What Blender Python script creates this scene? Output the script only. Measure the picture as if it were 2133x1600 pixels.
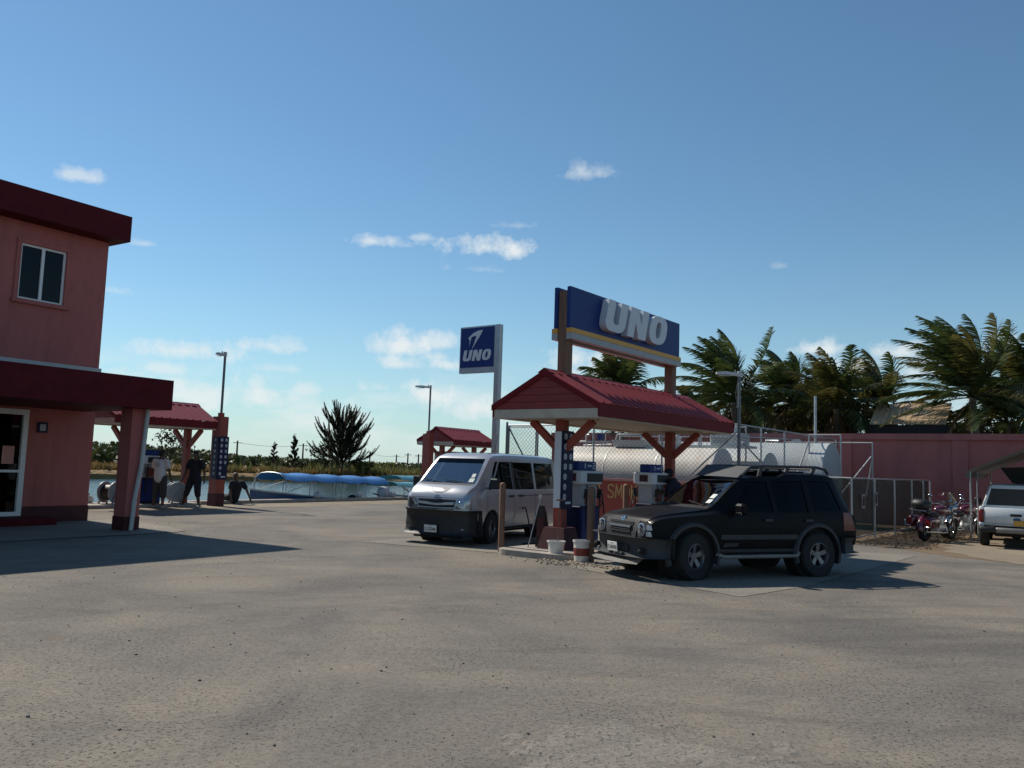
import bpy, bmesh, math, random
from mathutils import Vector, Matrix, Euler
from mathutils.bvhtree import BVHTree
from mathutils import noise as mnoise

sc = bpy.context.scene
C = sc.collection
for o in list(bpy.data.objects):
    bpy.data.objects.remove(o)
R = math.radians
PI = math.pi

# ------------------------------------------------------------------ camera
CAMH = 1.75
PITCH = math.atan(172 / 1750)
ROLL = 0.033
cp, sp = math.cos(PITCH), math.sin(PITCH)
_rt, _up, _fw = Vector((1, 0, 0)), Vector((0, -sp, cp)), Vector((0, cp, sp))
_r2 = _rt * math.cos(ROLL) + _up * math.sin(ROLL)
_u2 = _up * math.cos(ROLL) - _rt * math.sin(ROLL)
cd = bpy.data.cameras.new('camera')
cd.sensor_width = 36
cd.lens = 36 * 1750 / 2133
cd.clip_end = 6000
cam = bpy.data.objects.new('camera', cd)
C.objects.link(cam)
cam.matrix_world = Matrix(((_r2.x, _u2.x, -_fw.x, 0), (_r2.y, _u2.y, -_fw.y, 0), (_r2.z, _u2.z, -_fw.z, CAMH), (0, 0, 0, 1)))
sc.camera = cam

def ray(px, py):
    return (_fw + _r2 * ((px - 1066.5) / 1750) + _u2 * ((800 - py) / 1750)).normalized()

# ------------------------------------------------------------------ sun + sky
SUN_EL = R(45)
SUN_H = Vector((-0.785, 0.629))            # horizontal direction towards the sun
SUN_H.normalize()
sun_dir = Vector((SUN_H.x * math.cos(SUN_EL), SUN_H.y * math.cos(SUN_EL), math.sin(SUN_EL)))
sl = bpy.data.lights.new('sun', 'SUN')
sl.energy = 5.0
sl.angle = R(0.53)
sl.color = (1.0, 0.93, 0.82)
so = bpy.data.objects.new('sun', sl)
C.objects.link(so)
so.rotation_euler = sun_dir.to_track_quat('Z', 'Y').to_euler()

SKY_STRENGTH = 0.098
world = bpy.data.worlds.new('World')
sc.world = world
world.use_nodes = True
wt = world.node_tree
wt.nodes.clear()

def wn(t, **k):
    n = wt.nodes.new(t)
    for a, b in k.items():
        setattr(n, a, b)
    return n

def wlink(v, sock):
    if isinstance(v, bpy.types.NodeSocket):
        wt.links.new(v, sock)
    else:
        sock.default_value = v

def wmath(op, a, b=0.0, c=0.0, clamp=False):
    n = wn('ShaderNodeMath', operation=op, use_clamp=clamp)
    for i, v in enumerate((a, b, c)):
        wlink(v, n.inputs[i])
    return n.outputs[0]

def wdot(a, v):
    n = wn('ShaderNodeVectorMath', operation='DOT_PRODUCT')
    wt.links.new(a, n.inputs[0])
    n.inputs[1].default_value = v
    return n.outputs['Value']

out = wn('ShaderNodeOutputWorld')
bg = wn('ShaderNodeBackground')
bg.inputs['Strength'].default_value = SKY_STRENGTH
wt.links.new(bg.outputs[0], out.inputs[0])
sky = wn('ShaderNodeTexSky')
sky.sky_type = 'NISHITA'
sky.sun_disc = False
sky.sun_elevation = SUN_EL
sky.sun_rotation = math.atan2(SUN_H.x, SUN_H.y)
sky.altitude = 0
sky.air_density = 1.0
sky.dust_density = 0.05
sky.ozone_density = 1.6
tc = wn('ShaderNodeTexCoord')
D = tc.outputs['Generated']
# warp the direction with noise so cloud outlines are ragged
n1 = wn('ShaderNodeTexNoise')
n1.inputs['Scale'].default_value = 22
n1.inputs['Detail'].default_value = 7
n1.inputs['Roughness'].default_value = 0.62
wt.links.new(D, n1.inputs['Vector'])
n2 = wn('ShaderNodeTexNoise')
n2.inputs['Scale'].default_value = 42
n2.inputs['Detail'].default_value = 5
n2.inputs['Roughness'].default_value = 0.6
wt.links.new(D, n2.inputs['Vector'])
rag = wmath('ADD', wmath('MULTIPLY', wmath('SUBTRACT', n1.outputs[0], 0.5), 2.6), wmath('MULTIPLY', wmath('SUBTRACT', n2.outputs[0], 0.5), 1.6))
# single cumulus: (x, y, half width, half height in photograph pixels, thickness)
CL = [(180, 370, 58, 16, .5), (1225, 362, 62, 20, .45), (1015, 515, 92, 28, .95), (775, 503, 58, 15, .6), (880, 495, 32, 10, .4),
      (1075, 470, 45, 10, .28), (1010, 562, 50, 12, .3), (300, 508, 30, 8, .35), (235, 605, 30, 12, .3), (1630, 555, 28, 10, .2), (835, 722, 58, 32, .8), (830, 757, 50, 18, .6), (920, 715, 36, 22, .6), (935, 760, 62, 26, .75), (1190, 750, 62, 32, .7), (1250, 770, 70, 45, .7),
      (560, 720, 74, 22, .6), (375, 732, 112, 24, .65), (340, 768, 52, 16, .5), (575, 768, 45, 12, .35), (905, 825, 92, 34, .8), (1000, 850, 70, 40, .75),
      (540, 830, 60, 38, .7), (410, 830, 74, 32, .7), (640, 812, 30, 16, .5), (790, 808, 36, 14, .4), (660, 865, 90, 30, .4), (245, 800, 70, 34, .6), (740, 865, 60, 34, .45),
      (1695, 728, 62, 22, .75), (1875, 735, 52, 26, .7), (2095, 715, 52, 30, .7), (1770, 765, 90, 24, .5), (1960, 770, 120, 28, .5)]
dens = None
for (x, y, rx, ry, th) in CL:
    d = ray(x, y)
    u = Vector((d.y, -d.x, 0)).normalized()
    v = u.cross(d).normalized()
    if v.z < 0:
        v = -v
    du = wmath('MULTIPLY', wdot(D, u), 1750 / rx)
    dv0 = wdot(D, v - d * (v.dot(d)))
    dv = wmath('MULTIPLY', dv0, 1750 / ry)
    # flat underside: below centre shrinks faster
    dv = wmath('MAXIMUM', dv, wmath('MULTIPLY', dv, -1.5))
    rr = wmath('ADD', wmath('MULTIPLY', du, du), wmath('MULTIPLY', dv, dv))
    front = wmath('GREATER_THAN', wdot(D, d), 0.5)
    e = wmath('SUBTRACT', 1.0, wmath('POWER', rr, 0.5))
    e = wmath('ADD', wmath('MULTIPLY', e, 1.0), wmath('ADD', wmath('MULTIPLY', rag, 1.3), 0.10))
    e = wmath('MULTIPLY', wmath('MULTIPLY', e, 0.95, clamp=True), wmath('MULTIPLY', front, min(.92, th * 1.15)))
    dens = e if dens is None else wmath('MAXIMUM', dens, e)
# thin broken cloud low over the horizon, all the way round
sep = wn('ShaderNodeSeparateXYZ')
wt.links.new(D, sep.inputs[0])
elev = sep.outputs['Z']
mp = wn('ShaderNodeMapping')
mp.inputs['Scale'].default_value = (7, 7, 22)
wt.links.new(D, mp.inputs['Vector'])
n3 = wn('ShaderNodeTexNoise')
n3.inputs['Scale'].default_value = 1.0
n3.inputs['Detail'].default_value = 6
n3.inputs['Roughness'].default_value = 0.58
wt.links.new(mp.outputs[0], n3.inputs['Vector'])
band = wmath('SUBTRACT', 1.0, wmath('MULTIPLY', wmath('ABSOLUTE', wmath('SUBTRACT', elev, 0.055)), 1 / 0.075), clamp=True)
low = wmath('MULTIPLY', wmath('MULTIPLY', wmath('SUBTRACT', n3.outputs[0], 0.47), 5.0, clamp=True), wmath('MULTIPLY', band, 0.8))
dens = wmath('MAXIMUM', dens, low)
hz = wmath('POWER', wmath('SUBTRACT', 1.0, wmath('MULTIPLY', wmath('MAXIMUM', elev, 0.0), 2.4), clamp=True), 4.0)
mixh = wn('ShaderNodeMix', data_type='RGBA')
wt.links.new(wmath('MULTIPLY', hz, 0.72), mixh.inputs['Factor'])
tint = wn('ShaderNodeVectorMath', operation='MULTIPLY')
wt.links.new(sky.outputs[0], tint.inputs[0])
tint.inputs[1].default_value = (.80, 1.03, 1.08)
wt.links.new(tint.outputs[0], mixh.inputs['A'])
mixh.inputs['B'].default_value = (4.7, 6.2, 6.8, 1)
mixc = wn('ShaderNodeMix', data_type='RGBA')
wt.links.new(dens, mixc.inputs['Factor'])
wt.links.new(mixh.outputs['Result'], mixc.inputs['A'])
mixc.inputs['B'].default_value = (8.3, 8.8, 8.9, 1)
wt.links.new(mixc.outputs['Result'], bg.inputs['Color'])

vs = sc.view_settings
vs.view_transform = 'Standard'
vs.look = 'None'
vs.exposure = 0.0
vs.gamma = 1.0
vs.use_curve_mapping = False
sc.render.engine = 'CYCLES'
sc.cycles.max_bounces = 6
sc.cycles.transparent_max_bounces = 16

# ------------------------------------------------------------------ frames
A33, A37 = R(33), R(37)
WX, WY = -10.848, 21.933          # building corner
OX, OY = 1.059, 17.386            # first post of the fuel canopy

def WB(t, s, z=0.0):
    return Vector((WX + t * math.cos(A33) + s * math.sin(A33), WY - t * math.sin(A33) + s * math.cos(A33), z))

def WC(t, s, z=0.0):
    return Vector((OX + t * math.cos(A37) + s * math.sin(A37), OY - t * math.sin(A37) + s * math.cos(A37), z))

# ------------------------------------------------------------------ mesh builder
class MB:
    def __init__(self):
        self.v = []
        self.f = []

    def add(self, vs, fs):
        b = len(self.v)
        self.v += [tuple(p) for p in vs]
        self.f += [tuple(b + i for i in f) for f in fs]
        return self

    def box(self, x0, x1, y0, y1, z0, z1, M=None):
        vs = [Vector(p) for p in ((x0, y0, z0), (x1, y0, z0), (x1, y1, z0), (x0, y1, z0), (x0, y0, z1), (x1, y0, z1), (x1, y1, z1), (x0, y1, z1))]
        if M is not None:
            vs = [M @ p for p in vs]
        return self.add(vs, [(0, 3, 2, 1), (4, 5, 6, 7), (0, 1, 5, 4), (1, 2, 6, 5), (2, 3, 7, 6), (3, 0, 4, 7)])

    def rbox(self, x0, x1, y0, y1, z0, z1, r=.02, M=None):
        # box with chamfered vertical and top edges
        def ring(i, z):
            a, b, c, d = x0 + i, x1 - i, y0 + i, y1 - i
            q = r
            return [(a + q, c, z), (b - q, c, z), (b, c + q, z), (b, d - q, z), (b - q, d, z), (a + q, d, z), (a, d - q, z), (a, c + q, z)]
        rs = [ring(r * .7, z0), ring(0, z0 + r), ring(0, z1 - r), ring(r * .7, z1)]
        vs = [Vector(p) for g in rs for p in g]
        if M is not None:
            vs = [M @ p for p in vs]
        fs = [tuple(range(7, -1, -1)), tuple(range(24, 32))]
        for k in range(3):
            for i in range(8):
                fs.append((k * 8 + i, k * 8 + (i + 1) % 8, k * 8 + 8 + (i + 1) % 8, k * 8 + 8 + i))
        return self.add(vs, fs)

    def bar(self, p, q, w, h=None):
        # square bar between two points
        p, q = Vector(p), Vector(q)
        h = h or w
        d = (q - p)
        L = d.length
        M = Matrix.Translation(p) @ d.to_track_quat('X', 'Z').to_matrix().to_4x4()
        return self.box(0, L, -w / 2, w / 2, -h / 2, h / 2, M)

    def tube(self, pts, r, n=8, cap=True):
        pts = [Vector(p) for p in pts]
        rs = r if isinstance(r, (list, tuple)) else [r] * len(pts)
        b = len(self.v)
        up = None
        for i, p in enumerate(pts):
            if i == 0:
                d = pts[1] - p
            elif i == len(pts) - 1:
                d = p - pts[i - 1]
            else:
                d = (pts[i + 1] - p).normalized() + (p - pts[i - 1]).normalized()
            d.normalize()
            if up is None:
                up = Vector((0, 0, 1)) if abs(d.z) < .9 else Vector((1, 0, 0))
            s = d.cross(up).normalized()
            up = s.cross(d).normalized()
            for k in range(n):
                a = 2 * PI * k / n
                self.v.append(tuple(p + (s * math.cos(a) + up * math.sin(a)) * rs[i]))
        for i in range(len(pts) - 1):
            for k in range(n):
                self.f.append((b + i * n + k, b + i * n + (k + 1) % n, b + (i + 1) * n + (k + 1) % n, b + (i + 1) * n + k))
        if cap:
            self.f.append(tuple(b + k for k in reversed(range(n))))
            e = b + (len(pts) - 1) * n
            self.f.append(tuple(e + k for k in range(n)))
        return self

    def lathe(self, prof, n=24, M=None, close=False):
        # prof: (r, h) pairs, axis Z
        b = []
        vs = []
        for (r, h) in prof:
            for k in range(n):
                a = 2 * PI * k / n
                vs.append(Vector((r * math.cos(a), r * math.sin(a), h)))
        if M is not None:
            vs = [M @ p for p in vs]
        fs = []
        m = len(prof)
        for i in range(m - 1 + (1 if close else 0)):
            j = (i + 1) % m
            for k in range(n):
                fs.append((i * n + k, i * n + (k + 1) % n, j * n + (k + 1) % n, j * n + k))
        if not close:
            if prof[0][0] > 1e-4:
                fs.append(tuple(reversed(range(n))))
            if prof[-1][0] > 1e-4:
                fs.append(tuple((m - 1) * n + k for k in range(n)))
        return self.add(vs, fs)

    def prism(self, poly, d0, d1, fn):
        # poly: list of (u, v); fn(u, v, d) -> point
        n = len(poly)
        vs = [fn(u, v, d0) for u, v in poly] + [fn(u, v, d1) for u, v in poly]
        fs = [tuple(reversed(range(n))), tuple(range(n, 2 * n))]
        for i in range(n):
            fs.append((i, (i + 1) % n, n + (i + 1) % n, n + i))
        return self.add(vs, fs)

    def ringprism(self, outer, inner, d0, d1, fn):
        n = len(outer)
        vs = [fn(u, v, d0) for u, v in outer] + [fn(u, v, d0) for u, v in inner] + [fn(u, v, d1) for u, v in outer] + [fn(u, v, d1) for u, v in inner]
        fs = []
        for i in range(n):
            j = (i + 1) % n
            fs += [(i, n + i, n + j, j), (2 * n + i, 2 * n + j, 3 * n + j, 3 * n + i), (i, j, 2 * n + j, 2 * n + i), (n + i, 3 * n + i, 3 * n + j, n + j)]
        return self.add(vs, fs)

    def ell(self, c, r, n=14, m=8, M=None):
        c = Vector(c)
        if not isinstance(r, (tuple, list)):
            r = (r, r, r)
        vs = []
        for i in range(1, m):
            th = PI * i / m
            for k in range(n):
                a = 2 * PI * k / n
                vs.append(Vector((r[0] * math.sin(th) * math.cos(a), r[1] * math.sin(th) * math.sin(a), r[2] * math.cos(th))))
        vs += [Vector((0, 0, r[2])), Vector((0, 0, -r[2]))]
        vs = [c + ((M @ p) if M is not None else p) for p in vs]
        fs = []
        for i in range(m - 2):
            for k in range(n):
                fs.append((i * n + k, (i + 1) * n + k, (i + 1) * n + (k + 1) % n, i * n + (k + 1) % n))
        t, bt = len(vs) - 2, len(vs) - 1
        for k in range(n):
            fs.append((t, k, (k + 1) % n))
            fs.append((bt, (m - 2) * n + (k + 1) % n, (m - 2) * n + k))
        return self.add(vs, fs)

    def cap(self, a, b, ra, rb, n=12):
        a, b = Vector(a), Vector(b)
        d = (b - a)
        L = max(d.length, 1e-4)
        q = d.to_track_quat('Z', 'Y').to_matrix().to_4x4()
        M = Matrix.Translation(a) @ q
        pr = [(0.001, -ra)] + [(ra * math.cos(t), ra * math.sin(t)) for t in (-1.0, -.5, 0)] + [(rb * math.cos(t), L + rb * math.sin(t)) for t in (0, .5, 1.0)] + [(0.001, L + rb)]
        return self.lathe(pr, n, M)

    def mesh(self, name, smooth=None):
        me = bpy.data.meshes.new(name)
        me.from_pydata(self.v, [], self.f)
        me.validate()
        bm = bmesh.new()
        bm.from_mesh(me)
        bmesh.ops.recalc_face_normals(bm, faces=bm.faces)
        bm.to_mesh(me)
        bm.free()
        if smooth is not None:
            me.shade_smooth()
            me.set_sharp_from_angle(angle=R(smooth))
        return me

    def build(self, name, mat, parent=None, smooth=None, loc=None, rotz=0):
        return obj(name, self.mesh(name, smooth), mat, parent, loc, rotz)

def obj(name, me, mat, parent=None, loc=None, rotz=0):
    if mat is not None and not len(me.materials):
        me.materials.append(mat)
    o = bpy.data.objects.new(name, me)
    C.objects.link(o)
    if parent is not None:
        o.parent = parent
    if loc is not None:
        o.location = loc
    o.rotation_euler[2] = rotz
    return o

def tag(o, label, cat, group=None, kind=None):
    if label:
        o['label'] = label
    if cat:
        o['category'] = cat
    if group:
        o['group'] = group
    if kind:
        o['kind'] = kind
    return o

def thing(name, label, cat, loc=(0, 0, 0), rotz=0, group=None):
    o = bpy.data.objects.new(name, None)
    o.empty_display_size = .2
    C.objects.link(o)
    o.location = loc
    o.rotation_euler[2] = rotz
    return tag(o, label, cat, group)

def struct(o):
    o['kind'] = 'structure'
    return o

def copy_tree(o, parent=None):
    c = o.copy()
    C.objects.link(c)
    c.parent = parent
    for ch in o.children:
        copy_tree(ch, c)
    return c

# ------------------------------------------------------------------ materials
def hexlin(r, g, b):
    f = lambda c: ((c / 255 + .055) / 1.055) ** 2.4 if c > 10 else c / 255 / 12.92
    return (f(r), f(g), f(b))

def mat(name, col, rough=.6, metal=0.0, var=.12, scale=6.0, bump=0.0, bscale=60.0, spec=.5, coat=0.0, dirt=None, dirt_amt=.5, dirt_scale=2.0, stretch=(1, 1, 1)):
    m = bpy.data.materials.new(name)
    m.use_nodes = True
    nt = m.node_tree
    b = nt.nodes['Principled BSDF']
    b.inputs['Roughness'].default_value = rough
    b.inputs['Metallic'].default_value = metal
    b.inputs['Specular IOR Level'].default_value = spec
    b.inputs['Coat Weight'].default_value = coat
    b.inputs['Coat Roughness'].default_value = .06
    tcn = nt.nodes.new('ShaderNodeTexCoord')
    mpn = nt.nodes.new('ShaderNodeMapping')
    mpn.inputs['Scale'].default_value = stretch
    nt.links.new(tcn.outputs['Object'], mpn.inputs['Vector'])
    nz = nt.nodes.new('ShaderNodeTexNoise')
    nz.inputs['Scale'].default_value = scale
    nz.inputs['Detail'].default_value = 6
    nz.inputs['Roughness'].default_value = .6
    nt.links.new(mpn.outputs[0], nz.inputs['Vector'])
    rp = nt.nodes.new('ShaderNodeMapRange')
    rp.inputs['From Min'].default_value = .3
    rp.inputs['From Max'].default_value = .7
    rp.inputs['To Min'].default_value = 1 - var
    rp.inputs['To Max'].default_value = 1 + var
    nt.links.new(nz.outputs[0], rp.inputs['Value'])
    mul = nt.nodes.new('ShaderNodeVectorMath')
    mul.operation = 'SCALE'
    mul.inputs[0].default_value = col
    nt.links.new(rp.outputs[0], mul.inputs['Scale'])
    last = mul.outputs[0]
    if dirt:
        n2 = nt.nodes.new('ShaderNodeTexNoise')
        n2.inputs['Scale'].default_value = dirt_scale
        n2.inputs['Detail'].default_value = 8
        n2.inputs['Roughness'].default_value = .65
        nt.links.new(mpn.outputs[0], n2.inputs['Vector'])
        r2 = nt.nodes.new('ShaderNodeMapRange')
        r2.inputs['From Min'].default_value = .48
        r2.inputs['From Max'].default_value = .72
        r2.inputs['To Max'].default_value = dirt_amt
        nt.links.new(n2.outputs[0], r2.inputs['Value'])
        mx = nt.nodes.new('ShaderNodeMix')
        mx.data_type = 'RGBA'
        nt.links.new(r2.outputs[0], mx.inputs['Factor'])
        nt.links.new(last, mx.inputs['A'])
        mx.inputs['B'].default_value = (*dirt, 1)
        last = mx.outputs['Result']
    nt.links.new(last, b.inputs['Base Color'])
    if bump:
        n3 = nt.nodes.new('ShaderNodeTexNoise')
        n3.inputs['Scale'].default_value = bscale
        n3.inputs['Detail'].default_value = 4
        nt.links.new(tcn.outputs['Object'], n3.inputs['Vector'])
        bp = nt.nodes.new('ShaderNodeBump')
        bp.inputs['Strength'].default_value = bump
        bp.inputs['Distance'].default_value = .01
        nt.links.new(n3.outputs[0], bp.inputs['Height'])
        nt.links.new(bp.outputs[0], b.inputs['Normal'])
    return m

def glass(name, tint=(.25, .3, .3), refl=.12, rough=.03, ior=1.5):
    m = bpy.data.materials.new(name)
    m.use_nodes = True
    nt = m.node_tree
    nt.nodes.clear()
    o = nt.nodes.new('ShaderNodeOutputMaterial')
    t = nt.nodes.new('ShaderNodeBsdfTransparent')
    t.inputs[0].default_value = (*tint, 1)
    g = nt.nodes.new('ShaderNodeBsdfGlossy')
    g.inputs['Roughness'].default_value = rough
    g.inputs['Color'].default_value = (.9, .95, 1, 1)
    fr = nt.nodes.new('ShaderNodeFresnel')
    fr.inputs['IOR'].default_value = ior
    ad = nt.nodes.new('ShaderNodeMath')
    ad.operation = 'ADD'
    ad.use_clamp = True
    nt.links.new(fr.outputs[0], ad.inputs[0])
    ad.inputs[1].default_value = refl
    mx = nt.nodes.new('ShaderNodeMixShader')
    nt.links.new(ad.outputs[0], mx.inputs[0])
    nt.links.new(t.outputs[0], mx.inputs[1])
    nt.links.new(g.outputs[0], mx.inputs[2])
    nt.links.new(mx.outputs[0], o.inputs[0])
    return m

def leafmat(name, col, col2, trans=.35, rough=.5, scale=.8):
    m = bpy.data.materials.new(name)
    m.use_nodes = True
    nt = m.node_tree
    nt.nodes.clear()
    o = nt.nodes.new('ShaderNodeOutputMaterial')
    tcn = nt.nodes.new('ShaderNodeTexCoord')
    nz = nt.nodes.new('ShaderNodeTexNoise')
    nz.inputs['Scale'].default_value = scale
    nz.inputs['Detail'].default_value = 5
    nt.links.new(tcn.outputs['Object'], nz.inputs['Vector'])
    mr = nt.nodes.new('ShaderNodeMapRange')
    mr.inputs['From Min'].default_value = .38
    mr.inputs['From Max'].default_value = .62
    nt.links.new(nz.outputs[0], mr.inputs['Value'])
    mx = nt.nodes.new('ShaderNodeMix')
    mx.data_type = 'RGBA'
    nt.links.new(mr.outputs[0], mx.inputs['Factor'])
    mx.inputs['A'].default_value = (*col, 1)
    mx.inputs['B'].default_value = (*col2, 1)
    pb = nt.nodes.new('ShaderNodeBsdfPrincipled')
    pb.inputs['Roughness'].default_value = rough
    pb.inputs['Specular IOR Level'].default_value = .3
    nt.links.new(mx.outputs['Result'], pb.inputs['Base Color'])
    tr = nt.nodes.new('ShaderNodeBsdfTranslucent')
    nt.links.new(mx.outputs['Result'], tr.inputs[0])
    ms = nt.nodes.new('ShaderNodeMixShader')
    ms.inputs[0].default_value = trans
    nt.links.new(pb.outputs[0], ms.inputs[1])
    nt.links.new(tr.outputs[0], ms.inputs[2])
    nt.links.new(ms.outputs[0], o.inputs[0])
    return m

MT = {}
MT['wall'] = mat('salmon_plaster', (.40, .122, .108), .85, var=.10, scale=1.5, bump=.25, bscale=90, dirt=(.20, .065, .052), dirt_amt=.5, dirt_scale=1.6, stretch=(1.5, 1.5, .35))
MT['maroon'] = mat('maroon_paint', (.085, .008, .012), .7, var=.2, scale=3, bump=.1, spec=.15)
MT['band'] = mat('maroon_base_band', (.060, .010, .012), .7, var=.2, scale=4, bump=.2)
MT['post'] = mat('orange_red_painted_wood', (.28, .050, .030), .55, var=.15, scale=4, stretch=(4, 4, .6), dirt=(.22, .05, .03), dirt_amt=.4)
MT['roofred'] = mat('red_roof_metal', (.25, .020, .026), .45, var=.12, scale=2.5, dirt=(.22, .06, .05), dirt_amt=.4, dirt_scale=1.3)
MT['fascia'] = mat('dark_red_fascia', (.15, .012, .016), .6, var=.15, scale=3, spec=.15)
MT['siding'] = mat('red_siding_board', (.23, .030, .028), .6, var=.18, scale=3, stretch=(1, 1, 5))
MT['cream'] = mat('cream_painted_board', (.50, .42, .33), .6, var=.10, scale=4, dirt=(.35, .25, .17), dirt_amt=.35, dirt_scale=2.5)
MT['white'] = mat('white_paint', (.42, .42, .41), .5, var=.06, dirt=(.45, .42, .36), dirt_amt=.3)
MT['pvc'] = mat('white_pipe', (.42, .42, .41), .5, var=.08)
MT['frame'] = mat('white_window_frame', (.70, .70, .69), .4, var=.04)
MT['darkglass'] = glass('dark_window_glass', (.05, .06, .07), .0, .03, 1.3)
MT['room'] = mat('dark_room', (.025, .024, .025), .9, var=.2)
MT['concrete'] = mat('concrete', (.28, .255, .22), .85, var=.14, scale=2.5, bump=.25, bscale=70, dirt=(.20, .17, .13), dirt_amt=.5, dirt_scale=1.6)
MT['kerb'] = mat('painted_kerb', (.31, .275, .235), .8, var=.18, scale=3, bump=.3, dirt=(.2, .15, .11), dirt_amt=.6)
MT['galv'] = mat('galvanised_steel', (.42, .43, .44), .45, metal=.7, var=.12, scale=8)
MT['galvd'] = mat('weathered_steel', (.30, .31, .32), .5, metal=.4, var=.15, scale=8)
MT['blue'] = mat('sign_blue', (.009, .030, .155), .45, var=.05, scale=2, spec=.25)
MT['navy'] = mat('navy_panel', (.005, .009, .045), .45, var=.08, spec=.25)
MT['yellow'] = mat('sign_yellow', (.62, .31, .035), .45, var=.06)
MT['letter'] = mat('sign_white', (.58, .60, .64), .45, var=.04)
MT['signgrey'] = mat('sign_grey_trim', (.34, .35, .36), .5, var=.08)
MT['wood'] = mat('brown_timber_post', (.17, .090, .055), .7, var=.25, scale=4, stretch=(5, 5, .6))
MT['black'] = mat('black_plastic', (.012, .012, .013), .55, var=.2)
MT['rubber'] = mat('tyre_rubber', (.016, .016, .016), .85, var=.25, scale=12)
MT['chrome'] = mat('chrome', (.5, .5, .5), .18, metal=1.0, var=.02)
MT['alloy'] = mat('alloy_wheel', (.20, .20, .21), .4, metal=.8, var=.12)
MT['tank'] = mat('white_tank_paint', (.62, .58, .50), .42, var=.10, scale=1.0, dirt=(.42, .27, .15), dirt_amt=.45, dirt_scale=.8, stretch=(1.5, 1, .7))
MT['greytank'] = mat('pale_tank_paint', (.44, .47, .47), .45, var=.08, scale=1.0, dirt=(.4, .36, .3), dirt_amt=.3)
MT['contain'] = mat('containment_wall_paint', (.38, .068, .045), .75, var=.15, scale=2, bump=.2, dirt=(.2, .05, .045), dirt_amt=.5, dirt_scale=1.4)
MT['pinkcap'] = mat('pink_cap_paint', (.52, .24, .20), .75, var=.12, scale=3)
MT['letteryel'] = mat('ochre_sign_paint', (.58, .36, .13), .7, var=.15, scale=10)
MT['backwall'] = mat('pink_plaster_wall', (.36, .122, .114), .85, var=.10, scale=.8, bump=.2, dirt=(.17, .058, .056), dirt_amt=.5, dirt_scale=1.2, stretch=(1, 1, .4))
MT['mesh'] = mat('chain_link_wire', (.16, .165, .17), .5, metal=.3, var=.1)
MT['greencloth'] = mat('green_shade_cloth', (.028, .045, .034), .9, var=.2, scale=2, bump=.3)
MT['trunk'] = mat('palm_trunk_bark', (.14, .11, .085), .9, var=.3, scale=5, bump=.6, bscale=25, stretch=(1, 1, 5))
MT['bark'] = mat('dark_bark', (.06, .048, .04), .9, var=.3, scale=5, bump=.5)
MT['tent'] = mat('grey_tarpaulin', (.13, .125, .12), .8, var=.12, scale=2)
MT['tan'] = mat('tan_roof_metal', (.46, .33, .20), .45, var=.10, scale=2)
MT['skin'] = mat('brown_skin', (.085, .042, .026), .55, var=.08)
MT['hair'] = mat('black_hair', (.01, .009, .009), .8, var=.2)
MT['boatblue'] = mat('pale_blue_hull', (.20, .40, .50), .4, var=.08)
MT['hullnavy'] = mat('dark_blue_hull', (.02, .07, .17), .4, var=.1)
MT['tarpblue'] = mat('blue_boat_canvas', (.014, .15, .40), .75, var=.15, scale=2, bump=.2)
MT['teal'] = mat('teal_boat_canvas', (.045, .22, .30), .75, var=.12, scale=2)
MT['lamp'] = mat('grey_lamp_housing', (.52, .53, .53), .45, var=.05)
MT['polegrey'] = mat('dark_grey_pole', (.14, .15, .16), .5, metal=.3, var=.1)
MT['bucketw'] = mat('white_bucket_plastic', (.66, .64, .60), .45, var=.08, dirt=(.3, .25, .2), dirt_amt=.5, dirt_scale=5)
MT['bucketr'] = mat('faded_red_label', (.20, .035, .028), .6, var=.2, scale=8)
MT['cardboard'] = mat('tan_interior', (.26, .15, .09), .8, var=.15)
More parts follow.
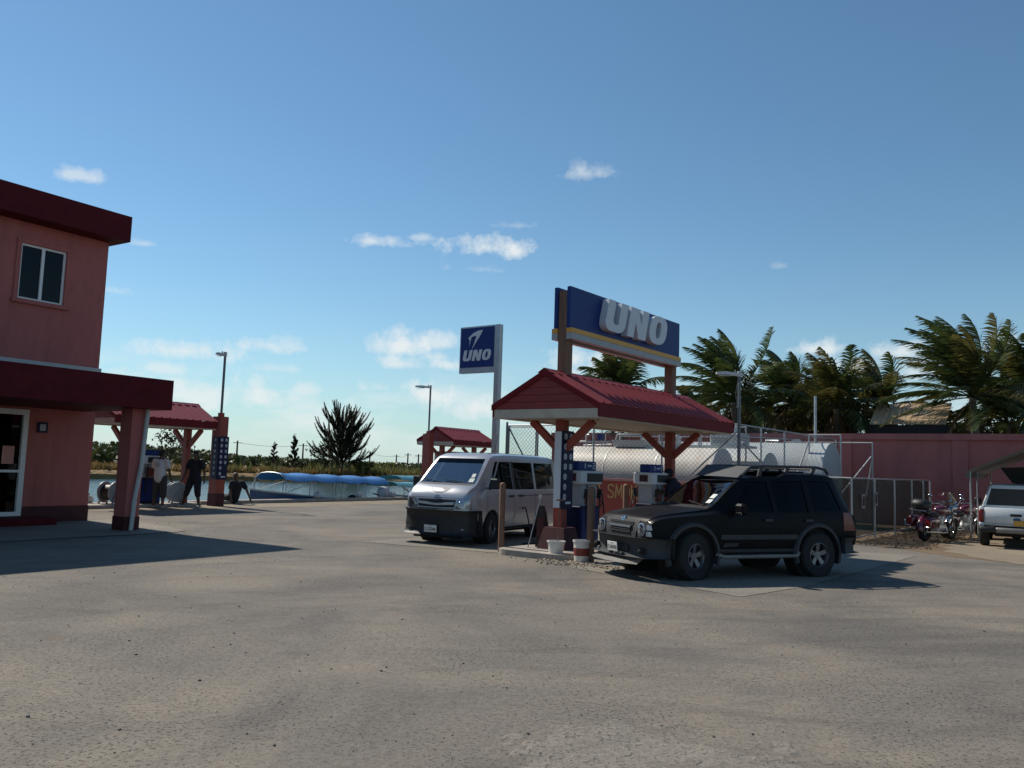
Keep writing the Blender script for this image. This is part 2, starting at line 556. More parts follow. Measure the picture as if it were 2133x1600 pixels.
# ================================================================== GROUND
def ground_mat(name, light, dark, pit=.5, brown=(.17, .115, .07), pit_amt=1.0):
    m = bpy.data.materials.new(name)
    m.use_nodes = True
    nt = m.node_tree
    b = nt.nodes['Principled BSDF']
    b.inputs['Roughness'].default_value = .9
    b.inputs['Specular IOR Level'].default_value = .25
    g = nt.nodes.new('ShaderNodeNewGeometry')
    P = g.outputs['Position']
    def nz(scale, det=5, rough=.6, st=None, dist=0, rot=0):
        n = nt.nodes.new('ShaderNodeTexNoise')
        n.inputs['Scale'].default_value = scale
        n.inputs['Detail'].default_value = det
        n.inputs['Roughness'].default_value = rough
        n.inputs['Distortion'].default_value = dist
        mp_ = nt.nodes.new('ShaderNodeMapping')
        mp_.inputs['Scale'].default_value = st or (1, 1, 1)
        mp_.inputs['Rotation'].default_value = (0, 0, rot)
        nt.links.new(P, mp_.inputs['Vector'])
        nt.links.new(mp_.outputs[0], n.inputs['Vector'])
        return n.outputs[0]
    def rng(v, a, b_, c=0.0, d=1.0):
        n = nt.nodes.new('ShaderNodeMapRange')
        n.inputs['From Min'].default_value = a
        n.inputs['From Max'].default_value = b_
        n.inputs['To Min'].default_value = c
        n.inputs['To Max'].default_value = d
        nt.links.new(v, n.inputs['Value'])
        return n.outputs[0]
    def mix(f, A, B):
        n = nt.nodes.new('ShaderNodeMix')
        n.data_type = 'RGBA'
        for v, s in ((f, 'Factor'), (A, 'A'), (B, 'B')):
            if isinstance(v, bpy.types.NodeSocket):
                nt.links.new(v, n.inputs[s])
            else:
                n.inputs[s].default_value = v if not isinstance(v, tuple) else (*v, 1)
        return n.outputs['Result']
    def mth(op, a, b_):
        n = nt.nodes.new('ShaderNodeMath')
        n.operation = op
        for i, v in enumerate((a, b_)):
            if isinstance(v, bpy.types.NodeSocket):
                nt.links.new(v, n.inputs[i])
            else:
                n.inputs[i].default_value = v
        return n.outputs[0]
    col = mix(rng(nz(.33, 6, .62, dist=.6), .38, .62), light, dark)
    col = mix(rng(nz(1.4, 6, .65, (.35, 1, 1), .8, R(-33)), .5, .72, 0, .55), col, tuple(c * .72 for c in dark))
    col = mix(rng(nz(.55, 5, .6, (1, .25, 1), .3, R(20)), .55, .75, 0, .5), col, tuple(c * 1.12 for c in light))
    col = mix(rng(nz(1.05, 3, .5, dist=.4), .69, .76, 0, .55), col, brown)
    # faint tyre sweeps: noise in polar coordinates about a point off to the side
    sx = nt.nodes.new('ShaderNodeSeparateXYZ')
    nt.links.new(P, sx.inputs[0])
    dx_, dy_ = mth('SUBTRACT', sx.outputs[0], 9.0), mth('ADD', sx.outputs[1], 7.0)
    rad_ = mth('POWER', mth('ADD', mth('MULTIPLY', dx_, dx_), mth('MULTIPLY', dy_, dy_)), .5)
    ang_ = mth('ARCTAN2', dy_, dx_)
    cx_ = nt.nodes.new('ShaderNodeCombineXYZ')
    nt.links.new(mth('MULTIPLY', rad_, 2.2), cx_.inputs[0])
    nt.links.new(mth('MULTIPLY', ang_, 2.0), cx_.inputs[1])
    tn = nt.nodes.new('ShaderNodeTexNoise')
    tn.inputs['Scale'].default_value = 1.0
    tn.inputs['Detail'].default_value = 4
    nt.links.new(cx_.outputs[0], tn.inputs['Vector'])
    col = mix(rng(tn.outputs[0], .54, .72, 0, .38 * pit_amt), col, tuple(c * .62 for c in dark))
    # grains and pits
    area = rng(nz(.45, 4, .6), .35, .65)
    pits = rng(nz(34, 3, .55), .575, .635)
    pits = mth('MULTIPLY', pits, mth('ADD', mth('MULTIPLY', area, .75), .25))
    fine = rng(nz(110, 3, .6), .3, .7, .70, 1.3)
    mid = rng(nz(16, 4, .65), .3, .7, .82, 1.18)
    vm = nt.nodes.new('ShaderNodeVectorMath')
    vm.operation = 'SCALE'
    nt.links.new(col, vm.inputs[0])
    nt.links.new(mth('MULTIPLY', fine, mid), vm.inputs['Scale'])
    col = mix(mth('MULTIPLY', pits, .85 * pit_amt), vm.outputs[0], (.030, .027, .024))
    nt.links.new(col, b.inputs['Base Color'])
    h = mth('SUBTRACT', mth('MULTIPLY', nz(85, 4, .6), .5), mth('MULTIPLY', pits, .9 * pit_amt))
    h = mth('ADD', h, mth('MULTIPLY', nz(6, 4, .6), .9))
    bp = nt.nodes.new('ShaderNodeBump')
    bp.inputs['Strength'].default_value = .55
    bp.inputs['Distance'].default_value = .012
    nt.links.new(h, bp.inputs['Height'])
    nt.links.new(bp.outputs[0], b.inputs['Normal'])
    return m

MT['lot'] = ground_mat('worn_asphalt', (.215, .185, .148), (.130, .118, .104))
MT['sand'] = ground_mat('packed_sand', (.27, .22, .155), (.215, .175, .125), pit_amt=.4)
MT['dirt'] = ground_mat('brown_dirt', (.20, .145, .09), (.15, .105, .065), pit_amt=.6)
MT['slab'] = ground_mat('concrete_slab', (.235, .210, .172), (.19, .172, .145), pit_amt=.15)
MT['broken'] = ground_mat('broken_pale_concrete', (.245, .214, .175), (.165, .150, .130), pit_amt=1.0)
MT['bank'] = ground_mat('dry_bank', (.22, .135, .05), (.13, .09, .035), pit_amt=.2)

QT = -5.2     # quay edge, building frame
m = MB()
far = 900
g0, g1 = WB(QT, -120), WB(QT, far)
g2, g3 = WB(QT + far, far), WB(QT + far, -120)
m.add([g0, g1, g2, g3], [(3, 2, 1, 0)])
struct(m.build('ground', MT['lot']))

def sheet(name, pts, z, mt, seed=1, jag=.12, step=.35):
    """irregular patch lying on the ground"""
    rnd = random.Random(seed)
    out = []
    n = len(pts)
    for i in range(n):
        a, b = Vector(pts[i][:2]), Vector(pts[(i + 1) % n][:2])
        k = max(1, int((b - a).length / step))
        for j in range(k):
            p = a.lerp(b, j / k)
            out.append((p.x + rnd.uniform(-jag, jag), p.y + rnd.uniform(-jag, jag)))
    bm = bmesh.new()
    vs = [bm.verts.new((x, y, z)) for x, y in out]
    es = [bm.edges.new((vs[i], vs[(i + 1) % len(vs)])) for i in range(len(vs))]
    bmesh.ops.triangle_fill(bm, edges=es, use_beauty=True)
    me = bpy.data.meshes.new(name)
    bmesh.ops.recalc_face_normals(bm, faces=bm.faces)
    bm.to_mesh(me)
    bm.free()
    if me.polygons and me.polygons[0].normal.z < 0:
        me.flip_normals()
    return struct(obj(name, me, mt))

# sandy strip along the quay and dirt verge by the compound
sheet('sand_strip', [WB(-5.0, -2), WB(-5.0, 60), WB(-2.3, 60), WB(-2.0, 22), WB(-3.0, 14), WB(-2.7, 9), WB(-3.4, 5), WB(-3.6, -2)], .004, MT['sand'], 3, .18)
sheet('dirt_verge', [WC(3.1, 9.2), WC(4.3, 8.8), WC(5.0, 8.2), WC(6.4, 7.4), WC(14, 3.5), WC(26, 4), WC(26, 20.1), WC(-1, 20.1), WC(-1, 9.0)], .004, MT['dirt'], 5, .16)
sheet('sand_patch', [WC(5.6, 8.9), WC(7.4, 7.0), WC(14, 4.0), WC(24, 5), WC(24, 16), WC(6.2, 16.5), WC(5.2, 12.5)], .008, MT['sand'], 7, .16)
# concrete slabs each side of the pump island
sheet('concrete_pad', [WC(1.45, -1.75), WC(4.95, -2.7), WC(5.25, -.8), WC(5.35, 6.8), WC(.95, 6.8), WC(.95, -.9)], .006, MT['slab'], 8, .02, .5)
sheet('concrete_pad', [WC(-4.2, -1.55), WC(-.9, -.85), WC(-.9, 6.8), WC(-4.2, 6.8)], .006, MT['slab'], 9, .02, .5)
sheet('sidewalk', [WB(-.1, -14), WB(4.1, -14), WB(4.1, -.3), WB(3.9, .15), WB(-.1, 1.1)], .012, MT['slab'], 4, .01, .5)
sheet('broken_concrete_patch', [(.05, 5.0), (.35, 5.75), (.75, 6.1), (1.2, 5.7), (1.7, 5.35), (2.1, 5.15), (2.15, 4.7), (1.5, 4.2), (.1, 4.2), (-.1, 4.6)], .004, MT['broken'], 11, .055, .14)

# flakes of broken concrete and loose stones
def rock(m, x, y, r, rnd, flat=.6, z=0):
    vs = []
    for i in range(8):
        a = 2 * PI * i / 8 + rnd.uniform(-.3, .3)
        k = r * rnd.uniform(.65, 1.15)
        vs.append((x + k * math.cos(a), y + k * math.sin(a), z))
    b = []
    for (vx, vy, vz) in vs:
        b.append((x + (vx - x) * .7, y + (vy - y) * .7, z + r * flat * rnd.uniform(.6, 1.1)))
    vs += b
    fs = [tuple(range(8, 16))] + [(i, (i + 1) % 8, 8 + (i + 1) % 8, 8 + i) for i in range(8)]
    m.add(vs, fs)

rnd = random.Random(21)
m = MB()
for _ in range(320):
    x, y = rnd.uniform(-.1, 2.2), rnd.uniform(4.3, 6.1)
    if (x - .9) ** 2 / 1.5 + (y - 5.1) ** 2 / .9 > 1:
        continue
    rock(m, x, y, rnd.choice([.015, .02, .03, .05, .09]) * rnd.uniform(.6, 1.1), rnd, .10)
fl = m.build('concrete_flakes', MT['broken'])
tag(fl, 'loose flakes of broken pale concrete on the asphalt', 'rubble', kind='stuff')
m = MB()
for _ in range(900):
    d = rnd.uniform(3, 26)
    x = rnd.uniform(-.62, .7) * d
    rock(m, x, d, rnd.choice([.004, .005, .006, .007, .009, .012]) * rnd.uniform(.7, 1.3), rnd, .7, .002)
MT['stone'] = mat('dark_pebble', (.13, .115, .10), .9, var=.3, scale=3)
pb = m.build('pebbles', MT['stone'])
tag(pb, 'small dark pebbles scattered over the asphalt', 'pebbles', kind='stuff')
m = MB()
for _ in range(420):
    p = WC(rnd.gauss(1.05, .42), rnd.gauss(-1.15, .22))
    rock(m, p.x, p.y, rnd.uniform(.012, .035), rnd, .8, .006)
MT['gravel'] = mat('tan_gravel', (.34, .28, .21), .9, var=.35, scale=9)
gv = m.build('gravel_spill', MT['gravel'])
tag(gv, 'spill of tan gravel at the end of the pump island', 'gravel', kind='stuff')
m = MB()
for _ in range(600):
    p = WC(rnd.uniform(3.0, 5.2), rnd.uniform(9.0, 18))
    rock(m, p.x, p.y, rnd.uniform(.02, .06), rnd, .5, .006)
MT['litter'] = mat('dead_leaf_litter', (.16, .10, .055), .9, var=.4, scale=7)
tag(m.build('leaf_litter', MT['litter']), 'dry brown leaf litter along the green fence', 'litter', kind='stuff')

# quay wall with pale coping
m = MB()
m.box(-.35, 0, -120, 400, -2.2, -.002)
q = m.build('quay_wall', MT['concrete'], None, loc=WB(QT, 0), rotz=-A33)
struct(q)
m = MB()
m.box(-.40, .12, -120, 400, 0, .13)
struct(m.build('quay_coping', MT['kerb'], None, loc=WB(QT, 0), rotz=-A33))

# ================================================================== WATER, FAR BANK
wm = bpy.data.materials.new('channel_water')
wm.use_nodes = True
nt = wm.node_tree
b = nt.nodes['Principled BSDF']
b.inputs['Base Color'].default_value = (.035, .075, .085, 1)
b.inputs['Roughness'].default_value = .09
b.inputs['Specular IOR Level'].default_value = .6
g = nt.nodes.new('ShaderNodeNewGeometry')
mp_ = nt.nodes.new('ShaderNodeMapping')
mp_.inputs['Scale'].default_value = (1.0, 1.0, 1)
nt.links.new(g.outputs['Position'], mp_.inputs['Vector'])
wz = nt.nodes.new('ShaderNodeTexNoise')
wz.inputs['Scale'].default_value = 2.2
wz.inputs['Detail'].default_value = 5
nt.links.new(mp_.outputs[0], wz.inputs['Vector'])
bp = nt.nodes.new('ShaderNodeBump')
bp.inputs['Strength'].default_value = .35
bp.inputs['Distance'].default_value = .25
nt.links.new(wz.outputs[0], bp.inputs['Height'])
nt.links.new(bp.outputs[0], b.inputs['Normal'])
m = MB()
e0, e1, e2, e3 = WB(QT - .2, -300, -.8), WB(QT - .2, 1500, -.8), WB(QT - 3000, 1500, -.8), WB(QT - 3000, -300, -.8)
m.add([e0, e1, e2, e3], [(0, 1, 2, 3)])
struct(m.build('water', wm))

# far bank: a low sheet that starts beyond the channel
def bank_edge(x):
    # near edge of the bank (world y) for a world x
    return 88 + (x + 35) * .72 if x > -60 else 70 + (x + 60) * .2
bm = bmesh.new()
cols = []
xs = [-420 + i * 8 for i in range(140)]
for x in xs:
    e = bank_edge(x) + 3 * mnoise.noise((x * .05, 0, 0))
    row = []
    for k, (dy, z) in enumerate(((0, -1.0), (.8, -.35), (5, .0), (16, .25), (60, .4), (300, .5), (2600, .5))):
        row.append(bm.verts.new((x * (1 + (dy / 2600) * 2), e + dy, z + .12 * mnoise.noise((x * .2, dy, 3)))))
    cols.append(row)
for i in range(len(cols) - 1):
    for k in range(6):
        bm.faces.new((cols[i][k], cols[i + 1][k], cols[i + 1][k + 1], cols[i][k + 1]))
me = bpy.data.meshes.new('far_bank')
bm.to_mesh(me)
bm.free()
struct(obj('far_bank', me, MT['bank']))

# reeds and dry grass on the bank
rnd = random.Random(5)
def tuft(m, x, y, z, h, n, rnd, w=.12):
    for _ in range(n):
        a = rnd.uniform(0, 2 * PI)
        ln = rnd.uniform(.1, .45) * h
        dx, dy = math.cos(a), math.sin(a)
        px, py = -dy * w / 2, dx * w / 2
        hh = h * rnd.uniform(.6, 1.1)
        m.add([(x + px, y + py, z), (x - px, y - py, z), (x + dx * ln, y + dy * ln, z + hh)], [(0, 1, 2)])
MT['drygrass'] = leafmat('dry_grass', (.25, .15, .05), (.15, .105, .035), .3)
MT['reed'] = leafmat('green_reed', (.10, .12, .035), (.22, .20, .07), .35)
m = MB()
for _ in range(9000):
    x = rnd.uniform(-95, 25)
    tuft(m, x, bank_edge(x) + 1 + rnd.random() ** 1.6 * 60, .05, rnd.uniform(.3, .8), 3, rnd, .35)
tag(m.build('bank_grass', MT['drygrass']), 'dry golden grass covering the far bank', 'grass', kind='stuff')
m = MB()
for _ in range(160):
    x = rnd.gauss(-19, 6)
    tuft(m, x, bank_edge(x) + rnd.uniform(1.5, 9), .05, rnd.uniform(.8, 1.7), 12, rnd, .16)
tag(m.build('reed_bed', MT['reed']), 'pale green reeds along the far waterline', 'reeds', kind='stuff')

# mangrove belt on the horizon
def leafclump(m, c, r, n, s, rnd, up=.3):
    for _ in range(n):
        d = Vector((rnd.gauss(0, 1), rnd.gauss(0, 1), rnd.gauss(0, 1))).normalized() * r * rnd.random() ** .4
        p = Vector(c) + Vector((d.x, d.y, d.z * .8))
        a = Vector((rnd.uniform(-1, 1), rnd.uniform(-1, 1), rnd.uniform(-1, 1) + up)).normalized() * s
        b_ = Vector((rnd.uniform(-1, 1), rnd.uniform(-1, 1), rnd.uniform(-1, 1))).normalized() * s * .6
        m.add([p - a, p + b_, p + a, p - b_], [(0, 1, 2, 3)])
MT['mangrove'] = leafmat('mangrove_foliage', (.028, .042, .014), (.075, .088, .026), .25, scale=.15)
def pchip0(X, Y, x):
    for i in range(len(X) - 1):
        if x <= X[i + 1]:
            f = max(0, (x - X[i]) / (X[i + 1] - X[i]))
            return Y[i] + (Y[i + 1] - Y[i]) * f
    return Y[-1]
m = MB()
rnd = random.Random(8)
for i in range(1500):
    x = rnd.uniform(-150, 40)
    y = bank_edge(x) + rnd.uniform(38, 130)
    hh = pchip0([-.6, -.46, -.36, -.32, -.27, -.15, .1], [30, 26, 17, 9, 7, 1.5, 1], x / y)
    near = .8 if x < -45 else (.42 if x < -28 else .24)
    h = (1.75 + hh * y / 1750) * rnd.uniform(.72, 1.03)
    rr = min(1.1, h * .4)
    leafclump(m, (x, y, h - rr), rr, 26, .42, rnd)
    leafclump(m, (x, y, h * .35), h * .35, 12, .6, rnd)
tag(m.build('mangrove_belt', MT['mangrove']), 'low dark green mangrove belt along the horizon', 'mangroves', kind='stuff')

# ================================================================== TWO-STOREY BUILDING
bl = thing('station_building', 'two storey salmon plastered building with maroon roof edge and canopy', 'building', WB(0, 0), -A33)
def wallgrid(m, x0, x1, y0, y1, z0, z1, holes):
    ys = sorted({y0, y1, *[h[0] for h in holes], *[h[1] for h in holes]})
    zs = sorted({z0, z1, *[h[2] for h in holes], *[h[3] for h in holes]})
    for i in range(len(ys) - 1):
        for k in range(len(zs) - 1):
            cy, cz = (ys[i] + ys[i + 1]) / 2, (zs[k] + zs[k + 1]) / 2
            if any(h[0] < cy < h[1] and h[2] < cz < h[3] for h in holes):
                continue
            m.box(x0, x1, ys[i], ys[i + 1], zs[k], zs[k + 1])
DOOR = (-3.55, -1.68, .18, 2.74)
WIN = (-2.22, -1.09, 5.42, 6.80)
WIN2 = (-6.4, -5.2, 5.42, 6.80)
m = MB()
wallgrid(m, -.2, 0, -14, 0, .30, 7.32, [DOOR, WIN, WIN2])
m.box(-9, -.2, -.2, 0, .30, 7.32)
m.box(-9, -8.8, -14, -.2, .30, 7.32)
m.box(-8.8, -.2, -14, -13.8, .30, 7.32)
m.build('wall', MT['wall'], bl)
m = MB()
wallgrid(m, -.19, .015, -14, .015, 0, .30, [(DOOR[0], DOOR[1], .18, .4)])
m.box(-9, -.2, -.18, .012, 0, .30)
m.build('base_band', MT['band'], bl)
m = MB()
m.box(-8.8, -.2, -13.8, -.2, 3.4, 3.5)
m.box(-8.8, -.2, -13.8, -.2, .16, .18)
m.build('floor_slab', MT['room'], bl)
m = MB()
m.box(-9.6, .62, -14.6, .22, 7.32, 8.0)
m.build('roof_slab', MT['maroon'], bl)
m = MB()
m.box(.0, 3.62, -14, -.28, 2.80, 3.5)
m.build('canopy_slab', MT['maroon'], bl)
m = MB()
m.box(.001, .06, -14, .04, 3.78, 3.95)
m.build('flashing', MT['white'], bl)
cl = MB().box(2.74, 3.18, -.99, -.64, .3, 2.80).build('column', MT['wall'], bl)
m = MB()
m.box(2.725, 3.195, -1.005, -.625, 0, .32)
m.build('column_base', MT['band'], cl)
m = MB()
m.tube([(3.27, -.66, 2.85), (3.26, -.72, 1.5), (3.25, -.82, .75), (3.25, -.86, .02)], .05, 10)
m.lathe([(.062, -.04), (.062, .04)], 10, Matrix.Translation((3.25, -.83, .62)))
m.build('downspout', MT['pvc'], bl, 40)
# windows
def window(y0, y1, z0, z1):
    f = MB()
    w = .055
    f.box(-.10, -.03, y0, y0 + w, z0, z1)
    f.box(-.10, -.03, y1 - w, y1, z0, z1)
    f.box(-.10, -.03, y0 + w, y1 - w, z0, z0 + w)
    f.box(-.10, -.03, y0 + w, y1 - w, z1 - w, z1)
    mid = (y0 + y1) / 2
    f.box(-.10, -.025, mid - .035, mid + .035, z0 + w, z1 - w)
    fo = f.build('window', MT['frame'], bl)
    for a, b_ in ((y0 + w, mid - .035), (mid + .035, y1 - w)):
        MB().box(-.075, -.068, a, b_, z0 + w, z1 - w).build('pane', MT['darkglass'], fo)
    t = MB()
    t.box(.0, .05, y0 - .1, y1 + .1, z1 + .0, z1 + .1)
    t.box(.0, .04, y0 - .1, y0, z0, z1)
    t.box(.0, .04, y1, y1 + .1, z0, z1)
    t.build('surround', MT['wall'], fo)
    MB().box(-.03, .09, y0 - .14, y1 + .14, z0 - .1, z0).build('sill', MT['wall'], fo)
window(*WIN)
window(*WIN2)
m = MB()
y0, y1, z0, z1 = DOOR
w = .12
for (a, b_, c, d) in ((y0, y0 + w, z0, z1), (y1 - w, y1, z0, z1), (y0 + w, y1 - w, z1 - .13, z1), (y0 + w, y1 - w, z0, z0 + .1), ((y0 + y1) / 2 - .06, (y0 + y1) / 2 + .06, z0 + .1, z1 - .13)):
    m.box(-.14, .03, a, b_, c, d)
m.box(-.13, .02, y0 + w, (y0 + y1) / 2 - .06, 1.22, 1.28)
m.box(-.13, .02, (y0 + y1) / 2 + .06, y1 - w, 1.22, 1.28)
d = m.build('door', MT['frame'], bl)
for a, b_ in ((y0 + w, (y0 + y1) / 2 - .06), ((y0 + y1) / 2 + .06, y1 - w)):
    MB().box(-.06, -.052, a, b_, z0 + .1, 1.22).build('pane', MT['darkglass'], d)
    MB().box(-.06, -.052, a, b_, 1.28, z1 - .13).build('pane', MT['darkglass'], d)
MB().box(-.05, -.048, y1 - .52, y1 - .24, 1.42, 1.85).build('notice', MT['pinkcap'], d)
m = MB()
m.box(0, .05, -1.46, -1.22, 2.20, 2.46)
wb = m.build('meter_box', MT['navy'], bl)
MB().box(.05, .056, -1.41, -1.27, 2.25, 2.41).build('meter_cover', MT['signgrey'], wb)
MB().box(.0, .95, -3.7, -1.3, 0, .16).build('doorstep', MT['maroon'], bl)

# ================================================================== ROOFED SHELTERS
def shelter_roof(root, s0, s1, hw, zr, ze, over, ceil_z, fz, npan=None):
    """gable roof along local Y; every ribbed sheet is its own part"""
    run = math.hypot(hw, zr - ze)
    npan = npan or round((s1 - s0) / .30)
    pw = (s1 - s0) / npan
    pm = MB()
    L_ = run
    pm.box(0, L_, 0, pw - .004, -.012, 0)
    pm.add([(0, pw * .34, 0), (L_, pw * .34, 0), (L_, pw * .42, .035), (0, pw * .42, .035), (L_, pw * .56, .035), (0, pw * .56, .035), (L_, pw * .64, 0), (0, pw * .64, 0)],
           [(0, 1, 2, 3), (3, 2, 4, 5), (5, 4, 6, 7), (0, 3, 5, 7), (1, 6, 4, 2)])
    me = pm.mesh('roof_panel')
    me.materials.append(MT['roofred'])
    ang = math.atan2(zr - ze, hw)
    for side in (1, -1):
        for i in range(npan):
            o = bpy.data.objects.new('roof_panel', me)
            C.objects.link(o)
            o.parent = root
            o.location = (0, s0 + i * pw if side == 1 else s0 + (i + 1) * pw, zr)
            o.rotation_euler = Euler((0, ang, 0) if side == 1 else (0, ang, PI), 'XYZ')
    rc = MB()
    rc.add([(-.16, s0 - .01, zr - .06), (0, s0 - .01, zr + .035), (.16, s0 - .01, zr - .06), (-.16, s1 + .01, zr - .06), (0, s1 + .01, zr + .035), (.16, s1 + .01, zr - .06), (0, s0 - .01, zr + .02), (0, s1 + .01, zr + .02)],
           [(0, 1, 4, 3), (1, 2, 5, 4)])
    rc.box(-.02, .02, s0 - .01, s1 + .01, zr + .005, zr + .034)
    rc.build('ridge_cap', MT['roofred'], root)
    f = MB()
    for sg in (1, -1):
        x0, x1 = sorted((sg * (hw - .05), sg * (hw - .015)))
        f.box(x0, x1, s0 + .02, s1 - .02, ze - fz, ze - .015)
    f.build('eave_fascia', MT['fascia'], root)
    # gable ends: siding boards, rake boards and a pale bottom board
    for y, sg in ((s0 + .06, -1), (s1 - .06, 1)):
        zb = ze - .10
        nb = 5
        for i in range(nb):
            z0, z1 = zb + (zr - .07 - zb) * i / nb, zb + (zr - .07 - zb) * (i + 1) / nb - .008
            h0 = min(hw - .06, (zr - .05 - z0) / (zr - ze) * hw - .03)
            h1 = max(.0, min(hw - .06, (zr - .05 - z1) / (zr - ze) * hw - .03))
            bm_ = MB()
            bm_.prism([(-h0, z0), (h0, z0), (h1, z1), (-h1, z1)], y + sg * (.018 if i % 2 else .022), y - sg * .02, lambda u, v, d_: (u, d_, v))
            bm_.build('siding_board', MT['siding'], root)
        rk = MB()
        for sx in (1, -1):
            rk.prism([(sx * 0, zr - .005), (sx * hw, ze - .005), (sx * hw, ze - .12), (sx * 0, zr - .125)], y + sg * .062, y + sg * .026, lambda u, v, d_: (u, d_, v))
        rk.build('rake_board', MT['fascia'], root)
        bb = MB()
        bb.box(-hw + .06, hw - .06, min(y - sg * .03, y + sg * .03), max(y - sg * .03, y + sg * .03), ceil_z, zb - .006)
        bb.build('gable_board', MT['cream'], root)
    MB().box(-hw + .055, hw - .055, s0 + .10, s1 - .10, ceil_z + .03, ceil_z + .06).build('ceiling', MT['cream'], root)
    c2 = MB()
    for sg in (1, -1):
        x0, x1 = sorted((sg * (hw - .30), sg * (hw - .06)))
        c2.box(x0, x1, s0 + .10, s1 - .10, ceil_z, ceil_z + .028)
    c2.build('soffit_board', MT['cream'], root)

def shelter_post(root, x, y, z0, z1, w=.2, brace=.75, bz=.62, base=None):
    p = MB().box(x - w / 2, x + w / 2, y - w / 2, y + w / 2, z0, z1).build('post', MT['post'], root)
    for sg in (1, -1):
        MB().bar((x + sg * w * .3, y, z1 - bz), (x + sg * brace, y, z1 - .02), .12, .14).build('brace', MT['post'], p)
    b_ = MB()
    b_.box(x - brace - .1, x + brace + .1, y - .07, y + .07, z1 - .0, z1 + .035)
    b_.build('cross_beam', MT['cream'], p)
    return p

# main fuel canopy
fc = thing('fuel_canopy', 'fuel pump canopy with red ribbed gable roof on two orange posts', 'canopy', WC(0, 0), -A37)
shelter_roof(fc, -.70, 5.95, 1.32, 3.72, 3.03, .7, 2.74, .26)
shelter_post(fc, 0, .02, .115, 2.74)
shelter_post(fc, 0, 5.0, .115, 2.74)
# maroon box round the foot of the first post
m = MB()
m.add([(-.34, -.30, .11), (.34, -.30, .11), (.34, .34, .11), (-.34, .34, .11), (-.24, -.2, .55), (.24, -.2, .55), (.24, .24, .55), (-.24, .24, .55)], [(0, 1, 5, 4), (1, 2, 6, 5), (2, 3, 7, 6), (3, 0, 4, 7), (4, 5, 6, 7)])
m.build('post_plinth', MT['band'], fc)

# price board wrapped round the post
pb = thing('price_board', 'tall navy price board with white ring symbols on the canopy post', 'sign', WC(0, 0), -A37, None)
m = MB()
m.box(-.05, .113, -.17, -.102, .95, 2.50)
m.build('side_panel', MT['letter'], pb)
m = MB()
m.box(.115, .15, -.16, .24, .93, 2.52)
m.build('board', MT['navy'], pb)
def ringpts(cx, cy, r, n=14):
    return [(cx + r * math.cos(2 * PI * i / n), cy + 1.15 * r * math.sin(2 * PI * i / n)) for i in range(n)]
def price_icons(root, x, y0, z0, dw, dz, rows, skip=(), r=.055):
    fn = lambda u, v, d_: (d_, u, v)
    m = MB()
    m.ringprism(ringpts(0, 0, r), ringpts(0, 0, r * .62), 0, .004, fn)
    m.prism([(-r * .2, -r * .5), (r * .15, -r * .5), (r * .3, r * .5), (-r * .1, r * .5)], 0, .0036, fn)
    me = m.mesh('ring_symbol')
    me.materials.append(MT['letter'])
    for i in range(rows):
        for c in range(2):
            if (i, c) in skip:
                continue
            o = bpy.data.objects.new('ring_symbol', me)
            C.objects.link(o)
            o.parent = root
            o.location = (x, y0 + c * dw, z0 - i * dz)
    MB().box(x, x + .004, y0 + dw * .2, y0 + dw * 1.15, z0 - dz * rows + .06, z0 - dz * rows + .11).build('printed_logo', MT['letter'], root)
price_icons(pb, .15, -.06, 2.40, .2, .205, 7, {(4, 1), (5, 1), (6, 1)})

# roof sign
sg = thing('roof_sign', 'long blue and yellow roof sign with raised white letters UNO', 'sign', WC(0, 0), -A37)
for y in (.05, 4.95):
    MB().box(-.11, .11, y - .11, y + .11, 3.60, 5.46).build('sign_post', MT['wood'], sg)
for x0, x1, sgn in ((.115, .20, 1), (-.20, -.115, -1)):
    MB().box(x0, x1, -.10, 5.03, 4.66, 5.53).build('sign_panel', MT['blue'], sg)
    xa, xb = (x0, x1 + .05) if sgn == 1 else (x0 - .05, x1)
    MB().box(xa, xb, -.10, 5.03, 4.555, 4.655).build('stripe', MT['yellow'], sg)
    MB().box(xa, xb, -.10, 5.03, 4.42, 4.55).build('lower_trim', MT['signgrey'], sg)

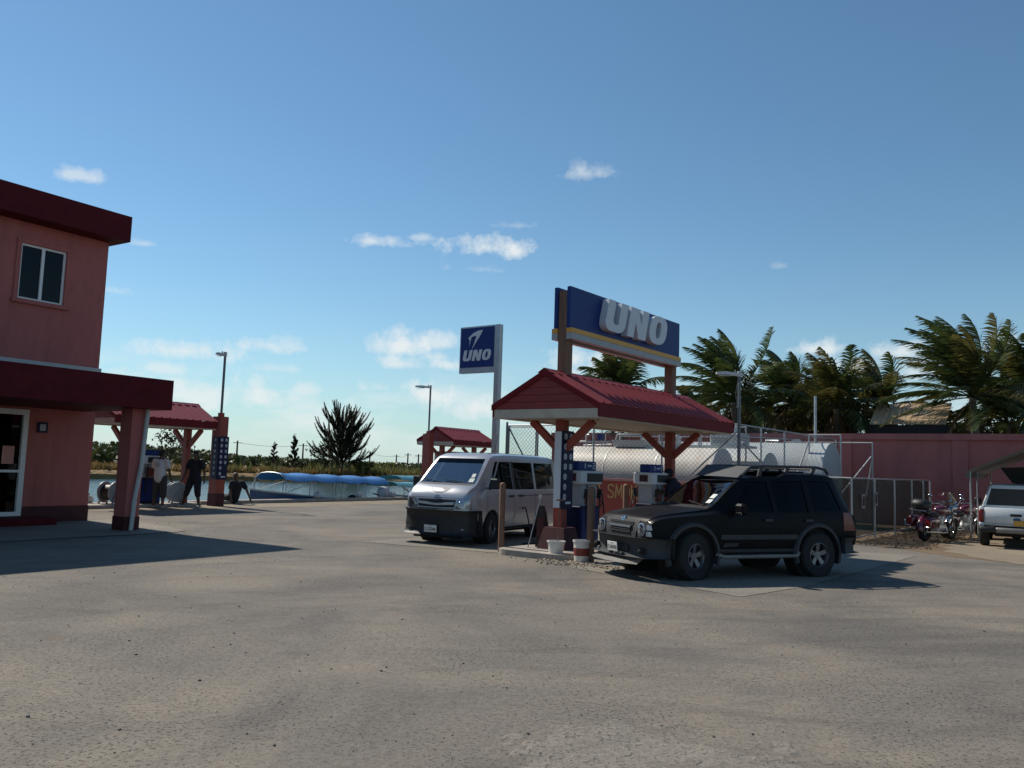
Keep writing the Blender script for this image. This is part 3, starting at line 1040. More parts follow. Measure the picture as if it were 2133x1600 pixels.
def arc(cx, cy, rx, ry, a0, a1, n):
    return [(cx + rx * math.cos(R(a0 + (a1 - a0) * i / n)), cy + ry * math.sin(R(a0 + (a1 - a0) * i / n))) for i in range(n + 1)]
def uno(fn, d0, d1, W_=.96, H_=1.0, gap=.14, slant=.22, name='letter', mt=None, parent=None):
    """three heavy slanted letters; u runs along the word, v up, unit height"""
    sh = lambda pts, ox: [(ox + u + v * slant, v) for u, v in pts]
    out = []
    st = .36 * W_
    # U
    o_ = [(0, H_)] + [(0, .30)] + arc(.30, .30, .30, .30, 180, 270, 6)[1:] + arc(W_ - .30, .30, .30, .30, 270, 360, 6) + [(W_, H_), (W_ - st, H_)]
    i_ = arc(W_ / 2 + .02, .36, W_ / 2 - st + .02, .12, 0, -180, 6)
    U = o_ + [(W_ - st, .36)] + i_[1:-1] + [(st, .36), (st, H_)]
    # N
    N = [(0, 0), (0, H_), (.40 * W_, H_), (.66 * W_, .48), (.66 * W_, H_), (W_, H_), (W_, 0), (.62 * W_, 0), (.34 * W_, .54), (.34 * W_, 0)]
    res = []
    for k, P_ in enumerate((U, N)):
        m = MB()
        m.prism(sh(P_, k * (W_ + gap)), d0, d1, fn)
        res.append(m)
    # O
    ox = 2 * (W_ + gap)
    n = 24
    def sup(rx, ry):
        L = []
        for i in range(n):
            a = 2 * PI * i / n
            c, s = math.cos(a), math.sin(a)
            L.append((W_ / 2 + rx * math.copysign(abs(c) ** .75, c), H_ / 2 + ry * math.copysign(abs(s) ** .75, s)))
        return L
    m = MB()
    m.ringprism(sh(sup(W_ / 2, H_ / 2), ox), sh(sup(W_ / 2 - st, H_ / 2 - .21), ox), d0, d1, fn)
    res.append(m)
    for m in res:
        m.build(name, mt or MT['letter'], parent)
LH = .70
uno(lambda u, v, d_: (d_, 1.0 + u * LH * 1.30, 4.775 + v * LH), .205, .37, parent=sg)
uno(lambda u, v, d_: (d_, 3.9 - u * LH * 1.30, 4.775 + v * LH), -.33, -.205, parent=sg)

# tall pole sign
ps_ = thing('pole_sign', 'tall square steel pole with blue UNO panel and white arrow emblem', 'sign', (-.47, 27, 0), -A37)
MB().box(-.09, .09, -.09, .09, 0, 6.33).build('pole', MT['galv'], ps_)
m = MB()
m.box(-1.58, -.092, -.08, .08, 4.78, 6.33)
m.build('panel_frame', MT['galv'], ps_)
for y0, y1 in ((-.092, -.08), (.08, .092)):
    MB().box(-1.54, -.13, y0, y1, 4.96, 6.28).build('panel', MT['blue'], ps_)
for sgn, y in ((1, -.092), (-1, .092)):
    fn = (lambda u, v, d_: (-1.44 + u * .34 * 1.08, -.092 - d_, 5.18 + v * .36)) if sgn == 1 else (lambda u, v, d_: (-.3 - u * .34 * 1.08, .092 + d_, 5.18 + v * .36))
    uno(fn, .0, .012, parent=ps_)
    f2 = (lambda u, v, d_: (-1.22 + u * .62, -.092 - d_, 5.62 + v * .62)) if sgn == 1 else (lambda u, v, d_: (-.5 - u * .62, .092 + d_, 5.62 + v * .62))
    m = MB()
    m.prism([(.0, .52), (.1, .60), (.35, .78), (.65, .88), (1.0, .92), (.82, .62), (.55, .28), (.27, -.10), (.45, .28), (.58, .62), (.42, .62), (.22, .56), (.1, .46)], 0, .012, f2)
    m.prism([(.03, .47), (.22, .52), (.14, .30), (.10, .08), (.10, .30), (.11, .42)], 0.001, .011, f2)
    m.build('emblem', MT['letter'], ps_)

# pump island
m = MB()
isl = []
for (cx, cy, a0) in ((.55, -.75, 270), (.55, 6.1, 0), (-.55, 6.1, 90), (-.55, -.75, 180)):
    isl += arc(cx, cy, .32, .32, a0, a0 + 90, 5)
m.prism(isl, 0, .115, lambda u, v, d_: (u, v, d_))
struct(m.build('pump_island', MT['kerb'], None, loc=WC(0, 0), rotz=-A37))

# fuel dispensers
def dispenser(name, label, loc, rotz, num=True, group=None):
    d = thing(name, label, 'fuel pump', loc, rotz, group)
    MB().rbox(-.22, .22, -.38, .38, 0, .86, .02).build('cabinet', MT['navy'], d)
    m = MB()
    m.box(-.18, .18, -.32, .32, .86, 1.32)
    m.build('neck', MT['signgrey'], d)
    m = MB()
    m.rbox(-.27, .27, -.42, .42, 1.32, 1.60, .025)
    h = m.build('display_head', MT['letter'], d)
    for sg_ in (1, -1):
        x0, x1 = sorted((sg_ * .272, sg_ * .285))
        MB().box(x0, x1, -.22, .40, 1.37, 1.55).build('screen', MT['black'], h)
        MB().box(*sorted((sg_ * .222, sg_ * .23)), -.34, .34, .10, .80).build('door_panel', MT['blue'], d)
        MB().box(*sorted((sg_ * .183, sg_ * .19)), -.16, .16, .9, 1.2).build('grade_panel', MT['post'], d)
    MB().box(-.1, .12, -.43, -.421, 1.38, 1.54).build('sticker', MT['band'], h)
    m = MB()
    m.rbox(-.14, .14, -.36, .36, 1.60, 1.80, .02)
    hd = m.build('header', MT['blue'], d)
    if num:
        t = MB()
        fn = lambda u, v, d_: (d_, u, v)
        t.box(.141, .145, -.12, -.09, 1.65, 1.76)
        for (a, b_) in (((.20, 1.76), (.28, 1.76)), ((.28, 1.76), (.28, 1.705)), ((.28, 1.705), (.20, 1.705)), ((.20, 1.705), (.20, 1.65)), ((.20, 1.65), (.28, 1.65))):
            t.bar((.142, *a), (.142, *b_), .004, .022)
        for k in range(3):
            t.box(.141, .145, .0 + k * .055, .035 + k * .055, 1.68, 1.725)
        t.build('numerals', MT['letter'], hd)
    for y in (-.26, .26):
        for sg_ in (1, -1):
            nz_ = MB()
            nz_.bar((sg_ * .27, y, 1.02), (sg_ * .30, y, 1.22), .05, .09)
            nz_.tube([(sg_ * .30, y, 1.0), (sg_ * .36, y, .92), (sg_ * .33, y - .05, .84)], .014, 6)
            nn = nz_.build('nozzle', MT['black'], d)
            hs = MB()
            hs.tube([(sg_ * .25, y * .8, 1.3), (sg_ * .38, y * .9, 1.1), (sg_ * .42, y, .6), (sg_ * .36, y * 1.1, .3), (sg_ * .28, y, .5), (sg_ * .29, y, 1.03)], .015, 6)
            hs.build('hose', MT['black'], d, 60)
    return d
d1 = dispenser('fuel_dispenser', 'fuel pump numbered 1 and 2 between the van and the first canopy post', WC(-.02, .86, .115), -A37)
d2 = dispenser('fuel_dispenser', 'fuel pump with a dark clad attendant leaning at it', WC(-.02, 4.05, .115), -A37)

# bollards
def bollard(x, y, z, h, r, label):
    m = MB()
    m.lathe([(r, 0), (r, h - r * .8)] + [(r * math.cos(a), h - r * .8 + r * .8 * math.sin(a)) for a in (.4, .8, 1.2)] + [(.002, h)], 14, None)
    o = m.build('bollard', MT['wood'], None, 50, (x, y, z))
    return tag(o, label, 'bollard', 'bollards round the pump island')
bollard(-.118, 17.486, 0, 1.42, .062, 'brown round topped bollard standing in front of the silver van door')
p = WC(1.16, -.66)
bollard(p.x, p.y, 0, 1.42, .075, 'brown bollard standing between the striped bucket and the black off-roader')
p = Vector((2.92, 21.0))
bollard(p.x, p.y, 0, 1.42, .075, 'brown bollard in front of the painted NO SMOKING letters')

# lettering strokes
STK = {'N': [[(0, 0), (0, 1), (.6, 0), (.6, 1)]], 'O': [[(.3 + .3 * math.cos(R(a)), .5 + .5 * math.sin(R(a))) for a in range(0, 361, 24)]],
       'S': [[(.58, .84), (.5, .96), (.3, 1), (.1, .95), (.02, .78), (.1, .6), (.3, .52), (.5, .42), (.58, .25), (.5, .07), (.3, 0), (.1, .04), (.0, .17)]],
       'M': [[(0, 0), (.06, 1), (.33, .25), (.6, 1), (.66, 0)]], 'K': [[(0, 0), (0, 1)], [(.55, 1), (.04, .45), (.6, 0)]], 'I': [[(.1, 0), (.1, 1)]],
       'G': [[(.55, .85), (.4, .98), (.25, 1), (.08, .85), (0, .5), (.08, .14), (.28, 0), (.5, .1), (.56, .42), (.32, .42)]]}
def strokes(m, text, u0, v0, h, adv, fn, w=.045, d=.004):
    u = u0
    for ch in text:
        if ch == ' ':
            u += adv * .8
            continue
        for pl in STK[ch]:
            for (a, b_) in zip(pl[:-1], pl[1:]):
                A, B = Vector((u + a[0] * h * .85, v0 + a[1] * h)), Vector((u + b_[0] * h * .85, v0 + b_[1] * h))
                t = (B - A).normalized()
                nn = Vector((-t.y, t.x)) * w / 2
                e = t * w * .3
                d += .0003
                m.prism([tuple(A - nn - e), tuple(B - nn + e), tuple(B + nn + e), tuple(A + nn - e)], 0, d, fn)
        u += adv * (.45 if ch == 'I' else 1)
# ================================================================== TANK COMPOUND
cw = thing('containment_wall', 'low red containment wall with ochre NO SMOKING lettering around the tanks', 'wall', WC(0, 0), -A37)
m = MB()
m.box(-9, .1, 9.4, 9.6, 0, 1.40)
m.box(-.1, .1, 9.6, 19.5, 0, 1.40)
m.build('wall_face', MT['contain'], cw)
m = MB()
m.box(-9, .14, 9.36, 9.64, 1.40, 1.475)
m.box(-.14, .14, 9.64, 19.5, 1.40, 1.475)
m.build('wall_cap', MT['pinkcap'], cw)
m = MB()
strokes(m, 'NO SMOKING', -5.17, .86, .42, .29, lambda u, v, d_: (u, 9.398 - d_, v), .042)
m.build('lettering', MT['letteryel'], cw)

def chainlink(root, p0, p1, z0, z1, pitch=.105, r=.0045):
    p0, p1 = Vector((*p0, 0)), Vector((*p1, 0))
    Lh = (p1 - p0).length
    u = (p1 - p0).normalized()
    H_ = z1 - z0
    m = MB()
    for sg_ in (1, -1):
        c = -H_
        while c < Lh + H_:
            a0, a1 = c, c + H_
            if sg_ == 1:
                ya, za, yb, zb = a0, z0, a1, z1
            else:
                ya, za, yb, zb = a0, z1, a1, z0
            t0, t1 = 0., 1.
            if ya < 0:
                t0 = -ya / H_
            if yb > Lh:
                t1 = (Lh - ya) / H_
            if t1 > t0:
                A = p0 + u * (ya + t0 * H_) + Vector((0, 0, za + (zb - za) * t0))
                B = p0 + u * (ya + t1 * H_) + Vector((0, 0, za + (zb - za) * t1))
                m.tube([A, B], r, 3, False)
            c += pitch * 1.414
    o = m.build('chain_link_mesh', MT['mesh'], root)
    o['kind'] = 'stuff'
    return o

def pipe(root, pts, r, name='rail', mt='galv', n=8):
    return MB().tube(pts, r, n).build(name, MT[mt], root, 50)

tf = thing('tank_fence', 'tall galvanised chain link fence with open top frames around the fuel tanks', 'fence', WC(0, 0), -A37)
for t in (-8.6, -7.35, -5.0, -2.5, 0):
    pipe(tf, [(t, 9.5, 1.47), (t, 9.5, 3.30 if t > -1 else 3.24)], .03, 'fence_post', 'galvd')
for s in (11.35, 13.5, 16.1, 19.4):
    pipe(tf, [(0, s, 1.47), (0, s, 3.24)], .03, 'fence_post')
pipe(tf, [(-8.6, 9.5, 3.22), (-7.35, 9.5, 3.22), (0, 9.5, 3.22)], .022, 'top_rail')
pipe(tf, [(0, 9.5, 3.22), (0, 19.4, 3.22)], .022, 'top_rail')
pipe(tf, [(0, 9.5, 2.85), (0, 14.2, 2.98)], .02, 'mid_rail')
pipe(tf, [(-2.0, 19.4, 3.1), (1.35, 19.4, 3.1)], .025, 'top_rail', 'white')
pipe(tf, [(-.02, 16.1, 3.24), (1.1, 16.1, 3.24)], .022, 'top_rail', 'white')
pipe(tf, [(-1.7, 9.5, 1.5), (-.05, 9.5, 3.0)], .024, 'brace', 'galvd')
pipe(tf, [(.05, 9.7, 2.7), (.9, 10.9, 1.4)], .024, 'brace', 'galvd')
pipe(tf, [(0, 16.0, 2.95), (-.05, 14.6, 1.5)], .028, 'brace', 'white')
pipe(tf, [(1.32, 19.4, 2.6), (.5, 18.2, 1.1)], .028, 'brace', 'white')
pipe(tf, [(1.35, 19.4, 2.6), (1.15, 19.3, 1.1)], .028, 'brace', 'white')
for t in (1.1, 1.35):
    pipe(tf, [(t, 16.1 if t < 1.2 else 19.4, 0), (t, 16.1 if t < 1.2 else 19.4, 3.24 if t < 1.2 else 3.12)], .028, 'fence_post')
chainlink(tf, (-8.6, 9.5), (0, 9.5), 1.48, 3.2)
chainlink(tf, (0, 9.5), (0, 19.4), 1.48, 3.2)
# gate leaf that sticks up beyond the fence
gt = thing('fence_gate', 'dark framed chain link gate leaf with diagonal brace beside the tanks', 'gate', WC(0, 0), -A37)
pipe(gt, [(-8.45, 9.25, 0), (-8.45, 9.25, 3.32)], .04, 'gate_post', 'polegrey')
m = MB()
for a, b_ in (((-8.35, 9.25, 1.2), (-8.35, 9.25, 3.15)), ((-7.1, 9.25, 1.2), (-7.1, 9.25, 3.15)), ((-8.35, 9.25, 3.15), (-7.1, 9.25, 3.15)), ((-8.35, 9.25, 1.2), (-7.1, 9.25, 1.2)), ((-8.35, 9.25, 3.1), (-7.1, 9.25, 1.25))):
    m.tube([a, b_], .026, 6)
m.build('gate_frame', MT['polegrey'], gt, 50)
chainlink(gt, (-8.35, 9.25), (-7.1, 9.25), 1.2, 3.15)

def tank(label, t0, t1, s, r, zc, mt):
    k = thing('fuel_tank', label, 'tank', WC(0, s), -A37, 'white fuel tanks lying side by side')
    M = Matrix.Translation((t0, 0, zc)) @ Matrix.Rotation(PI / 2, 4, 'Y')
    L_ = t1 - t0
    MB().lathe([(.002, -.10), (r * .5, -.08), (r * .85, -.03), (r * .99, .03), (r, .06), (r, .12), (r, L_ * .33 - .06), (r, L_ * .33 - .012), (r + .005, L_ * .33), (r, L_ * .33 + .012), (r, L_ * .33 + .06), (r, L_ * .66 - .06), (r, L_ * .66 - .012), (r + .005, L_ * .66), (r, L_ * .66 + .012), (r, L_ * .66 + .06), (r, L_ - .1), (r, L_ - .02)], 48, M).build('shell', mt, k, 40)
    MB().lathe([(r + .004, L_ - .05), (r + .004, L_ + .0), (r * .97, L_ + .012), (r * .6, L_ + .035), (.002, L_ + .045)], 48, M).build('head', MT['greytank'], k, 30)
    for f in (.2, .8):
        x = t0 + L_ * f
        sd = MB()
        sd.box(x - .15, x + .15, -r * .8, r * .8, 0, zc - r * .55)
        sd.build('saddle', MT['concrete'], k)
    return k
k1 = tank('stained white fuel tank behind the chain link mesh over the NO SMOKING wall', -7.25, -1.35, 11.6, 1.0, 1.57, MT['tank'])
k2 = tank('smaller white fuel tank between the stained tank and the largest tank', -6.6, -.72, 14.2, .96, 1.56, MT['greytank'])
k3 = tank('largest pale fuel tank next to the pink back wall', -6.4, .55, 17.0, 1.22, 1.76, MT['greytank'])
# fittings on the tanks
def tray(root, x0, x1, z, h=.24):
    m = MB()
    m.add([(x0 + .08, -.3, z), (x1 - .08, -.3, z), (x1 - .08, .3, z), (x0 + .08, .3, z), (x0, -.38, z + h), (x1, -.38, z + h), (x1, .38, z + h), (x0, .38, z + h)], [(0, 1, 5, 4), (1, 2, 6, 5), (2, 3, 7, 6), (3, 0, 4, 7), (0, 3, 2, 1)])
    m.build('spill_tray', MT['greytank'], root)
tray(k1, -5.35, -4.0, 2.56)
tray(k1, -3.75, -2.9, 2.56, .18)
for (x, h) in ((-6.6, .5), (-6.3, .75), (-5.95, .95), (-5.8, .6)):
    pipe(k1, [(x, 0, 2.5), (x, 0, 2.5 + h), (x + .12, 0, 2.5 + h)], .03, 'vent_pipe')
pipe(k1, [(-6.9, 0, 2.75), (-5.6, 0, 2.75)], .03, 'pipe_run')
pipe(k1, [(-6.9, .3, 2.62), (-5.7, .3, 2.66)], .03, 'pipe_run')
pipe(k1, [(-5.25, -.2, 2.8), (-5.2, -.2, 3.0), (-4.3, -.2, 3.0), (-4.25, -.2, 2.8)], .03, 'hand_rail', 'white')
MB().box(-6.08, -5.92, -.1, .1, 2.8, 3.02).build('valve_box', MT['blue'], k1)
pipe(k1, [(-4.6, .3, 2.6), (-4.3, .3, 3.1)], .035, 'vent_pipe', 'white')
pipe(k1, [(-2.2, 0, 2.55), (-2.2, 0, 4.05)], .03, 'vent_pipe')
pipe(k3, [(-.05, 0, 2.95), (-.05, 0, 4.72)], .05, 'vent_pipe')
pipe(k3, [(-1.9, 0, 2.95), (-1.9, 0, 3.05), (-1.4, 0, 3.05), (-1.4, -.6, 2.7), (-1.2, -1.0, 2.2), (-.7, -1.25, 1.4)], .05, 'hose')
m = MB()
m.prism([(-.2, 2.95), (.3, 2.95), (.18, 3.12), (-.08, 3.12)], -.02, .02, lambda u, v, d_: (u - .8, d_, v))
m.build('lifting_lug', MT['greytank'], k3)
pipe(k2, [(-1.9, 0, 2.5), (-1.9, 0, 2.72), (-1.35, 0, 2.72), (-1.35, 0, 2.5), (-1.2, -.5, 2.3)], .05, 'hose')
MB().box(-.1, .1, -1.1, -.9, 1.1, 1.5).build('gauge_box', MT['greytank'], k2)
# pipe deck seen above the first tank
dk = thing('pipe_deck', 'pale steel deck with handrails and cabinets above the first tank', 'platform', WC(0, 13.0), -A37)
MB().box(-6.0, -.9, -.4, .4, 2.62, 2.7).build('deck', MT['greytank'], dk)
for x in (-5.8, -4.2, -2.6, -1.0):
    pipe(dk, [(x, -.35, 0), (x, -.35, 3.35)], .03, 'stanchion', 'white')
for z in (3.0, 3.32):
    pipe(dk, [(-5.8, -.35, z), (-1.0, -.35, z)], .02, 'hand_rail', 'white')
m = MB()
m.rbox(-2.35, -1.2, -.2, .5, 2.7, 3.12, .03)
cb = m.build('pump_cabinet', MT['greytank'], dk)
for i in range(4):
    MB().box(-2.25, -1.7, -.215, -.2, 2.78 + i * .07, 2.81 + i * .07).build('louvre', MT['galvd'], cb)
for i in range(3):
    MB().box(-2.2 + i * .3, -2.08 + i * .3, .1, .2, 3.12, 3.42).build('flange_post', MT['greytank'], cb)
for x0 in (-4.9, -3.7):
    m = MB()
    m.lathe([(.12, 2.7), (.12, 2.95), (.16, 2.97), (.16, 3.02), (.07, 3.05), (.07, 3.25)], 12, Matrix.Translation((x0, .1, 0)))
    m.build('valve', MT['galv'], dk, 40)

# green shade-cloth fence
gf = thing('green_fence', 'low pipe fence hung with dark green shade cloth by the motorcycles', 'fence', WC(0, 0), -A37)
for s in (9.55, 12.0, 14.5, 17.0, 18.9, 20.1):
    pipe(gf, [(3.2, s, 0), (3.2, s, 1.76)], .03, 'fence_post')
pipe(gf, [(3.2, 9.55, 1.74), (3.2, 20.1, 1.74)], .022, 'top_rail')
pipe(gf, [(.2, 9.55, 1.74), (3.2, 9.55, 1.74)], .024, 'top_rail', 'white')
pipe(gf, [(3.2, 9.55, .12), (3.2, 20.1, .12)], .02, 'bottom_rail')
nt = MT['greencloth'].node_tree
_o = nt.nodes['Material Output']
_b = nt.nodes['Principled BSDF']
_t = nt.nodes.new('ShaderNodeBsdfTransparent')
_m = nt.nodes.new('ShaderNodeMixShader')
_m.inputs[0].default_value = .22
nt.links.new(_b.outputs[0], _m.inputs[1])
nt.links.new(_t.outputs[0], _m.inputs[2])
nt.links.new(_m.outputs[0], _o.inputs[0])
def cloth(root, p0, p1, z0, z1, off):
    m = MB()
    n = 24
    p0, p1 = Vector(p0), Vector(p1)
    vs = []
    for i in range(n + 1):
        p = p0.lerp(p1, i / n)
        w = .02 * math.sin(i * 1.7) + off
        d_ = (p1 - p0).normalized()
        nn = Vector((d_.y, -d_.x)) * w
        for z in (z0, (z0 + z1) / 2, z1):
            vs.append((p.x + nn.x, p.y + nn.y, z + .02 * math.sin(i * 2.3)))
    m.add(vs, [(i * 3 + k, i * 3 + 3 + k, i * 3 + 4 + k, i * 3 + 1 + k) for i in range(n) for k in range(2)])
    return m.build('shade_cloth', MT['greencloth'], root, 60)
cloth(gf, (3.2, 9.6), (3.2, 20.05), .14, 1.72, -.05)
cloth(gf, (.25, 9.55), (3.15, 9.55), .14, 1.72, .05)
for (s, z) in ((10.6, 1.1), (12.0, 1.15)):
    m = MB()
    m.box(3.235, 3.25, s - .16, s + .16, z - .2, z + .2)
    sgn_ = m.build('notice_plate', MT['galvd'], gf)
    MB().box(3.25, 3.254, s - .10, s + .10, z - .13, z + .14).build('notice_print', MT['band'], sgn_)
# low maroon board on top of the rear compound, pink back wall
bw = thing('boundary_wall', 'tall pink plastered boundary wall with pilasters and coping behind the motorcycles', 'wall', WC(0, 0), -A37)
MB().box(-14, 34, 20.3, 20.5, 0, 3.27).build('wall_panel', MT['backwall'], bw)
for t in (-12, -8, -4, 0.1, 4.2, 8.3, 12.4, 16.5, 20.6, 24.7):
    MB().box(t - .26, t + .26, 20.24, 20.56, 0, 3.27).build('pilaster', MT['backwall'], bw)
MB().box(-14, 34, 20.2, 20.6, 3.27, 3.50).build('coping', MT['backwall'], bw)

# house beyond the wall
hs = thing('house', 'small white house with tan ribbed roof half hidden by palms', 'house', WC(2.75, 24.0), -A37)
hs.scale = (.74, .85, .9)
MB().box(-4.6, 3.5, 0, 4, 0, 3.6).build('wall', MT['white'], hs)
for i in range(13):
    y0 = -3.4 + i * .31
    m = MB()
    m.add([(y0, -.6, 4.55), (y0 + .285, -.6, 4.55), (y0 + .285, 1.1, 5.6), (y0, 1.1, 5.6), (y0, -.6, 4.5), (y0 + .285, -.6, 4.5), (y0 + .285, 1.1, 5.55), (y0, 1.1, 5.55)], [(0, 1, 2, 3), (4, 7, 6, 5), (0, 4, 5, 1), (1, 5, 6, 2), (2, 6, 7, 3), (3, 7, 4, 0)])
    m.box(y0 + .12, y0 + .16, -.6, .0, 4.50, 4.551)
    m.build('roof_panel', MT['tan'], hs)
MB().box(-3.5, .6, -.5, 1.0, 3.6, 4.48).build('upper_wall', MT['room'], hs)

# ================================================================== LAMP POSTS
def lamp(label, loc, rotz, zb, zt, arm, tilt=.04):
    l = thing('lamp_post', label, 'lamp post', loc, rotz, 'area lamps on slim poles')
    MB().tube([(0, 0, zb), (0, 0, zt)], .045, 10).build('pole', MT['polegrey'], l, 50)
    MB().box(-.05, .05, -.05, .05, zt, zt + .16).build('bracket', MT['lamp'], l)
    m = MB()
    a = arm
    m.add([(-.05, -.06, zt + .10), (-.05, .06, zt + .10), (-a * .6, .12, zt + .10 + tilt), (-a, .07, zt + .08 + tilt), (-a, -.07, zt + .08 + tilt), (-a * .6, -.12, zt + .10 + tilt),
           (-.05, -.06, zt + .02), (-.05, .06, zt + .02), (-a * .6, .12, zt + tilt), (-a, .07, zt + .02 + tilt), (-a, -.07, zt + .02 + tilt), (-a * .6, -.12, zt + tilt)],
          [(0, 1, 2, 3, 4, 5), (11, 10, 9, 8, 7, 6)] + [(i, (i + 1) % 6, 6 + (i + 1) % 6, 6 + i) for i in range(6)])
    h = m.build('lamp_head', MT['lamp'], l)
    m = MB()
    m.lathe([(.025, 0), (.025, .06), (.003, .09)], 8, Matrix.Translation((-.12, 0, zt + .11)))
    m.build('light_sensor', MT['polegrey'], h)
    MB().box(-a * .9, -a * .4, -.08, .08, zt + tilt * .6 - .012, zt + tilt * .6 - .004).build('lens', MT['white'], h)
    return l
pL = WB(-4.3, 7.30)
lamp('lamp on a slim dark pole rising from the orange pillar with price symbols', pL, R(-8), 3.2, 5.40, .34)
pM = WB(-4.6, 19.7)
lamp('lamp on a slim dark pole rising from the plain orange pillar behind the van', pM, R(-4), 3.2, 5.42, .75)
pR = WC(.12, 9.25)
lr = lamp('grey lamp post standing at the corner of the tank fence', pR, R(-3), 0, 4.62, .68)
pipe(lr, [(-.05, -.03, 4.5), (-.12, -.03, 4.1), (-.05, -.03, 3.7), (-.05, -.03, 2.0)], .012, 'cable', 'polegrey', 5)

def pillar(label, p, rotz, w=.42, d=.36, h=3.2):
    k = thing('masonry_pillar', label, 'pillar', p, rotz, 'pillars by the quay shelters')
    MB().box(-w / 2, w / 2, -d / 2, d / 2, .45, h).build('shaft', MT['post'], k)
    MB().box(-w / 2 - .01, w / 2 + .01, -d / 2 - .01, d / 2 + .01, 0, .45).build('base', MT['band'], k)
    MB().box(-.08, .08, -.08, .08, h, h + .14).build('cap', MT['post'], k)
    return k
pillar('orange pillar with maroon base carrying the price symbols beside the quay shelter', pL, -A33)
pillar('plain orange pillar with maroon base beside the quay shelter behind the van', pM, -A33)
p2 = thing('price_board', 'navy price board with white ring symbols on the quay pillar', 'sign', pL, -A33)
MB().box(.215, .25, -.2, .22, .95, 2.48).build('board', MT['navy'], p2)
MB().box(-.1, .23, -.215, -.19, .97, 2.46).build('side_panel', MT['navy'], p2)
price_icons(p2, .25, -.09, 2.36, .2, .2, 7, {(5, 1), (6, 1)}, .05)
fn = lambda u, v, d_: (u, d_, v)
for i in range(7):
    m = MB()
    m.ringprism(ringpts(.06, 2.36 - i * .2, .045), ringpts(.06, 2.36 - i * .2, .026), -.219, -.215, fn)
    m.build('ring_symbol', MT['letter'], p2)

# quay shelters
def quay_shelter(label, s0, s1):
    q = thing('quay_shelter', label, 'shelter', WB(-4.7, 0), -A33, 'red roofed boat fuel shelters on the quay')
    shelter_roof(q, s0, s1, 1.17, 3.58, 2.97, .3, 2.68, .25)
    shelter_post(q, 0, s0 + (1.15 if s0 < 10 else .6), 0, 2.68)
    shelter_post(q, 0, s1 - .35, 0, 2.68)
    return q
quay_shelter('red roofed quay shelter where two men stand', 2.75, 6.6)
q2 = quay_shelter('red roofed quay shelter seen above the silver van', 20.35, 24.05)
MB().box(-.5, .5, 21.0, 22.2, .1, 2.4).build('kiosk', MT['cream'], q2)
dispenser('fuel_dispenser', 'boat fuel pump under the quay shelter behind the man in white', WB(-4.75, 4.85, .12), -A33, False)
m = MB()
isl = []
for (cx, cy, a0) in ((.3, 2.6, 270), (.3, 6.5, 0), (-.3, 6.5, 90), (-.3, 2.6, 180)):
    isl += arc(cx, cy, .25, .25, a0, a0 + 90, 4)
m.prism(isl, 0, .12, lambda u, v, d_: (u, v, d_))
struct(m.build('shelter_island', MT['kerb'], None, loc=WB(-4.75, 0), rotz=-A33))

# hose reels
def reel(label, p, rotz):
    r_ = thing('hose_reel', label, 'hose reel', p, rotz, 'hose reels on the quay')
    M = Matrix.Translation((-.22, 0, .52)) @ Matrix.Rotation(PI / 2, 4, 'Y')
    for x in (0, .42):
        Mx = Matrix.Translation((-.22 + x, 0, .50)) @ Matrix.Rotation(PI / 2, 4, 'Y')
        MB().lathe([(.34, -.015), (.345, 0), (.34, .015), (.30, .02), (.08, .012), (.002, .012)], 28, Mx).build('flange', MT['galvd'], r_, 40)
    MB().lathe([(.23, .03), (.25, .06), (.235, .09), (.25, .12), (.235, .15), (.25, .18), (.235, .21), (.25, .24), (.235, .27), (.25, .30), (.235, .33), (.25, .36), (.23, .39)], 24, Matrix.Translation((-.22, 0, .5)) @ Matrix.Rotation(PI / 2, 4, 'Y')).build('hose_coil', MT['black'], r_, 60)
    m = MB()
    for x in (-.27, .25):
        m.bar((x, -.25, 0), (x, 0, .5), .05)
        m.bar((x, .25, 0), (x, 0, .5), .05)
    m.build('stand', MT['galvd'], r_)
    return r_
reel('steel hose reel beside the building on the quay', WB(-4.75, 3.55, .0), -A33 + R(18))
reel('steel hose reel behind the man in the white shirt', WB(-4.55, 5.85, .0), -A33 + R(-25))

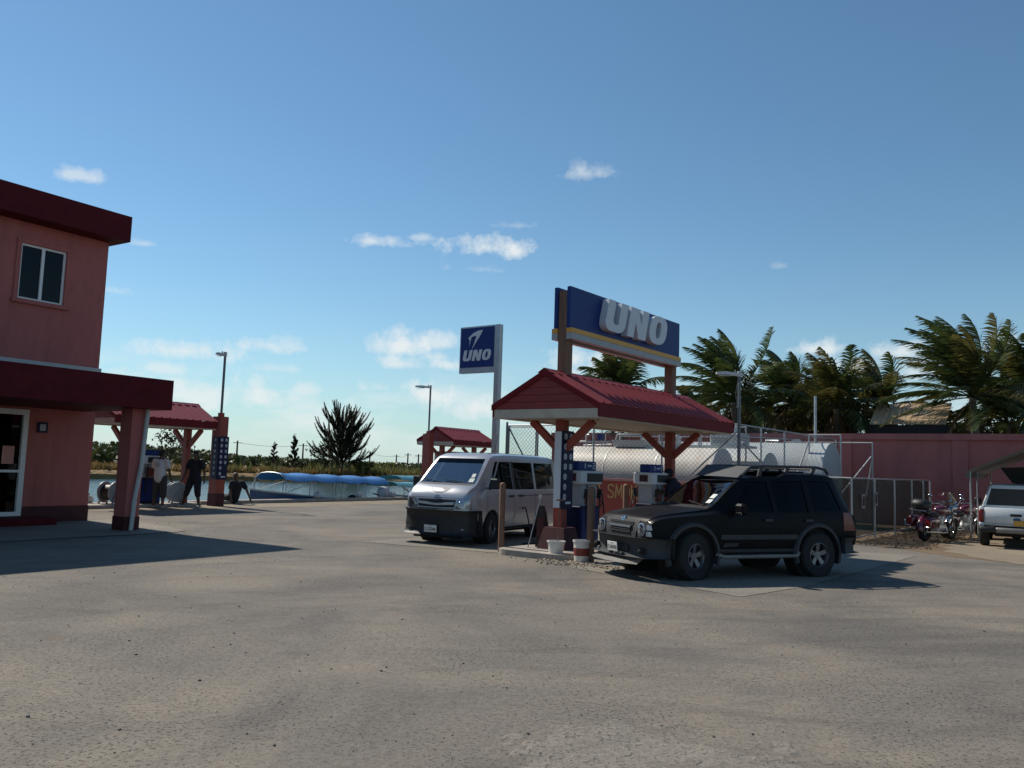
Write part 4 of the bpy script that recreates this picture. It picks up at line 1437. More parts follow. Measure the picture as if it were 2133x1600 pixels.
# ================================================================== BOATS
def hull(root, L_, B_, zb0, zs0, keel, mt_in, mt_out):
    """open panga hull along local Y (bow at y = 0)"""
    n = 22
    outer, inner = [], []
    for i in range(n + 1):
        f = i / n
        w = B_ / 2 * (min(1, (f * 2.6) ** .62) if f < .385 else 1) * (1 - .12 * max(0, f - .6) / .4)
        w = max(w, .03)
        zg = zb0 + (zs0 - zb0) * min(1, f * 1.15) ** .8
        kz = keel + (.75 * (1 - f / .22) ** 2 if f < .22 else 0)
        y = f * L_
        outer.append([(-w, y, zg), (-w * .93, y, (zg + kz) / 2), (-w * .55, y, kz + .08), (0, y, kz), (w * .55, y, kz + .08), (w * .93, y, (zg + kz) / 2), (w, y, zg)])
        wi = max(w - .06, .01)
        inner.append([(wi, y + (.06 if i == 0 else 0), zg), (wi * .92, y, (zg + kz) / 2 + .05), (wi * .5, y, kz + .2), (-wi * .5, y, kz + .2), (-wi * .92, y, (zg + kz) / 2 + .05), (-wi, y + (.06 if i == 0 else 0), zg)])
    m = MB()
    vs = [p for r_ in outer for p in r_]
    fs = [(i * 7 + k, i * 7 + k + 1, i * 7 + 8 + k, i * 7 + 7 + k) for i in range(n) for k in range(6)]
    fs.append(tuple(n * 7 + k for k in range(7)))
    m.add(vs, fs)
    h_ = m.build('hull', mt_out, root, 40)
    m = MB()
    vs = [p for r_ in inner for p in r_]
    fs = [(i * 6 + k, i * 6 + k + 1, i * 6 + 7 + k, i * 6 + 6 + k) for i in range(n) for k in range(5)]
    m.add(vs, fs)
    m.build('inner_liner', mt_in, h_, 40)
    m = MB()
    for sg_ in (0, 6):
        m.tube([outer[i][sg_] for i in range(n + 1)], .035, 6)
    m.build('gunwale', MT['white'], h_, 50)
    for f in (.3, .5, .7):
        w = B_ / 2 * .9
        MB().box(-w, w, f * L_ - .15, f * L_ + .15, zs0 - .28, zs0 - .23).build('thwart', mt_in, root)

def canopy_cloth(root, y0, y1, hw, z0, z1, arch, bays, mt, sag=.09, th=.06):
    n = bays * 8
    c = 12
    m = MB()
    vs = []
    for i in range(n + 1):
        f = i / n
        zz = z0 + (z1 - z0) * f - sag * abs(math.sin(PI * f * bays)) ** 1.3
        for k in range(c + 1):
            u = -1 + 2 * k / c
            dr = .16 * max(0, abs(u) - .75) / .25
            vs.append((u * hw, y0 + (y1 - y0) * f, zz + arch * (1 - u * u) - dr + .012 * math.sin(k * 3.1 + i * 2.0)))
    m.add(vs, [(i * (c + 1) + k, i * (c + 1) + k + 1, (i + 1) * (c + 1) + k + 1, (i + 1) * (c + 1) + k) for i in range(n) for k in range(c)])
    cn = m.build('canvas_top', mt, root, 60)
    return cn

def outboard(root, x, y, z, mt, cover=False):
    m = MB()
    m.ell((x, y, z + .35), (.2 if not cover else .32, .3 if not cover else .34, .24 if not cover else .3), 16, 10)
    o = m.build('outboard_motor', mt, root, 60)
    m = MB()
    m.box(x - .08, x + .08, y - .05, y + .12, z - .75, z + .2)
    m.bar((x, y - .2, z + .2), (x, y - .7, z + .32), .05)
    m.build('leg', MT['black'], o)

b1 = thing('panga_boat', 'pale blue open boat with long bright blue canvas awning moored at the quay', 'boat', WB(-6.75, 10.9), -A33)
hull(b1, 7.7, 2.0, .48, -.12, -1.05, MT['boatblue'], MT['hullnavy'])
canopy_cloth(b1, 1.0, 7.4, 1.0, 1.06, .90, .15, 4, MT['tarpblue'], .06)
for i, y in enumerate((1.0, 2.6, 4.2, 5.8, 7.4)):
    zt = 1.06 - .16 * (y - 1) / 6.4
    m = MB()
    zg = .48 - .6 * min(1, y / 7.7 * 1.15) ** .8
    m.tube([(-.97, y, zg)] + [(u, y, zt - .02 + .15 * (1 - u * u) - (.14 if abs(u) > .9 else 0)) for u in (-.97, -.6, -.2, .2, .6, .97)] + [(.97, y, zg)], .022, 6)
    m.build('awning_hoop', MT['galv'], b1, 60)
for a, b_ in (((.9, 1.0, .85), (.35, .2, .5)), ((-.9, 1.0, .85), (-.35, .2, .5)), ((.97, 2.7, .82), (.75, 1.3, .38))):
    MB().tube([a, b_], .015, 5).build('guy_rope', MT['white'], b1)
outboard(b1, .55, 7.5, -.05, MT['letter'], True)
outboard(b1, .75, 5.2, -.35, MT['black'])
b2 = thing('skiff_boat', 'small boat with teal folding sun top and black motor beside the van', 'boat', WB(-6.55, 18.6), -A33)
hull(b2, 6.0, 1.9, .05, -.25, -1.05, MT['white'], MT['boatblue'])
canopy_cloth(b2, .2, 4.6, .95, .78, .68, .07, 2, MT['teal'], .03)
m = MB()
for sx in (-.92, .92):
    for (ya, yb) in ((.4, 2.0), (2.0, .4), (2.2, 4.2), (4.2, 2.2)):
        m.tube([(sx, ya, -.15), (sx, yb, .70)], .016, 5)
m.build('top_frame', MT['galvd'], b2, 60)
outboard(b2, .5, 2.2, -.15, MT['black'], True)
m = MB()
for k in range(4):
    m.tube([(.4 + k * .1, 1.8 + k * .2, .1), (.3 + k * .2, 1.6 + k * .35, .55)], .012, 5)
m.build('fishing_rod', MT['black'], b2)
b3 = thing('far_skiff', 'boat with faded blue sun top lying further out on the water', 'boat', WB(-9.6, 22.5), -A33)
hull(b3, 6.2, 2.0, .05, -.25, -1.05, MT['white'], MT['boatblue'])
canopy_cloth(b3, .2, 5.2, .95, .98, .95, .09, 2, MT['teal'], .02)
m = MB()
for sx in (-.92, .92):
    for y in (.4, 2.6, 5.0):
        m.tube([(sx, y, -.2), (sx, y, .98)], .02, 5)
m.build('top_frame', MT['galvd'], b3, 60)
for (t, s, lab) in ((-5.42, 13.35, 'white mooring buoy on the quay edge by the blue awning boat bow'), (-5.42, 15.9, 'white mooring buoy on the quay edge by the covered motor'), (-5.42, 18.2, 'white mooring buoy on the quay edge by the teal sun top'), (-5.4, 3.2, 'white mooring buoy on the quay edge by the hose reel')):
    m = MB()
    m.ell((0, 0, .14), (.17, .17, .15), 16, 10)
    o = m.build('mooring_buoy', MT['white'], None, 60, WB(t, s, .10))
    m = MB()
    m.lathe([(.04, .27), (.05, .30), (.02, .33)], 10)
    m.build('eyelet', MT['polegrey'], o)
    tag(o, lab, 'buoy', 'white buoys along the quay')

# ================================================================== SMALL THINGS BY THE PUMPS
def pail(name, label, p, r0, r1, h, mt, stripe=None, rotz=0):
    b_ = thing(name, label, 'bucket', p, rotz)
    MB().lathe([(.002, .01), (r0, .0), (r0 + (r1 - r0) * .9, h * .9), (r1 + .012, h * .905), (r1 + .012, h), (r1 - .008, h), (r1 - .012, h * .9), (r0 - .01, .02), (.002, .02)], 28).build('body', mt, b_, 40)
    if stripe:
        k = r1 - r0
        MB().lathe([(r0 + k * .28 + .002, h * .28), (r0 + k * .64 + .002, h * .64)], 28).build('label_band', stripe, b_, 40)
    m = MB()
    m.tube([(r1 * math.cos(R(a)) * 1.0 + (.012 if a in (0, 180) else 0), -r1 * .42 * math.sin(R(a)) - .02, h * .92 - r1 * .95 * math.sin(R(a))) for a in range(0, 181, 15)], .004, 5)
    m.build('handle', MT['galv'], b_)
    return b_
p = WC(.46, -.78)
b_ = pail('white_bucket', 'low white bucket with a squeegee standing in it by the island', (p.x, p.y, .115), .135, .17, .235, MT['bucketw'])
m = MB()
m.tube([(.02, 0, .03), (.05, .03, .75), (.055, .035, 1.0)], .011, 6)
m.bar((-.02, .02, 1.0), (.13, .05, 1.0), .03)
sq = m.build('squeegee', MT['wood'], None, 50, (p.x, p.y, .13))
tag(sq, 'long handled squeegee standing upright in the low white bucket', 'squeegee')
p = WC(1.05, -.80)
pail('paint_pail', 'tall pail with red label band on the gravel by the bollard', (p.x, p.y, .01), .135, .155, .40, MT['bucketw'], MT['bucketr'])
m = MB()
p = WC(-.52, -.35)
q_ = WC(-.20, -.14)
m.tube([(0, 0, 0), ((q_.x - p.x) * .6, (q_.y - p.y) * .6, 1.0)], .012, 6)
m.lathe([(.03, 1.0), (.03, 1.08)], 8, Matrix.Translation(((q_.x - p.x) * .6, (q_.y - p.y) * .6, 0)))
bd = m.build('broom', MT['galv'], None, 50, (p.x, p.y, .115))
tag(bd, 'pale handled broom leaning on the maroon plinth of the canopy post', 'broom')
m = MB()
m.add([(-.12, -.02, 0), (.12, -.02, 0), (.05, -.01, .85), (-.05, -.01, .85), (-.12, .28, 0), (.12, .28, 0), (.05, .05, .85), (-.05, .05, .85)], [(0, 1, 2, 3), (4, 7, 6, 5), (0, 3, 7, 4), (1, 5, 6, 2), (2, 6, 7, 3)])
p = WC(-.42, -.05)
cn = m.build('caution_board', MT['room'], None, None, (p.x, p.y, .115), -A37)
MB().box(-.08, .08, -.026, -.02, .2, .6).build('printed_panel', MT['band'], cn)
tag(cn, 'small dark folding board standing left of the canopy post', 'sign board')
m = MB()
cc = WC(-1.15, .75)
m.tube([(.24 * math.cos(R(a)) * (1 + .1 * math.sin(a)), .2 * math.sin(R(a)), .02 + a / 720 * .03) for a in range(0, 1081, 24)], .013, 6)
hc = m.build('coiled_hose', MT['black'], None, 60, (cc.x, cc.y, .02))
tag(hc, 'black hose coiled on the slab beside the van', 'hose')

# ================================================================== CARPORT TENT
tp = thing('carport_tent', 'grey tarpaulin carport tent on thin poles beside the white pickup', 'tent', WC(5.55, 13.2), -A37)
for (x, y) in ((0, 0), (0, 1.3), (0, 4.2), (4.2, 0), (4.2, 4.2)):
    pipe(tp, [(x, y, 0), (x, y, 2.05)], .025, 'pole', 'galvd')
m = MB()
vs, n = [], 16
for i in range(n + 1):
    f = i / n
    y = -.1 + 4.4 * f
    for k in range(9):
        u = k / 8
        x = -.08 + 4.36 * u
        z = 2.06 + .95 * (1 - abs(u - .5) * 2) ** .92 - .05 * abs(math.sin(PI * f * 3))
        vs.append((x, y, z))
m.add(vs, [(i * 9 + k, i * 9 + k + 1, i * 9 + 10 + k, i * 9 + 9 + k) for i in range(n) for k in range(8)])
# short valance at the near eave
b0 = len(m.v)
m.add([(-.085, -.1, 2.08), (-.085, 4.3, 2.08), (-.13, 4.3, 1.88), (-.13, -.1, 1.86)], [(0, 1, 2, 3)])
m.build('tarpaulin', MT['tent'], tp, 50)
m = MB()
m.add([(.6, 1.4, 2.2), (2.6, 1.4, 2.3), (2.3, 1.5, 1.85), (1.5, 1.5, 1.62), (.9, 1.5, 1.75)], [(0, 1, 2, 3, 4)])
m.build('hanging_flap', MT['room'], tp)

# ================================================================== PALMS
MT['frond'] = leafmat('palm_frond_green', (.034, .058, .016), (.085, .104, .028), .34, .45, 1.2)
MT['frondy'] = leafmat('palm_frond_yellow', (.13, .112, .03), (.085, .085, .024), .4, .5, 1.2)
MT['frondd'] = leafmat('palm_frond_dead', (.22, .13, .055), (.13, .085, .045), .3, .6, 1.5)
def frond(root, base, az, el, L_, rnd, mt, wind, grav=.10, leaf=.62, stiff=1.0):
    d = Vector((math.cos(az) * math.cos(el), math.sin(az) * math.cos(el), math.sin(el)))
    p = Vector(base)
    n = 15
    st = L_ / n
    pts, dirs = [p.copy()], [d.copy()]
    for i in range(n):
        f = i / n
        d = (d + Vector((0, 0, -grav)) * (.4 + f) / stiff + wind * (.25 + .9 * f)).normalized()
        p = p + d * st
        pts.append(p.copy())
        dirs.append(d.copy())
    m = MB()
    m.tube(pts, [.032 * (1 - .85 * i / n) for i in range(n + 1)], 3, False)
    for i in range(1, n):
        for sub in (0, .25, .5, .75):
            f = (i + sub) / n
            if f < .14:
                continue
            P_ = pts[i].lerp(pts[i + 1], sub)
            dd = dirs[i]
            side = dd.cross(Vector((0, 0, 1)))
            if side.length < .15:
                side = dd.cross(Vector((0, 1, 0)))
            side.normalize()
            ll = leaf * (math.sin(PI * min(1, f * .86 + .13)) ** .7) * rnd.uniform(.8, 1.15)
            for sg_ in (1, -1):
                v = (side * sg_ * .75 + dd * .75 + Vector((0, 0, -.5)) + wind * 6.5 + Vector((rnd.uniform(-.15, .15), rnd.uniform(-.15, .15), rnd.uniform(-.15, .15)))).normalized()
                w = dd * .028
                mid = P_ + v * ll * .55
                tip = P_ + v * ll + Vector((0, 0, -.16 * ll)) + wind * .35 * ll
                m.add([P_ - w, P_ + w, mid + w * .9, tip, mid - w * .9], [(0, 1, 2, 3, 4)])
    return m.build('frond', mt, root)

def palm(px, Y, crown_y, label, L_, nf, seed, wind, ndead=4, yellow=.15, base_z=0):
    rnd = random.Random(seed)
    d = ray(px, crown_y)
    k = Y / d.y
    top = Vector((d.x * k, Y, CAMH + d.z * k))
    root = thing('palm_tree', label, 'palm tree', (top.x, top.y, base_z), 0, 'palms behind the pink wall')
    h = top.z - base_z
    pts, rs = [], []
    for i in range(13):
        f = i / 12
        pts.append((.25 * math.sin(f * 2) * (1 - f) + .12 * (1 - f), 0, h * f))
        rs.append(.20 * (1 - .4 * f) + (.012 if i % 2 else 0))
    MB().tube(pts, rs, 10).build('trunk', MT['trunk'], root, 60)
    w = Vector(wind)
    for i in range(nf):
        az = i * 2.39996 + rnd.uniform(-.2, .2)
        f = (i + .5) / nf
        el = R(86 - 92 * f ** 1.3 + rnd.uniform(-8, 8))
        mt = MT['frondy'] if rnd.random() < yellow + (.25 if f > .8 else 0) else MT['frond']
        frond(root, (0, 0, h), az, el, L_ * rnd.uniform(.85, 1.12), rnd, mt, w, .08 + .05 * f, .95, 1.1)
    for i in range(ndead):
        az = rnd.uniform(0, 2 * PI)
        frond(root, (0, 0, h - .1), az, R(rnd.uniform(-55, -10)), L_ * .72, rnd, MT['frondd'], w * .3, .22, .55)
    return root
WND = (-.095, .0, .03)
palm(1290, 39, 828, 'palm tree showing between the roof sign and the canopy ridge', 2.6, 26, 2, (-.05, 0, .01), 2)
palm(1528, 39, 838, 'tall windswept green palm standing behind the fence corner lamp post', 3.6, 36, 4, WND, 5, .12)
palm(1648, 41, 840, 'green palm between the tall lamp post palm and the vent pipe', 2.8, 28, 5, WND, 6, .15)
palm(1742, 38, 852, 'yellowing palm with hanging dead fronds beside the tan roofed house', 2.8, 28, 7, (-.06, 0, .01), 9, .35)
palm(1838, 40, 850, 'brown dry palm growing in front of the tan roofed house', 2.9, 20, 9, WND, 10, .6)
palm(2025, 34, 828, 'tall dark windswept palm rising above the pink wall beside the tent', 3.8, 38, 11, (-.11, 0, .04), 4, .10)
palm(2150, 36, 815, 'palm leaning in over the pink wall above the white pickup', 2.9, 28, 13, WND, 6, .3)
palm(1945, 37, 925, 'young palm with yellow fronds arching over the pink wall', 2.2, 9, 15, (-.02, 0, .0), 1, .9)
palm(1585, 43, 900, 'short palm with dead skirt in the gap behind the fence corner', 2.3, 16, 17, WND, 12, .4)
palm(1455, 44, 880, 'short palm behind the pump cabinet of the tank deck', 2.2, 16, 19, WND, 8, .3)
palm(1700, 44, 880, 'short palm growing behind the tall vent pipe', 2.4, 18, 23, WND, 9, .3)
palm(2095, 37, 880, 'short bushy palm behind the ridge of the carport tent', 2.4, 18, 29, WND, 8, .35)
# dark undergrowth behind the wall
MT['shrub'] = leafmat('dark_shrub', (.022, .032, .012), (.05, .055, .02), .2, .6, .6)
for (px, Y, z, rr, lab) in ((1610, 44, 4.6, 2.2, 'dark shrub mass behind the middle fuel tank'), (1490, 45, 4.2, 2.2, 'dark shrub mass behind the pipe deck'), (2070, 40, 3.8, 1.8, 'dark shrub mass behind the tall palm by the tent'), (1780, 41, 4.2, 1.8, 'dark shrub mass under the yellowing palm'), (1690, 46, 5.0, 2.0, 'dark shrub mass behind the vent pipe'), (1960, 45, 4.0, 1.6, 'dark shrub mass right of the tan roofed house')):
    d = ray(px, 900)
    k = Y / d.y
    root = thing('shrub', lab, 'shrub', (d.x * k, Y, 0), 0, 'shrubs behind the pink wall')
    m = MB()
    rnd = random.Random(px)
    for _ in range(40):
        leafclump(m, (rnd.uniform(-rr, rr), rnd.uniform(-.8, .8), z + rnd.uniform(-2.2, .8)), .75, 60, .16, rnd)
    m.build('foliage', MT['shrub'], root)
    MB().tube([(0, 0, 0), (.1, 0, z * .5), (-.1, 0, z)], [.12, .09, .05], 8).build('trunk', MT['bark'], root)

# ================================================================== CASUARINA AND BANK TREES
MT['needle'] = leafmat('casuarina_needles', (.036, .036, .022), (.070, .066, .038), .3, .6, .5)
def plume(m, p, d, L_, rnd, w=.35, dens=1.0, nl=.5, nw=.035):
    """feathery branch tip: axis with many needles pointing forward"""
    n = int(26 * dens * max(1, L_))
    up = Vector((0, 0, 1))
    q = Vector(p)
    d = Vector(d).normalized()
    st = L_ / n
    for i in range(n):
        f = i / n
        d = (d + up * .014 * (1 if f > .25 else .3)).normalized()
        q = q + d * st
        for _ in range(3):
            r_ = Vector((rnd.gauss(0, 1), rnd.gauss(0, 1), rnd.gauss(0, 1)))
            r_ = (r_ - d * r_.dot(d)).normalized()
            ll = nl * (1 - f * .72) * rnd.uniform(.6, 1.2)
            v = (d * 1.1 + r_ * w * 2).normalized() * ll
            s = d.cross(r_).normalized() * nw * rnd.uniform(.6, 1.4)
            m.add([q - s, q + s, q + v], [(0, 1, 2)])
    return q
def casuarina(x, y, h, rad, label, seed, nb):
    rnd = random.Random(seed)
    t = thing('casuarina_tree', label, 'tree', (x, y, .1), 0, 'casuarinas on the far bank')
    tr, cr = MB(), MB()
    tr.tube([(0, 0, -.3), (.05, 0, h * .3), (0, .05, h * .62), (.05, 0, h * .9)], [.035 * h * .5, .026 * h * .5, .013 * h * .5, .02], 8)
    for i in range(nb):
        f = (i + .5) / nb
        z = h * (.10 + .62 * f)
        az = i * 2.39996 + rnd.uniform(-.4, .4)
        el = R(20 + 42 * f + rnd.uniform(-8, 10))
        L_ = rad * (1.10 - .30 * f) * rnd.uniform(.8, 1.12)
        d = Vector((math.cos(az) * math.cos(el), math.sin(az) * math.cos(el), math.sin(el)))
        p = Vector((0, 0, z))
        e = p + d * L_ * .55 + Vector((0, 0, .05 * L_))
        tr.tube([p, p + d * L_ * .3, e], [.05, .035, .02], 5)
        for k in range(10):
            g = .15 + .85 * k / 9
            q = p + d * L_ * .62 * g
            v = (d + Vector((rnd.uniform(-.6, .6), rnd.uniform(-.6, .6), rnd.uniform(-.05, .75)))).normalized()
            plume(cr, q, v, L_ * rnd.uniform(.30, .52), rnd, .36, 1.05, .60 * h / 9, .038 * h / 9 + .006)
    for k in range(6):
        plume(cr, (rnd.uniform(-.15, .15), rnd.uniform(-.15, .15), h * (.55 + .035 * k)), (rnd.uniform(-.2, .2), rnd.uniform(-.2, .2), 1), h * .17, rnd, .3, 1.2, .5 * h / 9, .03 * h / 9 + .006)
    tr.build('trunk', MT['bark'], t, 60)
    cr.build('crown', MT['needle'], t)
casuarina(-20.2, 102, 7.3, 5.2, 'broad feathery casuarina tree on the far bank behind the boat awning', 3, 32)
casuarina(-33.5, 120, 4.6, .75, 'slim young casuarina nearest the tall utility pole', 5, 14)
casuarina(-29.6, 116, 5.8, 1.0, 'taller slim casuarina beside the second utility pole', 6, 16)
casuarina(-24.6, 112, 3.8, .6, 'slim young casuarina at the edge of the broad casuarina', 7, 12)
def bush(px, Y, h, w, lab, mt, seed, s=.22):
    d = ray(px, 975)
    k = Y / d.y
    rnd = random.Random(seed)
    t = thing('bush', lab, 'bush', (d.x * k, Y, .1), 0, 'bushes on the far bank')
    m = MB()
    for _ in range(14):
        leafclump(m, (rnd.gauss(0, w * .45), rnd.gauss(0, w * .3), h * rnd.uniform(.3, .85)), h * .28, 40, s, rnd)
    m.build('foliage', mt, t)
    MB().tube([(0, 0, -.1), (.05, 0, h * .4), (0, .05, h * .7)], [.07, .05, .02], 6).build('stem', MT['bark'], t)
bush(678, 106, 3.6, 2.4, 'round leaved bush left of the broad casuarina', MT['shrub'], 1)
bush(640, 108, 1.6, 2.2, 'low dark bush below the slim casuarinas', MT['shrub'], 2)
bush(752, 104, 1.7, 1.5, 'pale leafy bush right of the broad casuarina', MT['reed'], 3, .28)
bush(800, 112, 1.6, 1.8, 'pale leafy bush near the van windscreen', MT['reed'], 4, .28)
bush(815, 116, 1.5, 1.6, 'dark low bush near the van windscreen', MT['shrub'], 5)
bush(352, 100, 5.2, 1.9, 'dark bush rising behind the man in the white shirt', MT['shrub'], 6)

# utility poles and wires
pole_xy = []
for (px, y0, Y, lab) in ((495, 918, 170, 'dark utility pole left of the slim casuarinas'), (632, 924, 190, 'dark utility pole behind the slim casuarinas'), (771, 940, 230, 'thin utility pole right of the broad casuarina'), (826, 947, 235, 'thin utility pole left of the van'), (850, 944, 215, 'utility pole just left of the van roof'), (872, 946, 210, 'utility pole beside the orange pillar')):
    d = ray(px, y0)
    k = Y / d.y
    x, z = d.x * k, CAMH + d.z * k
    u = thing('utility_pole', lab, 'utility pole', (x, Y, 0), 0, 'utility poles beyond the far bank')
    MB().tube([(0, 0, 0), (0, 0, z)], [.22, .16], 8).build('pole', MT['bark'], u, 60)
    MB().box(-.9, .9, -.06, .06, z - .5, z - .38).build('crossarm', MT['bark'], u)
    pole_xy.append(Vector((x, Y, z - .4)))
WIRES = ['overhead wire between the pole left of the slim casuarinas and the pole behind them', 'overhead wire running behind the broad casuarina', 'overhead wire between the two thin utility poles right of the broad casuarina', 'overhead wire from the thin pole to the pole left of the van roof', 'overhead wire ending at the pole beside the orange pillar']
for wi, (a, b_) in enumerate(zip(pole_xy[:-1], pole_xy[1:])):
    m = MB()
    L_ = [a.lerp(b_, i / 10) - Vector((0, 0, .5 * math.sin(PI * i / 10))) for i in range(11)]
    m.tube([p - L_[0] for p in L_], .03, 4)
    o = m.build('overhead_wire', MT['black'], None, None, L_[0])
    tag(o, WIRES[wi], 'wire', 'wires between utility poles')
# ================================================================== VEHICLES
def pchip(xs, ys, x):
    n = len(xs)
    if x <= xs[0]:
        return ys[0]
    if x >= xs[-1]:
        return ys[-1]
    h = [xs[i + 1] - xs[i] for i in range(n - 1)]
    dl = [(ys[i + 1] - ys[i]) / h[i] for i in range(n - 1)]
    mm = [dl[0]] + [0 if dl[i - 1] * dl[i] <= 0 else 2 * dl[i - 1] * dl[i] / (dl[i - 1] + dl[i]) for i in range(1, n - 1)] + [dl[-1]]
    i = max(k for k in range(n - 1) if xs[k] <= x)
    t = (x - xs[i]) / h[i]
    return (ys[i] * (2 * t ** 3 - 3 * t * t + 1) + mm[i] * h[i] * (t ** 3 - 2 * t * t + t) + ys[i + 1] * (-2 * t ** 3 + 3 * t * t) + mm[i + 1] * h[i] * (t ** 3 - t * t))

class Car:
    """body lofted along local X (front at 0); keys: x, zb, zbelt, zt, w, wr"""
    def __init__(self, keys, dx=.045, corner=.10):
        self.k = keys
        self.xs = [r[0] for r in keys]
        self.corner = corner
        self.dx = dx

    def par(self, x):
        return [pchip(self.xs, [r[j] for r in self.k], x) for j in range(1, 6)]

    def section(self, x, inset=0.0, floor=None):
        zb, zl, zt, w, wr = self.par(x)
        w -= inset
        wr -= inset
        zt -= inset
        if floor is not None:
            zb = floor
            zl = max(zl, floor + .02)
            zt = max(zt, zl + .02)
        hg = max(zt - zl, .02)
        c = min(self.corner, .5 * hg)
        hb = zl - zb
        g = hg - c
        half = [(0, zb), (w * .88, zb), (w * .965, zb + .07 * min(1, hb)), (w * .995, zb + .28 * hb), (w, zb + .6 * hb), (w * .985, zl - .01 * hb),
                (w * .985 + (wr - w * .985) * .45, zl + .45 * g), (wr, zl + g), (wr - .28 * c, zt - .32 * c), (wr - 1.0 * c, zt - .06 * c), (wr * .45, zt + .004), (0, zt + .006)]
        return half

    def solid(self, x0, x1, inset=0.0, floor=None):
        n = max(4, int((x1 - x0) / self.dx))
        m = MB()
        K = 12
        rows = []
        for i in range(n + 1):
            x = x0 + (x1 - x0) * i / n
            hf = self.section(x, inset, floor)
            ring = [(x, -y, z) for y, z in hf] + [(x, y, z) for y, z in reversed(hf[1:-1])]
            rows.append(ring)
        q = len(rows[0])
        vs = [p for r in rows for p in r]
        fs = [(i * q + k, i * q + (k + 1) % q, (i + 1) * q + (k + 1) % q, (i + 1) * q + k) for i in range(n) for k in range(q)]
        fs += [tuple(range(q)), tuple(n * q + k for k in reversed(range(q)))]
        m.add(vs, fs)
        return m

def boolean_cut(me, cutters, name):
    a = bpy.data.objects.new('tmp_body', me)
    C.objects.link(a)
    tmp = []
    for cm in cutters:
        b_ = bpy.data.objects.new('tmp_cut', cm)
        C.objects.link(b_)
        md = a.modifiers.new('b', 'BOOLEAN')
        md.operation = 'DIFFERENCE'
        md.solver = 'EXACT'
        md.object = b_
        tmp.append(b_)
    dg = bpy.context.evaluated_depsgraph_get()
    dg.update()
    out_ = bpy.data.meshes.new_from_object(a.evaluated_get(dg))
    out_.name = name
    for o in tmp + [a]:
        bpy.data.objects.remove(o)
    return out_

def bvh_of(m):
    return BVHTree.FromPolygons([Vector(v) for v in m.v], m.f)

def bil(c, u, v):
    a, b_, c_, d = [Vector(p) for p in c]
    return a.lerp(b_, u).lerp(d.lerp(c_, u), v)

def patch(bv, corners, axis, off, nu=10, nv=8, th=0.0):
    """surface patch cast onto a body. axis 'L'/'R' side (x,z) from -y/+y, 'F' front (y,z), 'B' back (y,z), 'T' top (x,y)"""
    d = {'L': Vector((0, 1, 0)), 'R': Vector((0, -1, 0)), 'F': Vector((1, 0, 0)), 'B': Vector((-1, 0, 0)), 'T': Vector((0, 0, -1))}[axis]
    vs, nn = [], []
    for j in range(nv + 1):
        for i in range(nu + 1):
            a, b_ = bil([(*c, 0) for c in corners], i / nu, j / nv)[:2]
            o = {'L': Vector((a, -3, b_)), 'R': Vector((a, 3, b_)), 'F': Vector((-3, a, b_)), 'B': Vector((9, a, b_)), 'T': Vector((a, b_, 4))}[axis]
            hit, nrm, _, _ = bv.ray_cast(o, d)
            if hit is None:
                hit = o + d * 3
                nrm = -d
            if nrm.dot(d) > 0:
                nrm = -nrm
            vs.append(hit + nrm * off)
            nn.append(nrm)
    m = MB()
    w = nu + 1
    fs = [(j * w + i, j * w + i + 1, (j + 1) * w + i + 1, (j + 1) * w + i) for j in range(nv) for i in range(nu)]
    if th:
        k = len(vs)
        vs2 = [v - n_ * th for v, n_ in zip(vs, nn)]
        loop = [i for i in range(nu)] + [j * w + nu for j in range(nv)] + [nv * w + i for i in range(nu, 0, -1)] + [j * w for j in range(nv, 0, -1)]
        fs2 = [(loop[i], loop[(i + 1) % len(loop)], k + loop[(i + 1) % len(loop)], k + loop[i]) for i in range(len(loop))]
        m.add(vs + vs2, fs + fs2)
    else:
        m.add(vs, fs)
    return m

def cutter(corners, axis, depth0, depth1):
    """closed prism that cuts the same outline out of the body"""
    vs = []
    for dp in (depth0, depth1):
        for (a, b_) in corners:
            vs.append({'L': (a, dp, b_), 'R': (a, -dp, b_), 'F': (dp, a, b_), 'B': (dp, a, b_)}[axis])
    m = MB()
    m.add(vs, [(0, 1, 2, 3), (7, 6, 5, 4)] + [(i, (i + 1) % 4, 4 + (i + 1) % 4, 4 + i) for i in range(4)])
    return m.mesh('cut')

def sweep(path, prof):
    """path: plan points (x, y); prof: (outward, z) open profile"""
    P_ = [Vector(p) for p in path]
    m = MB()
    vs = []
    for i, p in enumerate(P_):
        t = (P_[min(i + 1, len(P_) - 1)] - P_[max(i - 1, 0)]).normalized()
        nrm = Vector((t.y, -t.x))
        for (o, z) in prof:
            vs.append((p.x + nrm.x * o, p.y + nrm.y * o, z))
    q = len(prof)
    fs = [(i * q + k, i * q + k + 1, (i + 1) * q + k + 1, (i + 1) * q + k) for i in range(len(P_) - 1) for k in range(q - 1)]
    fs += [tuple(range(q)), tuple((len(P_) - 1) * q + k for k in reversed(range(q)))]
    return m.add(vs, fs)

def cyl_y(x, z, r, y0, y1, n=40):
    M = Matrix.Translation((x, y0, z)) @ Matrix.Rotation(-PI / 2, 4, 'X')
    m = MB()
    m.lathe([(r, 0), (r, y1 - y0)], n, M)
    return m

